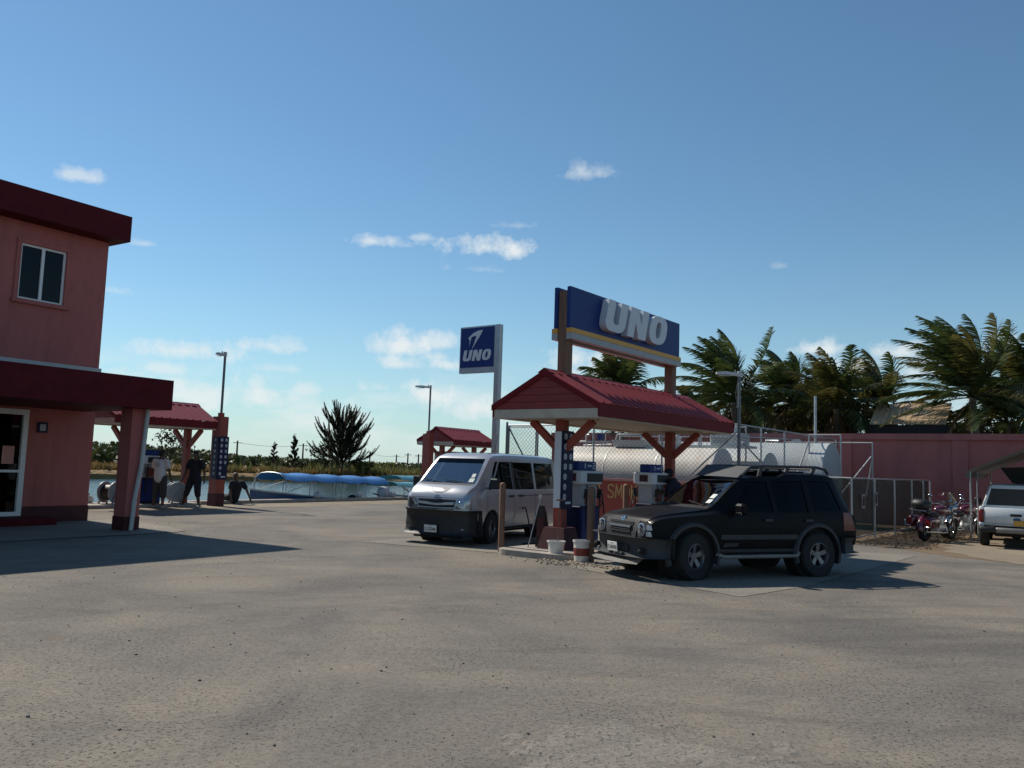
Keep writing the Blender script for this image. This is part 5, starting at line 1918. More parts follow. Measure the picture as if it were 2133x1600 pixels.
def wheel(root, x, y, r, w, side, steer=0.0, spokes=5, steel=False, rr=.60):
    """wheel with axle along local y; side = -1 for the -y side"""
    t = MB()
    prof = [(r * rr, -w / 2), (r * .93, -w / 2), (r * .985, -w * .40), (r, -w * .28), (r, w * .28), (r * .985, w * .40), (r * .93, w / 2), (r * rr, w / 2)]
    M0 = Matrix.Rotation(PI / 2, 4, 'X')
    t.lathe(prof, 40, M0, close=True)
    # tread grooves as raised lugs
    for k in range(36):
        a = 2 * PI * k / 36
        Mx = M0 @ Matrix.Rotation(a, 4, 'Z')
        t.box(r - .004, r + .008, -.018, .018, -w * .36, -w * .04, Mx)
        t.box(r - .004, r + .008, .012, .045, w * .04, w * .36, Mx)
    o = t.build('wheel', MT['rubber'], root, 35)
    o.location = (x, y, r)
    o.rotation_euler[2] = steer
    f = MB()
    s = w * .5
    Mo = Matrix.Rotation(PI / 2 if side < 0 else -PI / 2, 4, 'X')   # local +z points outward
    f.lathe([(r * rr + .004, -s), (r * rr + .004, s * .95), (r * (rr - .03), s * .99), (r * (rr - .06), s * .8), (r * (rr - .08), -s * .2), (.002, -s * .2)], 36, Mo)
    rim = f.build('rim', MT['alloy'], o, 35)
    g = MB()
    g.lathe([(.002, s * .62), (r * .16, s * .62), (r * .19, s * .5), (r * .2, -s * .1)], 20, Mo)
    for k in range(spokes):
        a = 2 * PI * k / spokes + .3
        Mx = Mo @ Matrix.Rotation(a, 4, 'Z')
        x0, x1 = r * .12, r * (rr - .03)
        h0, h1 = s * .56, s * .74
        wd0, wd1 = r * .085, r * .115
        vs = [Mx @ Vector(p) for p in ((x0, -wd0, h0), (x1, -wd1, h1), (x1, wd1, h1), (x0, wd0, h0), (x0, -wd0, h0 - .05), (x1, -wd1, h1 - .05), (x1, wd1, h1 - .05), (x0, wd0, h0 - .05))]
        g.add(vs, [(0, 1, 2, 3), (4, 7, 6, 5), (0, 4, 5, 1), (1, 5, 6, 2), (2, 6, 7, 3), (3, 7, 4, 0)])
    g.build('spokes', MT['alloy'], o, 30)
    return o

def text_mesh(body, size, fn, bold=.012):
    cu = bpy.data.curves.new('txt', 'FONT')
    cu.body = body
    cu.size = size
    cu.align_x = 'CENTER'
    cu.align_y = 'CENTER'
    cu.offset = bold * size
    cu.resolution_u = 3
    o = bpy.data.objects.new('txt', cu)
    C.objects.link(o)
    dg = bpy.context.evaluated_depsgraph_get()
    dg.update()
    me = bpy.data.meshes.new_from_object(o.evaluated_get(dg))
    bpy.data.objects.remove(o)
    for v in me.vertices:
        v.co = Vector(fn(v.co.x, v.co.y))
    return me

def plate(root, x, y, z, tilt, text, w=.31, h=.155):
    """licence plate on the front, facing -x"""
    m = MB()
    m.rbox(-.008, .0, -w / 2, w / 2, -h / 2, h / 2, .006)
    o = m.build('licence_plate', MT['plate'], root)
    o.location = (x, y, z)
    o.rotation_euler = (0, tilt, 0)
    me = text_mesh(text, h * .50, lambda u, v: (-.0125, -u, v * 1.15 - .012), .02)
    obj('plate_text', me, MT['black'], o)
    me = text_mesh('BELIZE', h * .15, lambda u, v: (-.0125, -u, v + h * .37), .01)
    obj('plate_text', me, MT['black'], o)
    return o

MT['plate'] = mat('white_plate', (.62, .62, .60), .5, var=.05)
MT['silver'] = mat('silver_grey_paint', (.44, .45, .48), .32, metal=.45, var=.03, coat=.6)
MT['blackpaint'] = mat('dusty_black_paint', (.004, .004, .006), .45, metal=.0, var=.2, scale=3, coat=.03, spec=.11, dirt=(.012, .011, .011), dirt_amt=.3, dirt_scale=2)
MT['greyplastic'] = mat('grey_cladding', (.030, .031, .035), .6, var=.12)
MT['skid'] = mat('dusty_silver_trim', (.20, .19, .175), .5, metal=.3, var=.15)
MT['windscreen'] = glass('windscreen_glass', (.60, .72, .70), .15)
MT['vanscreen'] = glass('van_windscreen_glass', (.55, .66, .64), .22)
MT['tinted'] = glass('tinted_side_glass', (.10, .11, .12), .0, .03, 1.35)
MT['blackglass'] = glass('black_tint_glass', (.015, .016, .018), .0, .03, 1.25)
MT['lens'] = glass('lamp_lens', (.75, .76, .78), .12)
MT['redlens'] = mat('red_tail_lens', (.14, .006, .006), .3, var=.1, coat=.2)
MT['amber'] = mat('amber_lens', (.45, .17, .02), .2, var=.05, coat=.5)
MT['reflector'] = mat('lamp_reflector', (.42, .43, .45), .3, metal=.6, var=.03)
MT['carseat'] = mat('grey_seat_fabric', (.05, .05, .055), .9, var=.15)
MT['tanseat'] = mat('tan_seat_fabric', (.24, .15, .09), .9, var=.15)
MT['greywhite'] = mat('white_truck_paint', (.60, .62, .62), .35, var=.05, coat=.5)
MT['sticker'] = mat('paper_sticker', (.55, .58, .56), .6, var=.05)
MT['bodyplug'] = mat('underbody_black', (.008, .008, .008), .9, var=.1)

def seats(root, rows, z, mt):
    for x in rows:
        for y in (-.38, .38):
            m = MB()
            m.rbox(x - .25, x + .25, y - .24, y + .24, z, z + .16, .04)
            m.rbox(x + .16, x + .32, y - .24, y + .24, z + .1, z + .62, .05)
            m.rbox(x + .2, x + .3, y - .13, y + .13, z + .64, z + .84, .04)
            m.build('seat', mt, root, 40)

def arch_liner(root, x, z, r, y, sgn):
    m = MB()
    M = Matrix.Translation((x, y - sgn * .02, z)) @ Matrix.Rotation(-PI / 2 * sgn, 4, 'X')
    n = 20
    vs, fs = [], []
    return m

def flare(root, x, z, r, y, sgn, mt, wd=.06, out_=.03, a0=-18, a1=198):
    m = MB()
    n = 22
    vs = []
    for i in range(n + 1):
        a = R(a0 + (a1 - a0) * i / n)
        c, s = math.cos(a), math.sin(a)
        for (rr, oo) in ((r - .005, -.05), (r - .005, out_), (r + wd * .6, out_), (r + wd, -.01)):
            vs.append((x + rr * c, y + sgn * oo, z + rr * s))
    fs = [(i * 4 + k, i * 4 + k + 1, i * 4 + 5 + k, i * 4 + 4 + k) for i in range(n) for k in range(3)]
    m.add(vs, fs + [(0, 1, 2, 3), tuple(n * 4 + k for k in (3, 2, 1, 0))])
    return m.build('fender_flare', mt, root, 40)

# ---------------------------------------------------------------- silver van
TH = R(27)
def place(front_near_wheel, wx, halfw, th):
    ax_ = Vector((math.sin(th), math.cos(th)))
    nl = Vector((-math.cos(th), math.sin(th)))           # local +y
    o = Vector(front_near_wheel) - ax_ * wx + nl * halfw
    return (o.x, o.y, 0), PI / 2 - th
loc, rz = place((-.44, 19.25), .98, .78, TH)
van = thing('minivan', 'silver grey passenger van with black bumper being refuelled at the pump', 'van', loc, rz)
van.scale = (1.03, 1.03, 1.03)
VK = [  # x, zb, zbelt, zt, w, wr
    (.00, .42, .82, .88, .64, .57), (.03, .38, .93, 1.0, .73, .65), (.09, .33, 1.01, 1.10, .79, .70), (.20, .30, 1.08, 1.20, .828, .74), (.34, .28, 1.12, 1.275, .843, .765),
    (.44, .28, 1.14, 1.335, .846, .768), (.62, .27, 1.14, 1.50, .848, .755), (.85, .27, 1.14, 1.705, .848, .735), (1.02, .27, 1.14, 1.85, .848, .715), (1.14, .27, 1.14, 1.925, .848, .705), (1.35, .27, 1.14, 1.965, .848, .70),
    (2.2, .27, 1.14, 1.99, .848, .70), (3.4, .27, 1.14, 1.99, .848, .70), (4.3, .27, 1.14, 1.975, .845, .695), (4.58, .30, 1.14, 1.93, .835, .68), (4.69, .36, 1.13, 1.80, .80, .65)]
vc = Car(VK, .045, .11)
solid = vc.solid(0, 4.69)
bv = bvh_of(solid)
cuts = []
WR = .325
for wx in (.98, 3.55):
    cuts.append(cyl_y(wx, WR + .02, .40, -1.0, -.55).mesh('c'))
    cuts.append(cyl_y(wx, WR + .02, .40, .55, 1.0).mesh('c'))
cuts.append(vc.solid(.62, 4.55, .055, .70).mesh('c'))
ws = [(-.69, 1.30), (.69, 1.30), (.60, 1.85), (-.60, 1.85)]
cuts.append(cutter(ws, 'F', -.2, 1.35))
# side glass outlines in (x, z)
sg_front = [(.98, 1.22), (2.02, 1.17), (1.98, 1.80), (1.45, 1.80)]
sg_mid = [(2.12, 1.17), (3.15, 1.17), (3.15, 1.80), (2.10, 1.80)]
sg_rear = [(3.25, 1.17), (4.40, 1.17), (4.36, 1.80), (3.25, 1.80)]
quarter = [(.82, 1.24), (.955, 1.235), (1.40, 1.80), (1.26, 1.80)]
for q_ in (sg_front, sg_mid, sg_rear, quarter):
    for s_ in ('L', 'R'):
        cuts.append(cutter(q_, s_, -1.1, -.45))
me = boolean_cut(solid.mesh('van_body'), cuts, 'body')
me.shade_smooth()
me.set_sharp_from_angle(angle=R(28))
obj('body', me, MT['silver'], van)
patch(bv, ws, 'F', -.012, 12, 10).build('windscreen', MT['vanscreen'], van, 60)
wsb = patch(bv, [(-.60, 1.755), (.60, 1.755), (.595, 1.845), (-.595, 1.845)], 'F', -.008, 10, 2).build('sun_band', MT['blackglass'], van, 60)
for q_, nm in ((sg_front, 'door_window'), (sg_mid, 'side_window'), (sg_rear, 'side_window'), (quarter, 'quarter_window')):
    for s_ in ('L', 'R'):
        patch(bv, q_, s_, -.014, 8, 8).build(nm, MT['tinted'], van, 60)
# dark frame strips round side glass
for s_ in ('L', 'R'):
    for q_ in ([(2.03, 1.17), (2.11, 1.17), (2.09, 1.81), (1.99, 1.81)],):
        patch(bv, q_, s_, .003, 2, 8, .012).build('door_pillar', MT['black'], van, 60)
    # panel gaps and mouldings
    for q_ in ([(2.045, .34), (2.055, .34), (2.055, 1.08), (2.045, 1.08)], [(3.18, .40), (3.19, .40), (3.19, 1.08), (3.18, 1.08)], [(.77, .40), (.78, .40), (.74, 1.05), (.73, 1.05)]):
        patch(bv, q_, s_, .002, 1, 8).build('panel_gap', MT['black'], van)
    patch(bv, [(2.2, 1.02), (4.5, 1.02), (4.5, 1.035), (2.2, 1.035)], s_, .006, 12, 1, .01).build('slide_rail', MT['greyplastic'], van)
    for xx in (1.78, 2.3):
        patch(bv, [(xx, 1.0), (xx + .2, 1.0), (xx + .2, 1.045), (xx, 1.045)], s_, .03, 3, 2, .03).build('door_handle', MT['black'], van, 50)
    patch(bv, [(1.45, .26), (3.1, .26), (3.1, .34), (1.45, .34)], s_, .012, 8, 2, .03).build('sill_trim', MT['greyplastic'], van)
# bonnet line, cowl
patch(bv, [(-.70, 1.265), (.70, 1.265), (.685, 1.297), (-.685, 1.297)], 'F', .004, 10, 2, .01).build('cowl', MT['black'], van)
patch(bv, [(-.71, .985), (.71, .985), (.71, .992), (-.71, .992)], 'F', .003, 12, 1).build('bonnet_gap', MT['black'], van)
# grille
patch(bv, [(-.43, .745), (.43, .745), (.47, .955), (-.47, .955)], 'F', .012, 10, 4, .04).build('grille', MT['black'], van, 50)
for z0, z1, z2 in ((.855, .89, -.03), (.765, .785, 0)):
    patch(bv, [(-.45, z0), (0, z0 + z2), (0, z1 + z2 * .6), (-.45, z1 + .01)], 'F', .03, 6, 2, .03).build('grille_bar', MT['silver'], van, 50)
    patch(bv, [(0, z0 + z2), (.45, z0), (.45, z1 + .01), (0, z1 + z2 * .6)], 'F', .03, 6, 2, .03).build('grille_bar', MT['silver'], van, 50)
for i in range(3):
    patch(bv, [(-.42, .76 + i * .06), (.42, .76 + i * .06), (.42, .768 + i * .06), (-.42, .768 + i * .06)], 'F', .02, 8, 1, .02).build('grille_slat', MT['greyplastic'], van)
hit = bv.ray_cast(Vector((-2, 0, 1.0)), Vector((1, 0, 0)))[0]
m = MB()
fe = lambda u, v, d_: (hit.x - .025 + d_ + v * .25, u, 1.0 + v)
rp_ = lambda rx, rz_, ox=0, oz=0: [(ox + rx * math.cos(2 * PI * i / 20), oz + rz_ * math.sin(2 * PI * i / 20)) for i in range(20)]
m.ringprism(rp_(.075, .05), rp_(.062, .038), 0, .02, fe)
m.ringprism(rp_(.026, .045), rp_(.018, .035), 0, .018, fe)
m.ringprism(rp_(.055, .018, 0, .022), rp_(.045, .011, 0, .022), 0, .019, fe)
m.build('emblem', MT['chrome'], van, 50)
# headlights (outer shell + reflector)
for s_ in (-1, 1):
    cs = [(s_ * .47, .755), (s_ * .80, .775), (s_ * .76, 1.0), (s_ * .50, .965)]
    if s_ < 0:
        cs = [cs[1], cs[0], cs[3], cs[2]]
    h_ = patch(bv, cs, 'F', .004, 8, 6, .02).build('headlight', MT['reflector'], van, 50)
    patch(bv, cs, 'F', .022, 8, 6).build('lens', MT['lens'], h_, 60)
    hh = bv.ray_cast(Vector((-2, s_ * .58, .86)), Vector((1, 0, 0)))[0]
    m = MB()
    m.ell((hh.x + .005, s_ * .58, .86), (.02, .065, .065), 14, 8)
    m.build('bulb_bowl', MT['chrome'], h_, 60)
    cs2 = [(.16, .79), (.46, .83), (.42, 1.0), (.14, .985)]
    patch(bv, cs2, 'L' if s_ < 0 else 'R', .006, 6, 4, .02).build('side_lens', MT['reflector'], h_, 60)
# bumper
bp_ = [(.36, -.866), (.30, -.868), (.20, -.862), (.07, -.835), (-.03, -.74), (-.07, -.42), (-.08, 0), (-.07, .42), (-.03, .74), (.07, .835), (.20, .862), (.30, .868), (.36, .866)]
bmp = sweep(bp_, [(-.10, .20), (-.045, .215), (.0, .26), (.022, .34), (.016, .42), (.018, .47), (.03, .54), (.028, .68), (.0, .735), (-.06, .74)]).build('front_bumper', MT['black'], van, 40)
sweep([(-.07, -.42), (-.08, 0), (-.07, .42)], [(.02, .44), (.035, .442), (.036, .458), (.02, .46)]).build('bumper_strip', MT['skid'], bmp, 40)
sweep([(-.065, -.50), (-.08, 0), (-.065, .50)], [(.02, .50), (.033, .502), (.034, .512), (.02, .515)]).build('bumper_strip', MT['greyplastic'], bmp, 40)
for s_ in (-1, 1):
    m = MB()
    m.ell((-.015, s_ * .66, .34), (.03, .055, .045), 14, 8)
    m.build('fog_lamp', MT['lens'], bmp, 60)
MB().box(.0, .3, -.55, .55, .14, .24).build('valance', MT['bodyplug'], van)
plate(van, -.125, .05, .335, R(-4), 'C-22346')
# roof sticker on the bonnet (faded half-round decal)
dec = [(0.30 * math.cos(R(a)) * .8, 0.30 * math.sin(R(a)) * .42) for a in range(180, 361, 15)]
m = MB()
vs = []
for (u, v) in dec:
    h2, n2_, _, _ = bv.ray_cast(Vector((.05 + .3, u, 3)), Vector((0, 0, -1)))
    h3, n3_, _, _ = bv.ray_cast(Vector((-2, u, 1.215 + v)), Vector((1, 0, 0)))
    vs.append(h3 + n3_ * .003 * (1 if n3_.x < 0 else -1))
m.add(vs, [tuple(range(len(vs)))])
MT['decal'] = mat('faded_decal', (.30, .30, .30), .6, var=.08)
m.build('bonnet_decal', MT['decal'], van)
# mirrors, wipers, aerial, stickers
for s_ in (-1, 1):
    m = MB()
    m.rbox(.70, .84, s_ * 1.0 - .10, s_ * 1.0 + .10, 1.20, 1.43, .025)
    m.bar((.86, s_ * .82, 1.2), (.78, s_ * .95, 1.26), .05)
    mr = m.build('mirror', MT['black'], van)
    MB().box(.69, .70, s_ * 1.0 - .075, s_ * 1.0 + .075, 1.40, 1.42).build('mirror_cap', MT['chrome'], mr)
for (y0, y1) in ((-.45, .1), (.15, .62)):
    m = MB()
    pts = []
    for i in range(6):
        f = i / 5
        h2, n2_, _, _ = bv.ray_cast(Vector((-2, y0 + (y1 - y0) * f, 1.315 + .05 * f)), Vector((1, 0, 0)))
        pts.append(h2 + n2_ * (.012 if n2_.x < 0 else -.012))
    m.tube(pts, .009, 5)
    m.build('wiper', MT['black'], van)
m = MB()
m.tube([(1.4, -.62, 1.97), (1.52, -.62, 2.42)], .006, 5)
m.build('aerial', MT['black'], van)
patch(bv, [(-.62, 1.34), (-.50, 1.34), (-.50, 1.42), (-.62, 1.42)], 'F', -.006, 2, 2).build('sticker', MT['sticker'], van)
patch(bv, [(-.595, 1.44), (-.51, 1.44), (-.51, 1.52), (-.595, 1.52)], 'F', -.006, 2, 2).build('sticker', MT['sticker'], van)
for i in range(5):
    y = -.4 + i * .2
    patch(bv, [(1.5, y), (4.2, y), (4.2, y + .02), (1.5, y + .02)], 'T', .012, 8, 1, .012).build('roof_rib', MT['silver'], van)
seats(van, (1.75, 2.5, 3.3), .72, MT['carseat'])
m = MB()
m.rbox(.72, 1.05, -.70, .70, .95, 1.2, .04)
m.build('dashboard', MT['carseat'], van)
m = MB()
m.box(.3, 4.4, -.60, .60, .2, .32)
m.build('underbody', MT['bodyplug'], van)
for wx in (.98, 3.55):
    for s_ in (-1, 1):
        MB().lathe([(.41, 0), (.41, .24), (.002, .24)], 28, Matrix.Translation((wx, s_ * .80, WR + .02)) @ Matrix.Rotation(PI / 2 * s_, 4, 'X')).build('arch_liner', MT['bodyplug'], van, 40)
        wheel(van, wx, s_ * .745, WR, .20, s_, R(6) if wx < 2 else 0, 6)
# refuelling hose from the pump to the filler
p0 = van.matrix_basis @ Vector((2.35, -.86, .74)) if False else None
Mv = Matrix.Translation(loc) @ Matrix.Rotation(rz, 4, 'Z') @ Matrix.Scale(1.03, 4)
fl = Mv @ Vector((2.42, -.86, .72))
tg = WC(-.30, .70, 1.0)
m = MB()
pts = [fl, fl + Vector((.08, -.06, .03)), fl + Vector((.16, -.10, -.25)), Vector((fl.x * .7 + tg.x * .3, fl.y * .7 + tg.y * .3, .06)), Vector((fl.x * .4 + tg.x * .6, fl.y * .4 + tg.y * .6, .05)), Vector((tg.x - .1, tg.y, .45)), tg]
sm = []
for i in range(len(pts) - 1):
    a, b_ = pts[max(i - 1, 0)], pts[min(i + 2, len(pts) - 1)]
    for k in range(6):
        t = k / 6
        p1_, p2_ = pts[i], pts[i + 1]
        sm.append(.5 * ((2 * p1_) + (p2_ - a) * t + (2 * a - 5 * p1_ + 4 * p2_ - b_) * t * t + (3 * p1_ - a - 3 * p2_ + b_) * t ** 3))
sm.append(pts[-1])
m.tube([p - fl for p in sm], .016, 6)
o = m.build('fuel_hose', MT['black'], None, 60, fl)
tag(o, 'black fuel hose plugged into the side of the silver van', 'hose')

# ---------------------------------------------------------------- black off-roader
TH = R(66)
loc, rz = place((3.02, 13.95), .84, .80, TH)
suv = thing('off_roader', 'black boxy off-roader with roof rack parked on the concrete pad', 'car', loc, rz)
SK = [
    (.00, .50, .72, .76, .70, .62), (.03, .46, .86, .90, .78, .68), (.10, .44, .94, .985, .83, .72), (.25, .43, .99, 1.035, .855, .74), (.60, .42, 1.03, 1.09, .87, .75), (1.0, .40, 1.06, 1.135, .875, .755), (1.20, .40, 1.075, 1.16, .876, .755),
    (1.28, .40, 1.08, 1.20, .876, .75), (1.50, .40, 1.08, 1.37, .876, .725), (1.75, .40, 1.09, 1.565, .876, .695), (1.92, .40, 1.09, 1.665, .876, .675), (2.05, .40, 1.09, 1.71, .876, .67), (2.4, .40, 1.09, 1.735, .876, .668),
    (2.75, .40, 1.10, 1.74, .876, .666), (2.95, .40, 1.10, 1.79, .876, .66), (3.2, .40, 1.10, 1.81, .876, .655), (3.8, .41, 1.11, 1.805, .872, .65), (4.02, .43, 1.11, 1.78, .868, .64), (4.14, .45, 1.11, 1.70, .864, .635),
    (4.28, .48, 1.10, 1.45, .858, .67), (4.38, .50, 1.05, 1.22, .85, .72), (4.44, .52, .98, 1.06, .83, .72)]
scar = Car(SK, .04, .10)
solid = scar.solid(0, 4.44)
bv = bvh_of(solid)
WR = .385
FX, RX = .84, 3.49
cuts = []
for wx in (FX, RX):
    cuts.append(cyl_y(wx, WR + .02, .475, -1.1, -.52).mesh('c'))
    cuts.append(cyl_y(wx, WR + .02, .475, .52, 1.1).mesh('c'))
cuts.append(scar.solid(1.42, 4.15, .05, .78).mesh('c'))
ws = [(-.70, 1.20), (.70, 1.20), (.59, 1.635), (-.59, 1.635)]
cuts.append(cutter(ws, 'F', -.3, 2.1))
sg_f = [(1.72, 1.14), (2.52, 1.12), (2.50, 1.63), (2.06, 1.63)]
sg_m = [(2.62, 1.12), (3.30, 1.12), (3.30, 1.66), (2.60, 1.64)]
sg_r = [(3.42, 1.14), (4.08, 1.16), (3.93, 1.66), (3.42, 1.67)]
for q_ in (sg_f, sg_m, sg_r):
    for s_ in ('L', 'R'):
        cuts.append(cutter(q_, s_, -1.1, -.45))
me = boolean_cut(solid.mesh('suv_body'), cuts, 'body')
me.shade_smooth()
me.set_sharp_from_angle(angle=R(28))
obj('body', me, MT['blackpaint'], suv)
patch(bv, ws, 'F', -.012, 12, 10).build('windscreen', MT['windscreen'], suv, 60)
for q_, nm in ((sg_f, 'door_window'), (sg_m, 'door_window'), (sg_r, 'quarter_window')):
    for s_ in ('L', 'R'):
        patch(bv, q_, s_, -.014, 8, 8).build(nm, MT['blackglass'], suv, 60)
for s_ in ('L', 'R'):
    for q_ in ([(2.55, .46), (2.56, .46), (2.56, 1.64), (2.55, 1.64)], [(1.36, .50), (1.37, .50), (1.37, 1.06), (1.36, 1.06)], [(3.36, .92), (3.37, .92), (3.37, 1.66), (3.36, 1.66)]):
        patch(bv, q_, s_, .002, 1, 10).build('panel_gap', MT['bodyplug'], suv)
    patch(bv, [(1.38, .66), (3.02, .66), (3.02, .74), (1.38, .74)], s_, .02, 10, 2, .03).build('side_moulding', MT['greyplastic'], suv, 40)
    patch(bv, [(1.42, .535), (1.72, .545), (1.76, .60), (1.46, .60)], s_, .012, 4, 2, .012).build('badge', MT['greyplastic'], suv, 40)
    patch(bv, [(1.32, .40), (3.08, .40), (3.08, .50), (1.32, .50)], s_, .012, 8, 2, .03).build('sill_trim', MT['greyplastic'], suv)
    for xx in (2.30, 3.20):
        patch(bv, [(xx, .96), (xx + .17, .96), (xx + .17, 1.0), (xx, 1.0)], s_, .03, 3, 2, .03).build('door_handle', MT['greyplastic'], suv, 50)
for s_ in (-1, 1):
    m = MB()
    m.tube([(1.30, s_ * .86, .42), (1.42, s_ * .93, .38), (2.95, s_ * .93, .38), (3.06, s_ * .86, .42)], .035, 10)
    m.build('side_step', MT['skid'], suv, 60)
    flare(suv, FX, WR + .02, .47, s_ * .872, s_, MT['greyplastic'], .075, .035)
    flare(suv, RX, WR + .02, .47, s_ * .872, s_, MT['greyplastic'], .075, .035)
    m = MB()
    m.box(RX + .47, RX + .50, min(s_ * .62, s_ * .86), max(s_ * .62, s_ * .86), .22, .62)
    m.build('mud_flap', MT['rubber'], suv)
# front: grille surround, bars, lamps
gs = patch(bv, [(-.46, .66), (.46, .66), (.52, .935), (-.52, .935)], 'F', .018, 12, 6, .05).build('grille_surround', MT['greyplastic'], suv, 50)
patch(bv, [(-.30, .715), (.30, .715), (.37, .905), (-.37, .905)], 'F', .030, 10, 6, .03).build('grille', MT['bodyplug'], gs, 50)
patch(bv, [(-.32, .80), (.32, .80), (.335, .835), (-.335, .835)], 'F', .055, 10, 2, .04).build('grille_bar', MT['alloy'], gs, 50)
for i in range(4):
    z = .73 + (i if i < 2 else i + .9) * .038
    patch(bv, [(-.31, z), (.31, z), (.315, z + .008), (-.315, z + .008)], 'F', .038, 8, 1, .01).build('grille_slat', MT['greyplastic'], gs)
hit = bv.ray_cast(Vector((-2, 0, .955)), Vector((1, 0, 0)))[0]
m = MB()
fe = lambda u, v, d_: (hit.x - .03 + d_ + v * .35, u, .955 + v)
m.ringprism(rp_(.052, .045), rp_(.038, .031), 0, .02, fe)
m.prism([(-.066, -.010), (.066, -.010), (.066, .010), (-.066, .010)], -.003, .015, fe)
m.build('emblem', MT['chrome'], suv, 50)
for s_ in (-1, 1):
    cs = [(s_ * .50, .66), (s_ * .82, .69), (s_ * .80, .90), (s_ * .53, .925)]
    if s_ < 0:
        cs = [cs[1], cs[0], cs[3], cs[2]]
    h_ = patch(bv, cs, 'F', .010, 8, 6, .04).build('headlight', MT['bodyplug'], suv, 50)
    hh = bv.ray_cast(Vector((-2, s_ * .62, .80)), Vector((1, 0, 0)))[0]
    Mh = Matrix.Translation((hh.x - .012, s_ * .62, .80)) @ Matrix.Rotation(-PI / 2, 4, 'Y')
    MB().lathe([(.105, -.02), (.108, .015), (.098, .02), (.06, -.005), (.03, -.015), (.002, -.015)], 24, Mh).build('bowl', MT['reflector'], h_, 40)
    MB().lathe([(.100, .018), (.07, .035), (.03, .042), (.002, .043)], 24, Mh).build('lens', MT['lens'], h_, 60)
    for (z0, z1) in ((.80, .88), (.70, .78)):
        cs2 = [(s_ * .735, z0), (s_ * .815, z0 + .005), (s_ * .80, z1), (s_ * .735, z1)]
        if s_ < 0:
            cs2 = [cs2[1], cs2[0], cs2[3], cs2[2]]
        patch(bv, cs2, 'F', .022, 4, 3, .02).build('corner_lamp', MT['reflector'], h_, 60)
bp_ = [(.40, -.895), (.22, -.90), (.10, -.88), (.0, -.80), (-.07, -.62), (-.11, -.3), (-.115, 0), (-.11, .3), (-.07, .62), (.0, .80), (.10, .88), (.22, .90), (.40, .895)]
bmp = sweep(bp_, [(-.08, .36), (.0, .36), (.03, .42), (.035, .56), (.02, .66), (-.02, .675), (-.10, .68)]).build('front_bumper', MT['greyplastic'], suv, 40)
sweep([(-.10, -.36), (-.115, 0), (-.10, .36)], [(.01, .43), (.043, .435), (.045, .53), (.01, .535)]).build('air_intake', MT['bodyplug'], bmp)
for s_ in (-1, 1):
    m = MB()
    m.ell((-.06, s_ * .70, .47), (.05, .065, .05), 14, 8)
    m.build('fog_lamp', MT['bodyplug'], bmp, 60)
sk = sweep([(.05, -.62), (-.05, -.42), (-.09, 0), (-.05, .42), (.05, .62)], [(-.22, .26), (-.02, .33), (.04, .375), (.045, .40), (.0, .415)]).build('skid_plate', MT['skid'], suv, 40)
for y in (-.17, .17):
    MB().box(-.145, -.10, y - .07, y + .07, .385, .415).build('tow_lug', MT['skid'], sk)
plate(suv, -.168, .0, .485, R(-6), 'C-86958')
# rear
for s_ in ('L', 'R'):
    patch(bv, [(4.10, .80), (4.40, .80), (4.28, 1.12), (4.10, 1.12)], s_, .010, 4, 5, .03).build('tail_lamp', MT['redlens'], suv, 50)
sweep([(4.02, .90), (4.22, .90), (4.40, .84), (4.50, .6), (4.52, 0), (4.50, -.6), (4.40, -.84), (4.22, -.90), (4.02, -.90)], [(-.08, .42), (.0, .40), (.03, .46), (.03, .60), (.0, .68), (-.08, .69)]).build('rear_bumper', MT['greyplastic'], suv, 40)
# mirrors
for s_ in (-1, 1):
    m = MB()
    m.rbox(1.62, 1.76, s_ * 1.02 - .11, s_ * 1.02 + .11, 1.08, 1.26, .035)
    m.bar((1.74, s_ * .84, 1.10), (1.70, s_ * .95, 1.14), .07)
    mr = m.build('mirror', MT['blackpaint'], suv)
    MB().box(1.608, 1.62, s_ * 1.02 - .09, s_ * 1.02 + .09, 1.085, 1.10).build('mirror_trim', MT['chrome'], mr)
# roof rack with front air dam
m = MB()
for s_ in (-1, 1):
    m.tube([(2.02, s_ * .60, 1.72), (2.22, s_ * .61, 1.885), (2.5, s_ * .61, 1.90), (3.7, s_ * .61, 1.915), (3.92, s_ * .60, 1.88), (4.0, s_ * .59, 1.80)], .026, 10)
rk = m.build('roof_rack', MT['greyplastic'], suv, 60)
for x in (2.45, 3.05, 3.65):
    for s_ in (-1, 1):
        MB().bar((x - .05, s_ * .60, 1.72 if x < 2.8 else 1.80), (x, s_ * .61, 1.90), .05, .06).build('rack_foot', MT['greyplastic'], rk)
    MB().tube([(x, -.60, 1.875), (x, .60, 1.875)], .018, 8).build('cross_bar', MT['greyplastic'], rk, 60)
m = MB()
vs = []
for i in range(9):
    y = -.60 + 1.2 * i / 8
    c = 1 - (abs(y) / .60) ** 2.5
    vs += [(1.93 - .10 * c, y, 1.69 + .015 * c), (2.20 - .08 * c, y, 1.895)]
m.add(vs, [(i * 2, i * 2 + 1, i * 2 + 3, i * 2 + 2) for i in range(8)])
m.build('air_dam', MT['greyplastic'], suv, 40)
m = MB()
m.box(2.35, 3.5, -.52, .52, 1.80, 1.83)
m.build('rack_basket', MT['bodyplug'], suv)
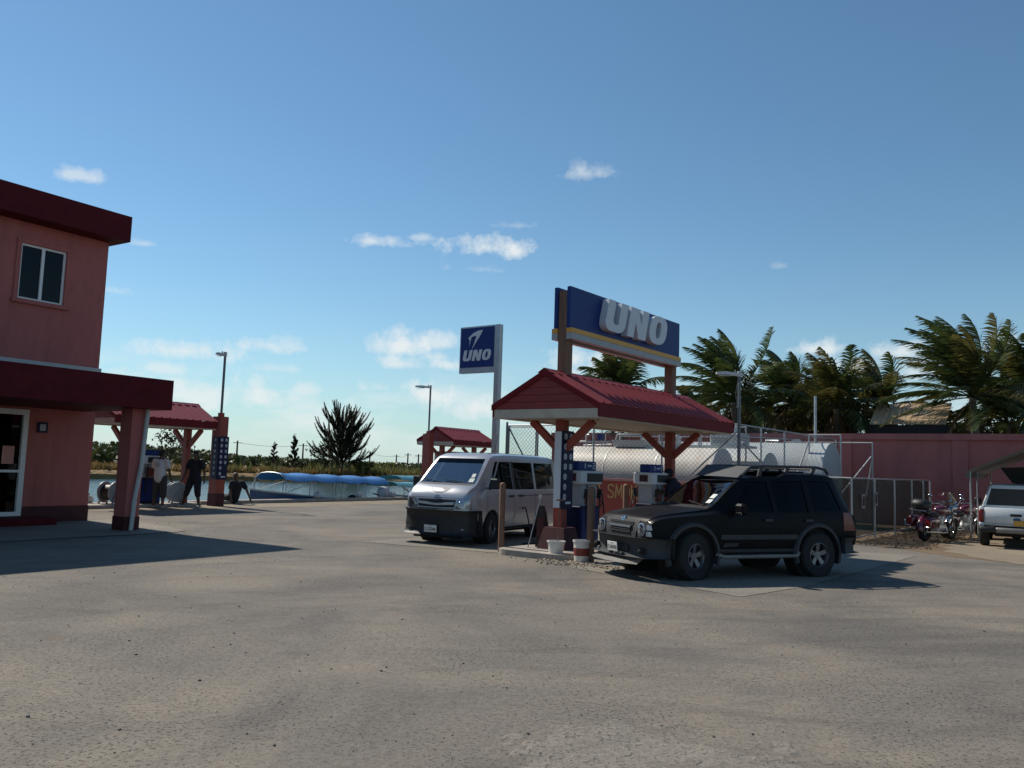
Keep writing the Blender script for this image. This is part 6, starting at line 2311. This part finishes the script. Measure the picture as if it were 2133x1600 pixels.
# wipers, cowl, stickers, seats
patch(bv, [(-.72, 1.155), (.72, 1.155), (.70, 1.195), (-.70, 1.195)], 'F', .004, 10, 2, .01).build('cowl', MT['bodyplug'], suv)
for (y0, y1) in ((-.55, -.05), (.1, .6)):
    pts = []
    for i in range(6):
        f = i / 5
        h2, n2_, _, _ = bv.ray_cast(Vector((-2, y0 + (y1 - y0) * f, 1.19 + .06 * f)), Vector((1, 0, 0)))
        pts.append(h2 + n2_ * (.014 if n2_.x < 0 else -.014))
    MB().tube(pts, .009, 5).build('wiper', MT['black'], suv)
patch(bv, [(-.60, 1.25), (-.48, 1.25), (-.48, 1.31), (-.60, 1.31)], 'F', -.005, 2, 2).build('sticker', MT['sticker'], suv)
patch(bv, [(-.58, 1.33), (-.46, 1.33), (-.46, 1.40), (-.58, 1.40)], 'F', -.005, 2, 2).build('sticker', MT['sticker'], suv)
seats(suv, (2.15, 3.0), .80, MT['tanseat'])
MB().rbox(1.42, 1.75, -.70, .70, .95, 1.14, .04).build('dashboard', MT['carseat'], suv)
MB().box(.2, 4.2, -.50, .50, .32, .5).build('underbody', MT['bodyplug'], suv)
m = MB()
m.lathe([(.14, 0), (.14, .9)], 16, Matrix.Translation((1.8, .2, .36)) @ Matrix.Rotation(PI / 2, 4, 'Y'))
m.tube([(FX, -.7, WR), (FX, .7, WR)], .05, 8)
m.tube([(RX, -.7, WR), (RX, .7, WR)], .06, 8)
m.build('driveline', MT['bodyplug'], suv, 50)
for wx in (FX, RX):
    for s_ in (-1, 1):
        MB().lathe([(.48, 0), (.48, .28), (.002, .28)], 28, Matrix.Translation((wx, s_ * .80, WR + .02)) @ Matrix.Rotation(PI / 2 * s_, 4, 'X')).build('arch_liner', MT['bodyplug'], suv, 40)
        wheel(suv, wx, s_ * .785, WR, .255, s_, R(16) if wx < 2 else 0, 5, rr=.56)

# ---------------------------------------------------------------- white pickup (seen from behind)
pk = thing('pickup_truck', 'white pickup truck with black bumper backed beside the carport tent', 'pickup truck', (14.0, 23.35, 0), R(-31))
# local: +y forward, rear of the truck near y = -1.0, x to the right
def ploft(rows, mt, name, parent, sm=35):
    q = len(rows[0])
    m = MB()
    vs = [p for r in rows for p in r]
    fs = [(i * q + k, i * q + (k + 1) % q, (i + 1) * q + (k + 1) % q, (i + 1) * q + k) for i in range(len(rows) - 1) for k in range(q)]
    fs += [tuple(range(q)), tuple((len(rows) - 1) * q + k for k in reversed(range(q)))]
    return m.add(vs, fs).build(name, mt, parent, sm)
def bedsec(y, w, z0, z1):
    return [(-w * .93, y, z0), (-w, y, z0 + .15), (-w, y, z1 - .12), (-w * .96, y, z1 - .02), (-w * .92, y, z1), (w * .92, y, z1), (w * .96, y, z1 - .02), (w, y, z1 - .12), (w, y, z0 + .15), (w * .93, y, z0)]
W2 = .86
bed = MB()
for sx in (-1, 1):
    a, b2_ = sorted((sx * W2, sx * (W2 - .12)))
    bed.rbox(a, b2_, -1.0, 1.05, .56, 1.10, .03)
bed.box(-.74, .74, -.95, 1.0, .62, .68)
bd_ = bed.build('cargo_bed', MT['greywhite'], pk, 40)
tg_ = MB().rbox(-.73, .73, -1.03, -.95, .60, 1.08, .025).build('tailgate', MT['greywhite'], pk, 40)
MB().box(-.66, .66, -1.037, -1.031, .66, .67).build('crease', MT['galvd'], tg_)
MB().rbox(-.13, .13, -1.045, -1.03, .86, .93, .012).build('handle', MT['black'], tg_)
m = MB()
m.prism([(.05 * math.cos(2 * PI * i / 14) * 1.8, .05 * math.sin(2 * PI * i / 14)) for i in range(14)], -1.042, -1.03, lambda u, v, d_: (u + .02, d_, v + .78))
m.build('emblem', MT['hullnavy'], tg_)
MB().rbox(-.48, .48, -1.16, -1.02, .42, .56, .03).build('bumper_step', MT['skid'], pk, 40)
for sx in (-1, 1):
    a, b2_ = sorted((sx * .86, sx * .46))
    MB().rbox(a, b2_, -1.15, -.98, .42, .57, .03).build('bumper_end', MT['black'], pk, 40)
    a, b2_ = sorted((sx * (W2 + .005), sx * .735))
    MB().rbox(a, b2_, -1.045, -.93, .68, 1.03, .03).build('tail_lamp', MT['redlens'], pk, 40)
    MB().rbox(a, b2_, -1.04, -.93, .58, .68, .02).build('reverse_lamp', MT['letter'], pk, 40)
pl = MB().rbox(-.05, .26, -1.055, -1.04, .62, .76, .008)
plo = pl.build('licence_plate', MT['yellow'], pk)
# cab
cabrows = []
for (y, z1, wr) in ((1.06, 1.60, .62), (1.12, 1.68, .64), (1.5, 1.73, .65), (2.1, 1.72, .65), (2.5, 1.66, .64), (3.05, 1.12, .72), (4.1, 1.02, .70), (4.35, .85, .66)):
    cabrows.append([(-.78, y, .45), (-.86, y, .7), (-.86, y, 1.03), (-wr - .02, y, max(1.04, z1 - .06)), (-wr + .08, y, z1), (wr - .08, y, z1), (wr + .02, y, max(1.04, z1 - .06)), (.86, y, 1.03), (.86, y, .7), (.78, y, .45)])
ploft(cabrows, MT['greywhite'], 'cab', pk)
m = MB()
m.add([(-.74, 1.053, 1.10), (.74, 1.053, 1.10), (.60, 1.053, 1.58), (-.60, 1.053, 1.58)], [(0, 1, 2, 3)])
m.build('rear_window', MT['blackglass2'] if 'blackglass2' in MT else MT['black'], pk)
for sx in (-1, 1):
    m = MB()
    m.add([(sx * .868, 1.3, 1.06), (sx * .868, 2.75, 1.06), (sx * .70, 2.4, 1.60), (sx * .68, 1.4, 1.62)], [(0, 1, 2, 3)])
    m.build('side_window', MT['black'], pk)
    m = MB()
    m.rbox(sx * 1.0 - .1, sx * 1.0 + .1, 2.5, 2.6, 1.08, 1.28, .03)
    m.build('mirror', MT['black'], pk, 40)
for (y, nm) in ((.0, 'r'), (3.3, 'f')):
    for sx in (-1, 1):
        w_ = MB()
        w_.lathe([(.2, -.115), (.33, -.115), (.36, -.08), (.365, -.04), (.365, .04), (.36, .08), (.33, .115), (.2, .115)], 36, Matrix.Rotation(PI / 2, 4, 'Y'), close=True)
        wo = w_.build('wheel', MT['rubber'], pk, 35)
        wo.location = (sx * .76, y, .365)
        MB().lathe([(.205, -.1), (.205, .1), (.17, .06), (.002, .06)], 28, Matrix.Rotation(PI / 2 * sx, 4, 'Y')).build('rim', MT['alloy'], wo, 35)
m = MB()
m.box(-.5, .5, -.9, 4.0, .32, .56)
m.tube([(-.7, 0, .365), (.7, 0, .365)], .06, 8)
m.ell((0, 0, .365), (.16, .16, .15))
m.build('chassis', MT['bodyplug'], pk, 50)

# ---------------------------------------------------------------- motorcycles
MT['mcpaint'] = mat('wine_red_paint', (.095, .010, .026), .25, var=.08, coat=.9)
MT['mcred'] = mat('dark_red_lens', (.20, .012, .015), .3, var=.1)
def torus(m, c, Rr, r, M, n=36, k=8):
    vs, fs = [], []
    for i in range(n):
        a = 2 * PI * i / n
        for j in range(k):
            b_ = 2 * PI * j / k
            vs.append(Vector(c) + M @ Vector(((Rr + r * math.cos(b_)) * math.cos(a), r * math.sin(b_), (Rr + r * math.cos(b_)) * math.sin(a))))
    for i in range(n):
        for j in range(k):
            fs.append((i * k + j, ((i + 1) % n) * k + j, ((i + 1) % n) * k + (j + 1) % k, i * k + (j + 1) % k))
    m.add(vs, fs)
I3 = Matrix.Identity(3)
def motorbike(name, label, loc, rz, top_box=True, screen=True):
    b_ = thing(name, label, 'motorcycle', loc, rz, 'wine red motorcycles by the green fence')
    # local: +x forward, z up; rear axle at x=0, front axle at 1.62
    for (x, Rr, r, nm) in ((0, .255, .085, 'rear'), (1.62, .275, .065, 'front')):
        m = MB()
        torus(m, (0, 0, 0), Rr, r, I3)
        w_ = m.build('wheel', MT['rubber'], b_, 60)
        w_.location = (x, 0, Rr + r)
        m = MB()
        torus(m, (0, 0, 0), Rr - r * .75, .022, I3, 32, 6)
        for i in range(12):
            a = 2 * PI * i / 12
            m.tube([(.04 * math.cos(a), .03 if i % 2 else -.03, .04 * math.sin(a)), ((Rr - r * .75) * math.cos(a + .25), 0, (Rr - r * .75) * math.sin(a + .25))], .006, 4)
        m.lathe([(.05, -.07), (.05, .07)], 14, Matrix.Rotation(PI / 2, 4, 'X'))
        m.build('rim', MT['chrome'], w_, 60)
    # fenders
    def fender(x, z, rr, w, a0, a1, mt):
        m = MB()
        vs = []
        n = 16
        for i in range(n + 1):
            a = R(a0 + (a1 - a0) * i / n)
            for (dy, dr) in ((-w, -.05), (-w * .8, .0), (0, .025), (w * .8, 0), (w, -.05)):
                vs.append((x + (rr + dr) * math.cos(a), dy, z + (rr + dr) * math.sin(a)))
        m.add(vs, [(i * 5 + k, i * 5 + k + 1, i * 5 + 6 + k, i * 5 + 5 + k) for i in range(n) for k in range(4)])
        m.build('fender', mt, b_, 60)
    fender(0, .34, .39, .12, 20, 185, MT['mcpaint'])
    fender(1.62, .34, .375, .09, 5, 150, MT['chrome'])
    # tank, seat, side panels, engine
    m = MB()
    m.ell((.92, 0, .88), (.36, .17, .16), 18, 12)
    m.build('fuel_tank', MT['mcpaint'], b_, 60)
    m = MB()
    m.ell((.40, 0, .76), (.34, .17, .10), 16, 10)
    m.ell((.02, 0, .84), (.22, .13, .09), 16, 10)
    m.build('seat', MT['black'], b_, 60)
    m = MB()
    m.rbox(.55, 1.05, -.14, .14, .22, .48, .05)
    m.lathe([(.10, 0), (.11, .05), (.10, .1), (.11, .15), (.10, .2), (.11, .25), (.08, .3)], 14, Matrix.Translation((.80, 0, .45)) @ Matrix.Rotation(R(-22), 4, 'Y'))
    m.lathe([(.10, 0), (.11, .05), (.10, .1), (.11, .15), (.10, .2), (.11, .25), (.08, .3)], 14, Matrix.Translation((.86, 0, .45)) @ Matrix.Rotation(R(28), 4, 'Y'))
    m.build('engine', MT['galv'], b_, 40)
    m = MB()
    m.tube([(.05, 0, .36), (.5, .1, .42), (.6, .1, .62), (1.2, 0, .88)], .022, 8)
    m.tube([(.55, 0, .28), (1.1, 0, .30), (1.26, 0, .80)], .022, 8)
    m.build('frame', MT['black'], b_, 60)
    for s_ in (-1, 1):
        m = MB()
        m.tube([(1.02, s_ * .12, .40), (.95, s_ * .2, .24), (.5, s_ * .22, .26), (-.45, s_ * .22, .30)], [.025, .025, .035, .048], 10)
        m.build('exhaust', MT['chrome'], b_, 60)
        m = MB()
        m.tube([(1.62, s_ * .10, .34), (1.36, s_ * .10, .92)], [.03, .026], 10)
        m.build('fork', MT['chrome'], b_, 60)
        m = MB()
        m.rbox(-.40, .16, *sorted((s_ * .17, s_ * .36)), .40, .72, .06)
        sb_ = m.build('saddlebag', MT['mcpaint'], b_, 50)
        MB().box(-.42, -.40, *sorted((s_ * .2, s_ * .33)), .5, .66).build('tail_lamp', MT['mcred'], sb_)
        m = MB()
        m.tube([(-.42, s_ * .38, .42), (-.42, s_ * .38, .38), (.15, s_ * .38, .38)], .014, 6)
        m.tube([(-.44, s_ * .2, .44), (-.44, s_ * .36, .44), (-.44, s_ * .38, .60)], .014, 6)
        m.build('guard_rail', MT['chrome'], sb_, 60)
        m = MB()
        m.tube([(1.30, s_ * .05, .98), (1.22, s_ * .22, 1.06), (1.05, s_ * .40, 1.04)], .014, 8)
        hb = m.build('handlebar', MT['chrome'], b_, 60)
        m = MB()
        m.tube([(1.08, s_ * .40, 1.04), (.98, s_ * .43, 1.03)], .02, 8)
        m.build('grip', MT['black'], hb, 60)
        m = MB()
        m.tube([(1.12, s_ * .36, 1.05), (1.16, s_ * .44, 1.24)], .008, 6)
        m.ell((1.16, s_ * .46, 1.27), (.02, .07, .045), 12, 8)
        m.build('mirror', MT['chrome'], hb, 60)
        m = MB()
        m.ell((1.42, s_ * .17, .80), (.05, .055, .055), 12, 8)
        m.build('spot_lamp', MT['chrome'], b_, 60)
        m = MB()
        m.tube([(.75, s_ * .14, .3), (.75, s_ * .34, .3)], .015, 6)
        m.build('foot_peg', MT['chrome'], b_, 60)
    m = MB()
    m.ell((1.42, 0, .86), (.09, .10, .10), 16, 10)
    m.build('headlight', MT['chrome'], b_, 60)
    if screen:
        m = MB()
        vs = []
        for i in range(9):
            u = -1 + i / 4
            for k in range(5):
                f = k / 4
                vs.append((1.40 - .28 * f + .10 * (1 - u * u), u * .30 * (1 - .25 * f * f), .92 + .50 * f))
        m.add(vs, [(i * 5 + k, i * 5 + k + 1, i * 5 + 6 + k, i * 5 + 5 + k) for i in range(8) for k in range(4)])
        m.build('windshield', MT['lens'], b_, 60)
    if top_box:
        m = MB()
        m.rbox(-.52, -.10, -.24, .24, .92, 1.20, .09)
        t_ = m.build('top_case', MT['black'], b_, 50)
        m = MB()
        m.tube([(-.5, -.22, .90), (-.54, 0, .90), (-.5, .22, .90)], .014, 6)
        m.tube([(.0, -.12, .80), (-.45, -.12, .90)], .014, 6)
        m.tube([(.0, .12, .80), (-.45, .12, .90)], .014, 6)
        m.build('luggage_rack', MT['chrome'], t_, 60)
    m = MB()
    m.tube([(.62, .12, .24), (.55, .33, .02)], .012, 6)
    m.build('side_stand', MT['black'], b_)
    return b_
mb1 = motorbike('touring_motorcycle', 'wine red touring motorcycle with black top case and clear screen', (12.05, 24.55, 0), R(38))
mb1.rotation_euler[0] = R(4)
mb2 = motorbike('cruiser_motorcycle', 'wine red motorcycle without top case standing behind the touring motorcycle', (13.55, 26.2, 0), R(25), False, False)
mb2.rotation_euler[0] = R(4)

# ================================================================== PEOPLE
def skinned(name, m, mt, parent, vox=.016, sm=6):
    o = m.build(name, mt, parent)
    md = o.modifiers.new('remesh', 'REMESH')
    md.mode = 'VOXEL'
    md.voxel_size = vox
    md.use_smooth_shade = True
    s = o.modifiers.new('smooth', 'SMOOTH')
    s.iterations = sm
    s.factor = .5
    return o

def hand(m, wrist, d, side):
    """palm and five fingers; d = direction of the hand, side = thumb direction"""
    wrist, d, side = Vector(wrist), Vector(d).normalized(), Vector(side).normalized()
    nrm = d.cross(side).normalized()
    palm = wrist + d * .06
    m.cap(wrist, palm + d * .02, .026, .034, 8)
    for k, ln in enumerate((.07, .08, .075, .06)):
        b_ = palm + d * .03 + side * (.032 - .021 * k)
        mid = b_ + d * ln * .6 + nrm * .006
        m.cap(b_, mid, .011, .010, 6)
        m.cap(mid, mid + d * ln * .45 + nrm * .02, .010, .008, 6)
    tb = wrist + d * .03 + side * .03
    m.cap(tb, tb + d * .04 + side * .025, .013, .010, 6)
    m.cap(tb + d * .04 + side * .025, tb + d * .075 + side * .03, .010, .009, 6)

def head(m, c, yaw, s=1.0):
    c = Vector(c)
    f = Vector((-math.sin(yaw), math.cos(yaw), 0))
    r_ = Vector((math.cos(yaw), math.sin(yaw), 0))
    M = Matrix.Rotation(yaw, 3, 'Z')
    m.ell(c + Vector((0, 0, .02)), (.075 * s, .098 * s, .11 * s), 14, 10, M)
    m.ell(c + f * .02 + Vector((0, 0, -.055)), (.058 * s, .072 * s, .07 * s), 12, 8, M)
    m.cap(c + f * .088 + Vector((0, 0, .01)), c + f * .11 + Vector((0, 0, -.03)), .011, .016, 8)
    m.cap(c + f * .085 - r_ * .022 + Vector((0, 0, -.068)), c + f * .085 + r_ * .022 + Vector((0, 0, -.068)), .010, .010, 8)
    for s_ in (-1, 1):
        m.ell(c + r_ * s_ * .078, (.014, .026, .034), 8, 6, M)
        m.cap(c + f * .086 + r_ * s_ * .02 + Vector((0, 0, .03)), c + f * .082 + r_ * s_ * .045 + Vector((0, 0, .03)), .010, .009, 6)

def person(label, loc, rz, J, shirt, shorts, hair=True, shoes=None, shirt_sleeve=.55, leg_cover=.75, bald=False, skirtw=.0, cap_=None):
    """J: joints in local coordinates (x right, y forward)"""
    p = thing('person', label, 'person', loc, rz, None)
    J = {k: Vector(v) for k, v in J.items()}
    m = MB()
    m.cap(J['pelvis'], J['chest'], .135, .15)
    m.cap(J['chest'] + Vector((0, 0, .12)), J['head'] - Vector((0, 0, .06)), .062, .052)
    head(m, J['head'], J.get('yaw', Vector((0, 0, 0))).z)
    for s_ in ('l', 'r'):
        m.cap(J['chest'] + Vector((0, 0, .1)), J[s_ + 'sh'], .075, .062)
        m.cap(J[s_ + 'sh'], J[s_ + 'el'], .054, .042)
        m.cap(J[s_ + 'el'], J[s_ + 'wr'], .042, .028)
        d = (J[s_ + 'wr'] - J[s_ + 'el'])
        hand(m, J[s_ + 'wr'], d, Vector((0, 1, 0)) if abs(d.normalized().y) < .8 else Vector((0, 0, 1)))
        m.cap(J['pelvis'], J[s_ + 'hip'], .12, .105)
        m.cap(J[s_ + 'hip'], J[s_ + 'kn'], .098, .062)
        m.cap(J[s_ + 'kn'], J[s_ + 'kn'].lerp(J[s_ + 'an'], .35), .060, .062)
        m.cap(J[s_ + 'kn'].lerp(J[s_ + 'an'], .35), J[s_ + 'an'], .062, .040)
        m.cap(J[s_ + 'an'] - Vector((0, 0, .03)), J[s_ + 'toe'], .040, .032)
    skinned('body', m, MT['skin'], p, .013, 4)
    if shirt is not None:
        m = MB()
        hem = J['pelvis'].lerp(J['chest'], -.05)
        m.cap(hem + Vector((0, 0, -.02)), J['chest'], .185, .18, 16)
        m.cap(J['chest'], J['chest'] + Vector((0, 0, .13)), .17, .085, 16)
        for s_ in ('l', 'r'):
            m.cap(J['chest'] + Vector((0, 0, .09)), J[s_ + 'sh'], .10, .085)
            m.cap(J[s_ + 'sh'], J[s_ + 'sh'].lerp(J[s_ + 'el'], shirt_sleeve), .086, .082)
        skinned('shirt', m, shirt, p, .02, 5)
    if shorts is not None:
        m = MB()
        m.cap(J['pelvis'] + Vector((0, 0, .06)), J['pelvis'] - Vector((0, 0, .02)), .17, .17, 16)
        for s_ in ('l', 'r'):
            m.cap(J['pelvis'], J[s_ + 'hip'], .15, .13)
            m.cap(J[s_ + 'hip'], J[s_ + 'kn'], .132, .105)
            if leg_cover > .75:
                m.cap(J[s_ + 'kn'], J[s_ + 'kn'].lerp(J[s_ + 'an'], leg_cover - .6), .105, .095)
        skinned('shorts', m, shorts, p, .02, 5)
    yaw = J.get('yaw', Vector((0, 0, 0))).z
    M = Matrix.Rotation(yaw, 3, 'Z')
    f = Vector((-math.sin(yaw), math.cos(yaw), 0))
    if not bald:
        m = MB()
        m.ell(J['head'] - f * .012 + Vector((0, 0, .05)), (.084, .104, .092), 14, 10, M)
        m.ell(J['head'] - f * .045 + Vector((0, 0, .0)), (.078, .065, .085), 12, 8, M)
        skinned('hair', m, MT['hair'], p, .014, 3)
    if cap_ is not None:
        m = MB()
        m.ell(J['head'] + Vector((0, 0, .06)), (.09, .11, .08), 14, 10, M)
        m.ell(J['head'] + f * .12 + Vector((0, 0, .05)), (.07, .08, .012), 12, 6, M)
        skinned('cap', m, cap_, p, .012, 2)
    if shoes is not None:
        for s_ in ('l', 'r'):
            m = MB()
            m.cap(J[s_ + 'an'] - Vector((0, 0, .045)), J[s_ + 'toe'], .050, .042)
            m.cap(J[s_ + 'an'] - Vector((0, 0, .05)), J[s_ + 'an'] + Vector((0, -.05, -.055)), .046, .036)
            skinned('shoe', m, shoes, p, .014, 3)
    return p

MT['tee_white'] = mat('white_tshirt', (.58, .57, .56), .9, var=.08, scale=5, bump=.2)
MT['tee_black'] = mat('black_tshirt', (.012, .012, .016), .9, var=.2, scale=5)
MT['short_grey'] = mat('charcoal_shorts', (.045, .042, .042), .9, var=.2)
MT['short_dark'] = mat('dark_shorts', (.018, .018, .024), .9, var=.2)
MT['navycloth'] = mat('navy_overall', (.010, .012, .030), .9, var=.2)
MT['shoe'] = mat('pale_trainers', (.35, .32, .30), .7, var=.2)
STAND = dict(pelvis=(0, 0, .98), chest=(0, .0, 1.32), head=(0, .03, 1.68), lsh=(-.20, 0, 1.46), rsh=(.20, 0, 1.46), lhip=(-.10, 0, .93), rhip=(.10, 0, .93))
def pose(**k):
    d = dict(STAND)
    d.update(k)
    return d
p = Vector((-11.62, 28.2))
m1 = person('person in a white T-shirt and long dark shorts seen from behind on the quay', (p.x, p.y, .0), R(-5), pose(lel=(-.27, .06, 1.18), lwr=(-.22, .24, .98), rel=(.29, -.02, 1.18), rwr=(.31, .10, .93), lkn=(-.12, .04, .52), lan=(-.15, -.02, .09), ltoe=(-.17, .14, .035), rkn=(.12, .05, .52), ran=(.14, .0, .09), rtoe=(.16, .17, .035), yaw=(0, 0, R(-20))), MT['tee_white'], MT['short_grey'], True, MT['shoe'], .6, .95)
m1.scale = (1.06, 1.06, 1.06)
MB().box(-.07, .05, -.193, -.186, 1.28, 1.40).build('shirt_print', MT['signgrey'], m1)
p = Vector((-10.72, 28.9))
m2 = person('person in a black T-shirt and dark shorts standing legs apart on the quay', (p.x, p.y, .0), R(170), pose(lel=(-.33, .0, 1.18), lwr=(-.36, .04, .92), rel=(.33, -.02, 1.18), rwr=(.40, .02, .93), lkn=(-.16, .06, .52), lan=(-.20, .0, .09), ltoe=(-.22, .16, .035), rkn=(.22, .02, .54), ran=(.40, -.05, .09), rtoe=(.50, .06, .035), chest=(.0, -.01, 1.33)), MT['tee_black'], MT['short_dark'], True, MT['shoe'], .6, .85)
m2.scale = (1.06, 1.06, 1.06)
p = WB(-5.15, 8.75)
m3 = person('bald person in a black T-shirt sitting on the quay edge leaning on one arm', (p.x, p.y, .13), R(57), dict(pelvis=(0, 0, .10), chest=(.03, -.10, .46), head=(-.02, -.08, .82), lsh=(-.18, -.12, .60), rsh=(.24, -.12, .60), lel=(-.25, -.15, .33), lwr=(-.22, -.18, .10), rel=(.36, -.22, .33), rwr=(.42, -.30, .08), lhip=(-.10, .05, .09), rhip=(.10, .05, .09), lkn=(-.14, .48, .10), lan=(-.14, .52, -.32), ltoe=(-.14, .66, -.38), rkn=(.12, .48, .10), ran=(.12, .52, -.32), rtoe=(.12, .66, -.38), yaw=(0, 0, R(15))), MT['tee_black'], MT['short_dark'], False, None, .6, .75, bald=True)
m3.scale = (1.18, 1.18, 1.12)
p = WC(.46, 4.56)
m4 = person('person in dark navy overalls leaning in at the second fuel pump', (p.x, p.y, .115), R(75), pose(chest=(0, .10, 1.26), head=(.0, .24, 1.58), lsh=(-.20, .12, 1.41), rsh=(.20, .12, 1.41), lel=(-.28, .25, 1.16), lwr=(-.16, .45, 1.12), rel=(.27, .24, 1.15), rwr=(.2, .45, 1.02), lkn=(-.12, .05, .52), lan=(-.14, -.06, .09), ltoe=(-.14, .12, .035), rkn=(.12, .08, .52), ran=(.15, .05, .09), rtoe=(.17, .22, .035)), MT['navycloth'], MT['navycloth'], True, MT['black'], .95, 1.4, cap_=MT['navycloth'])
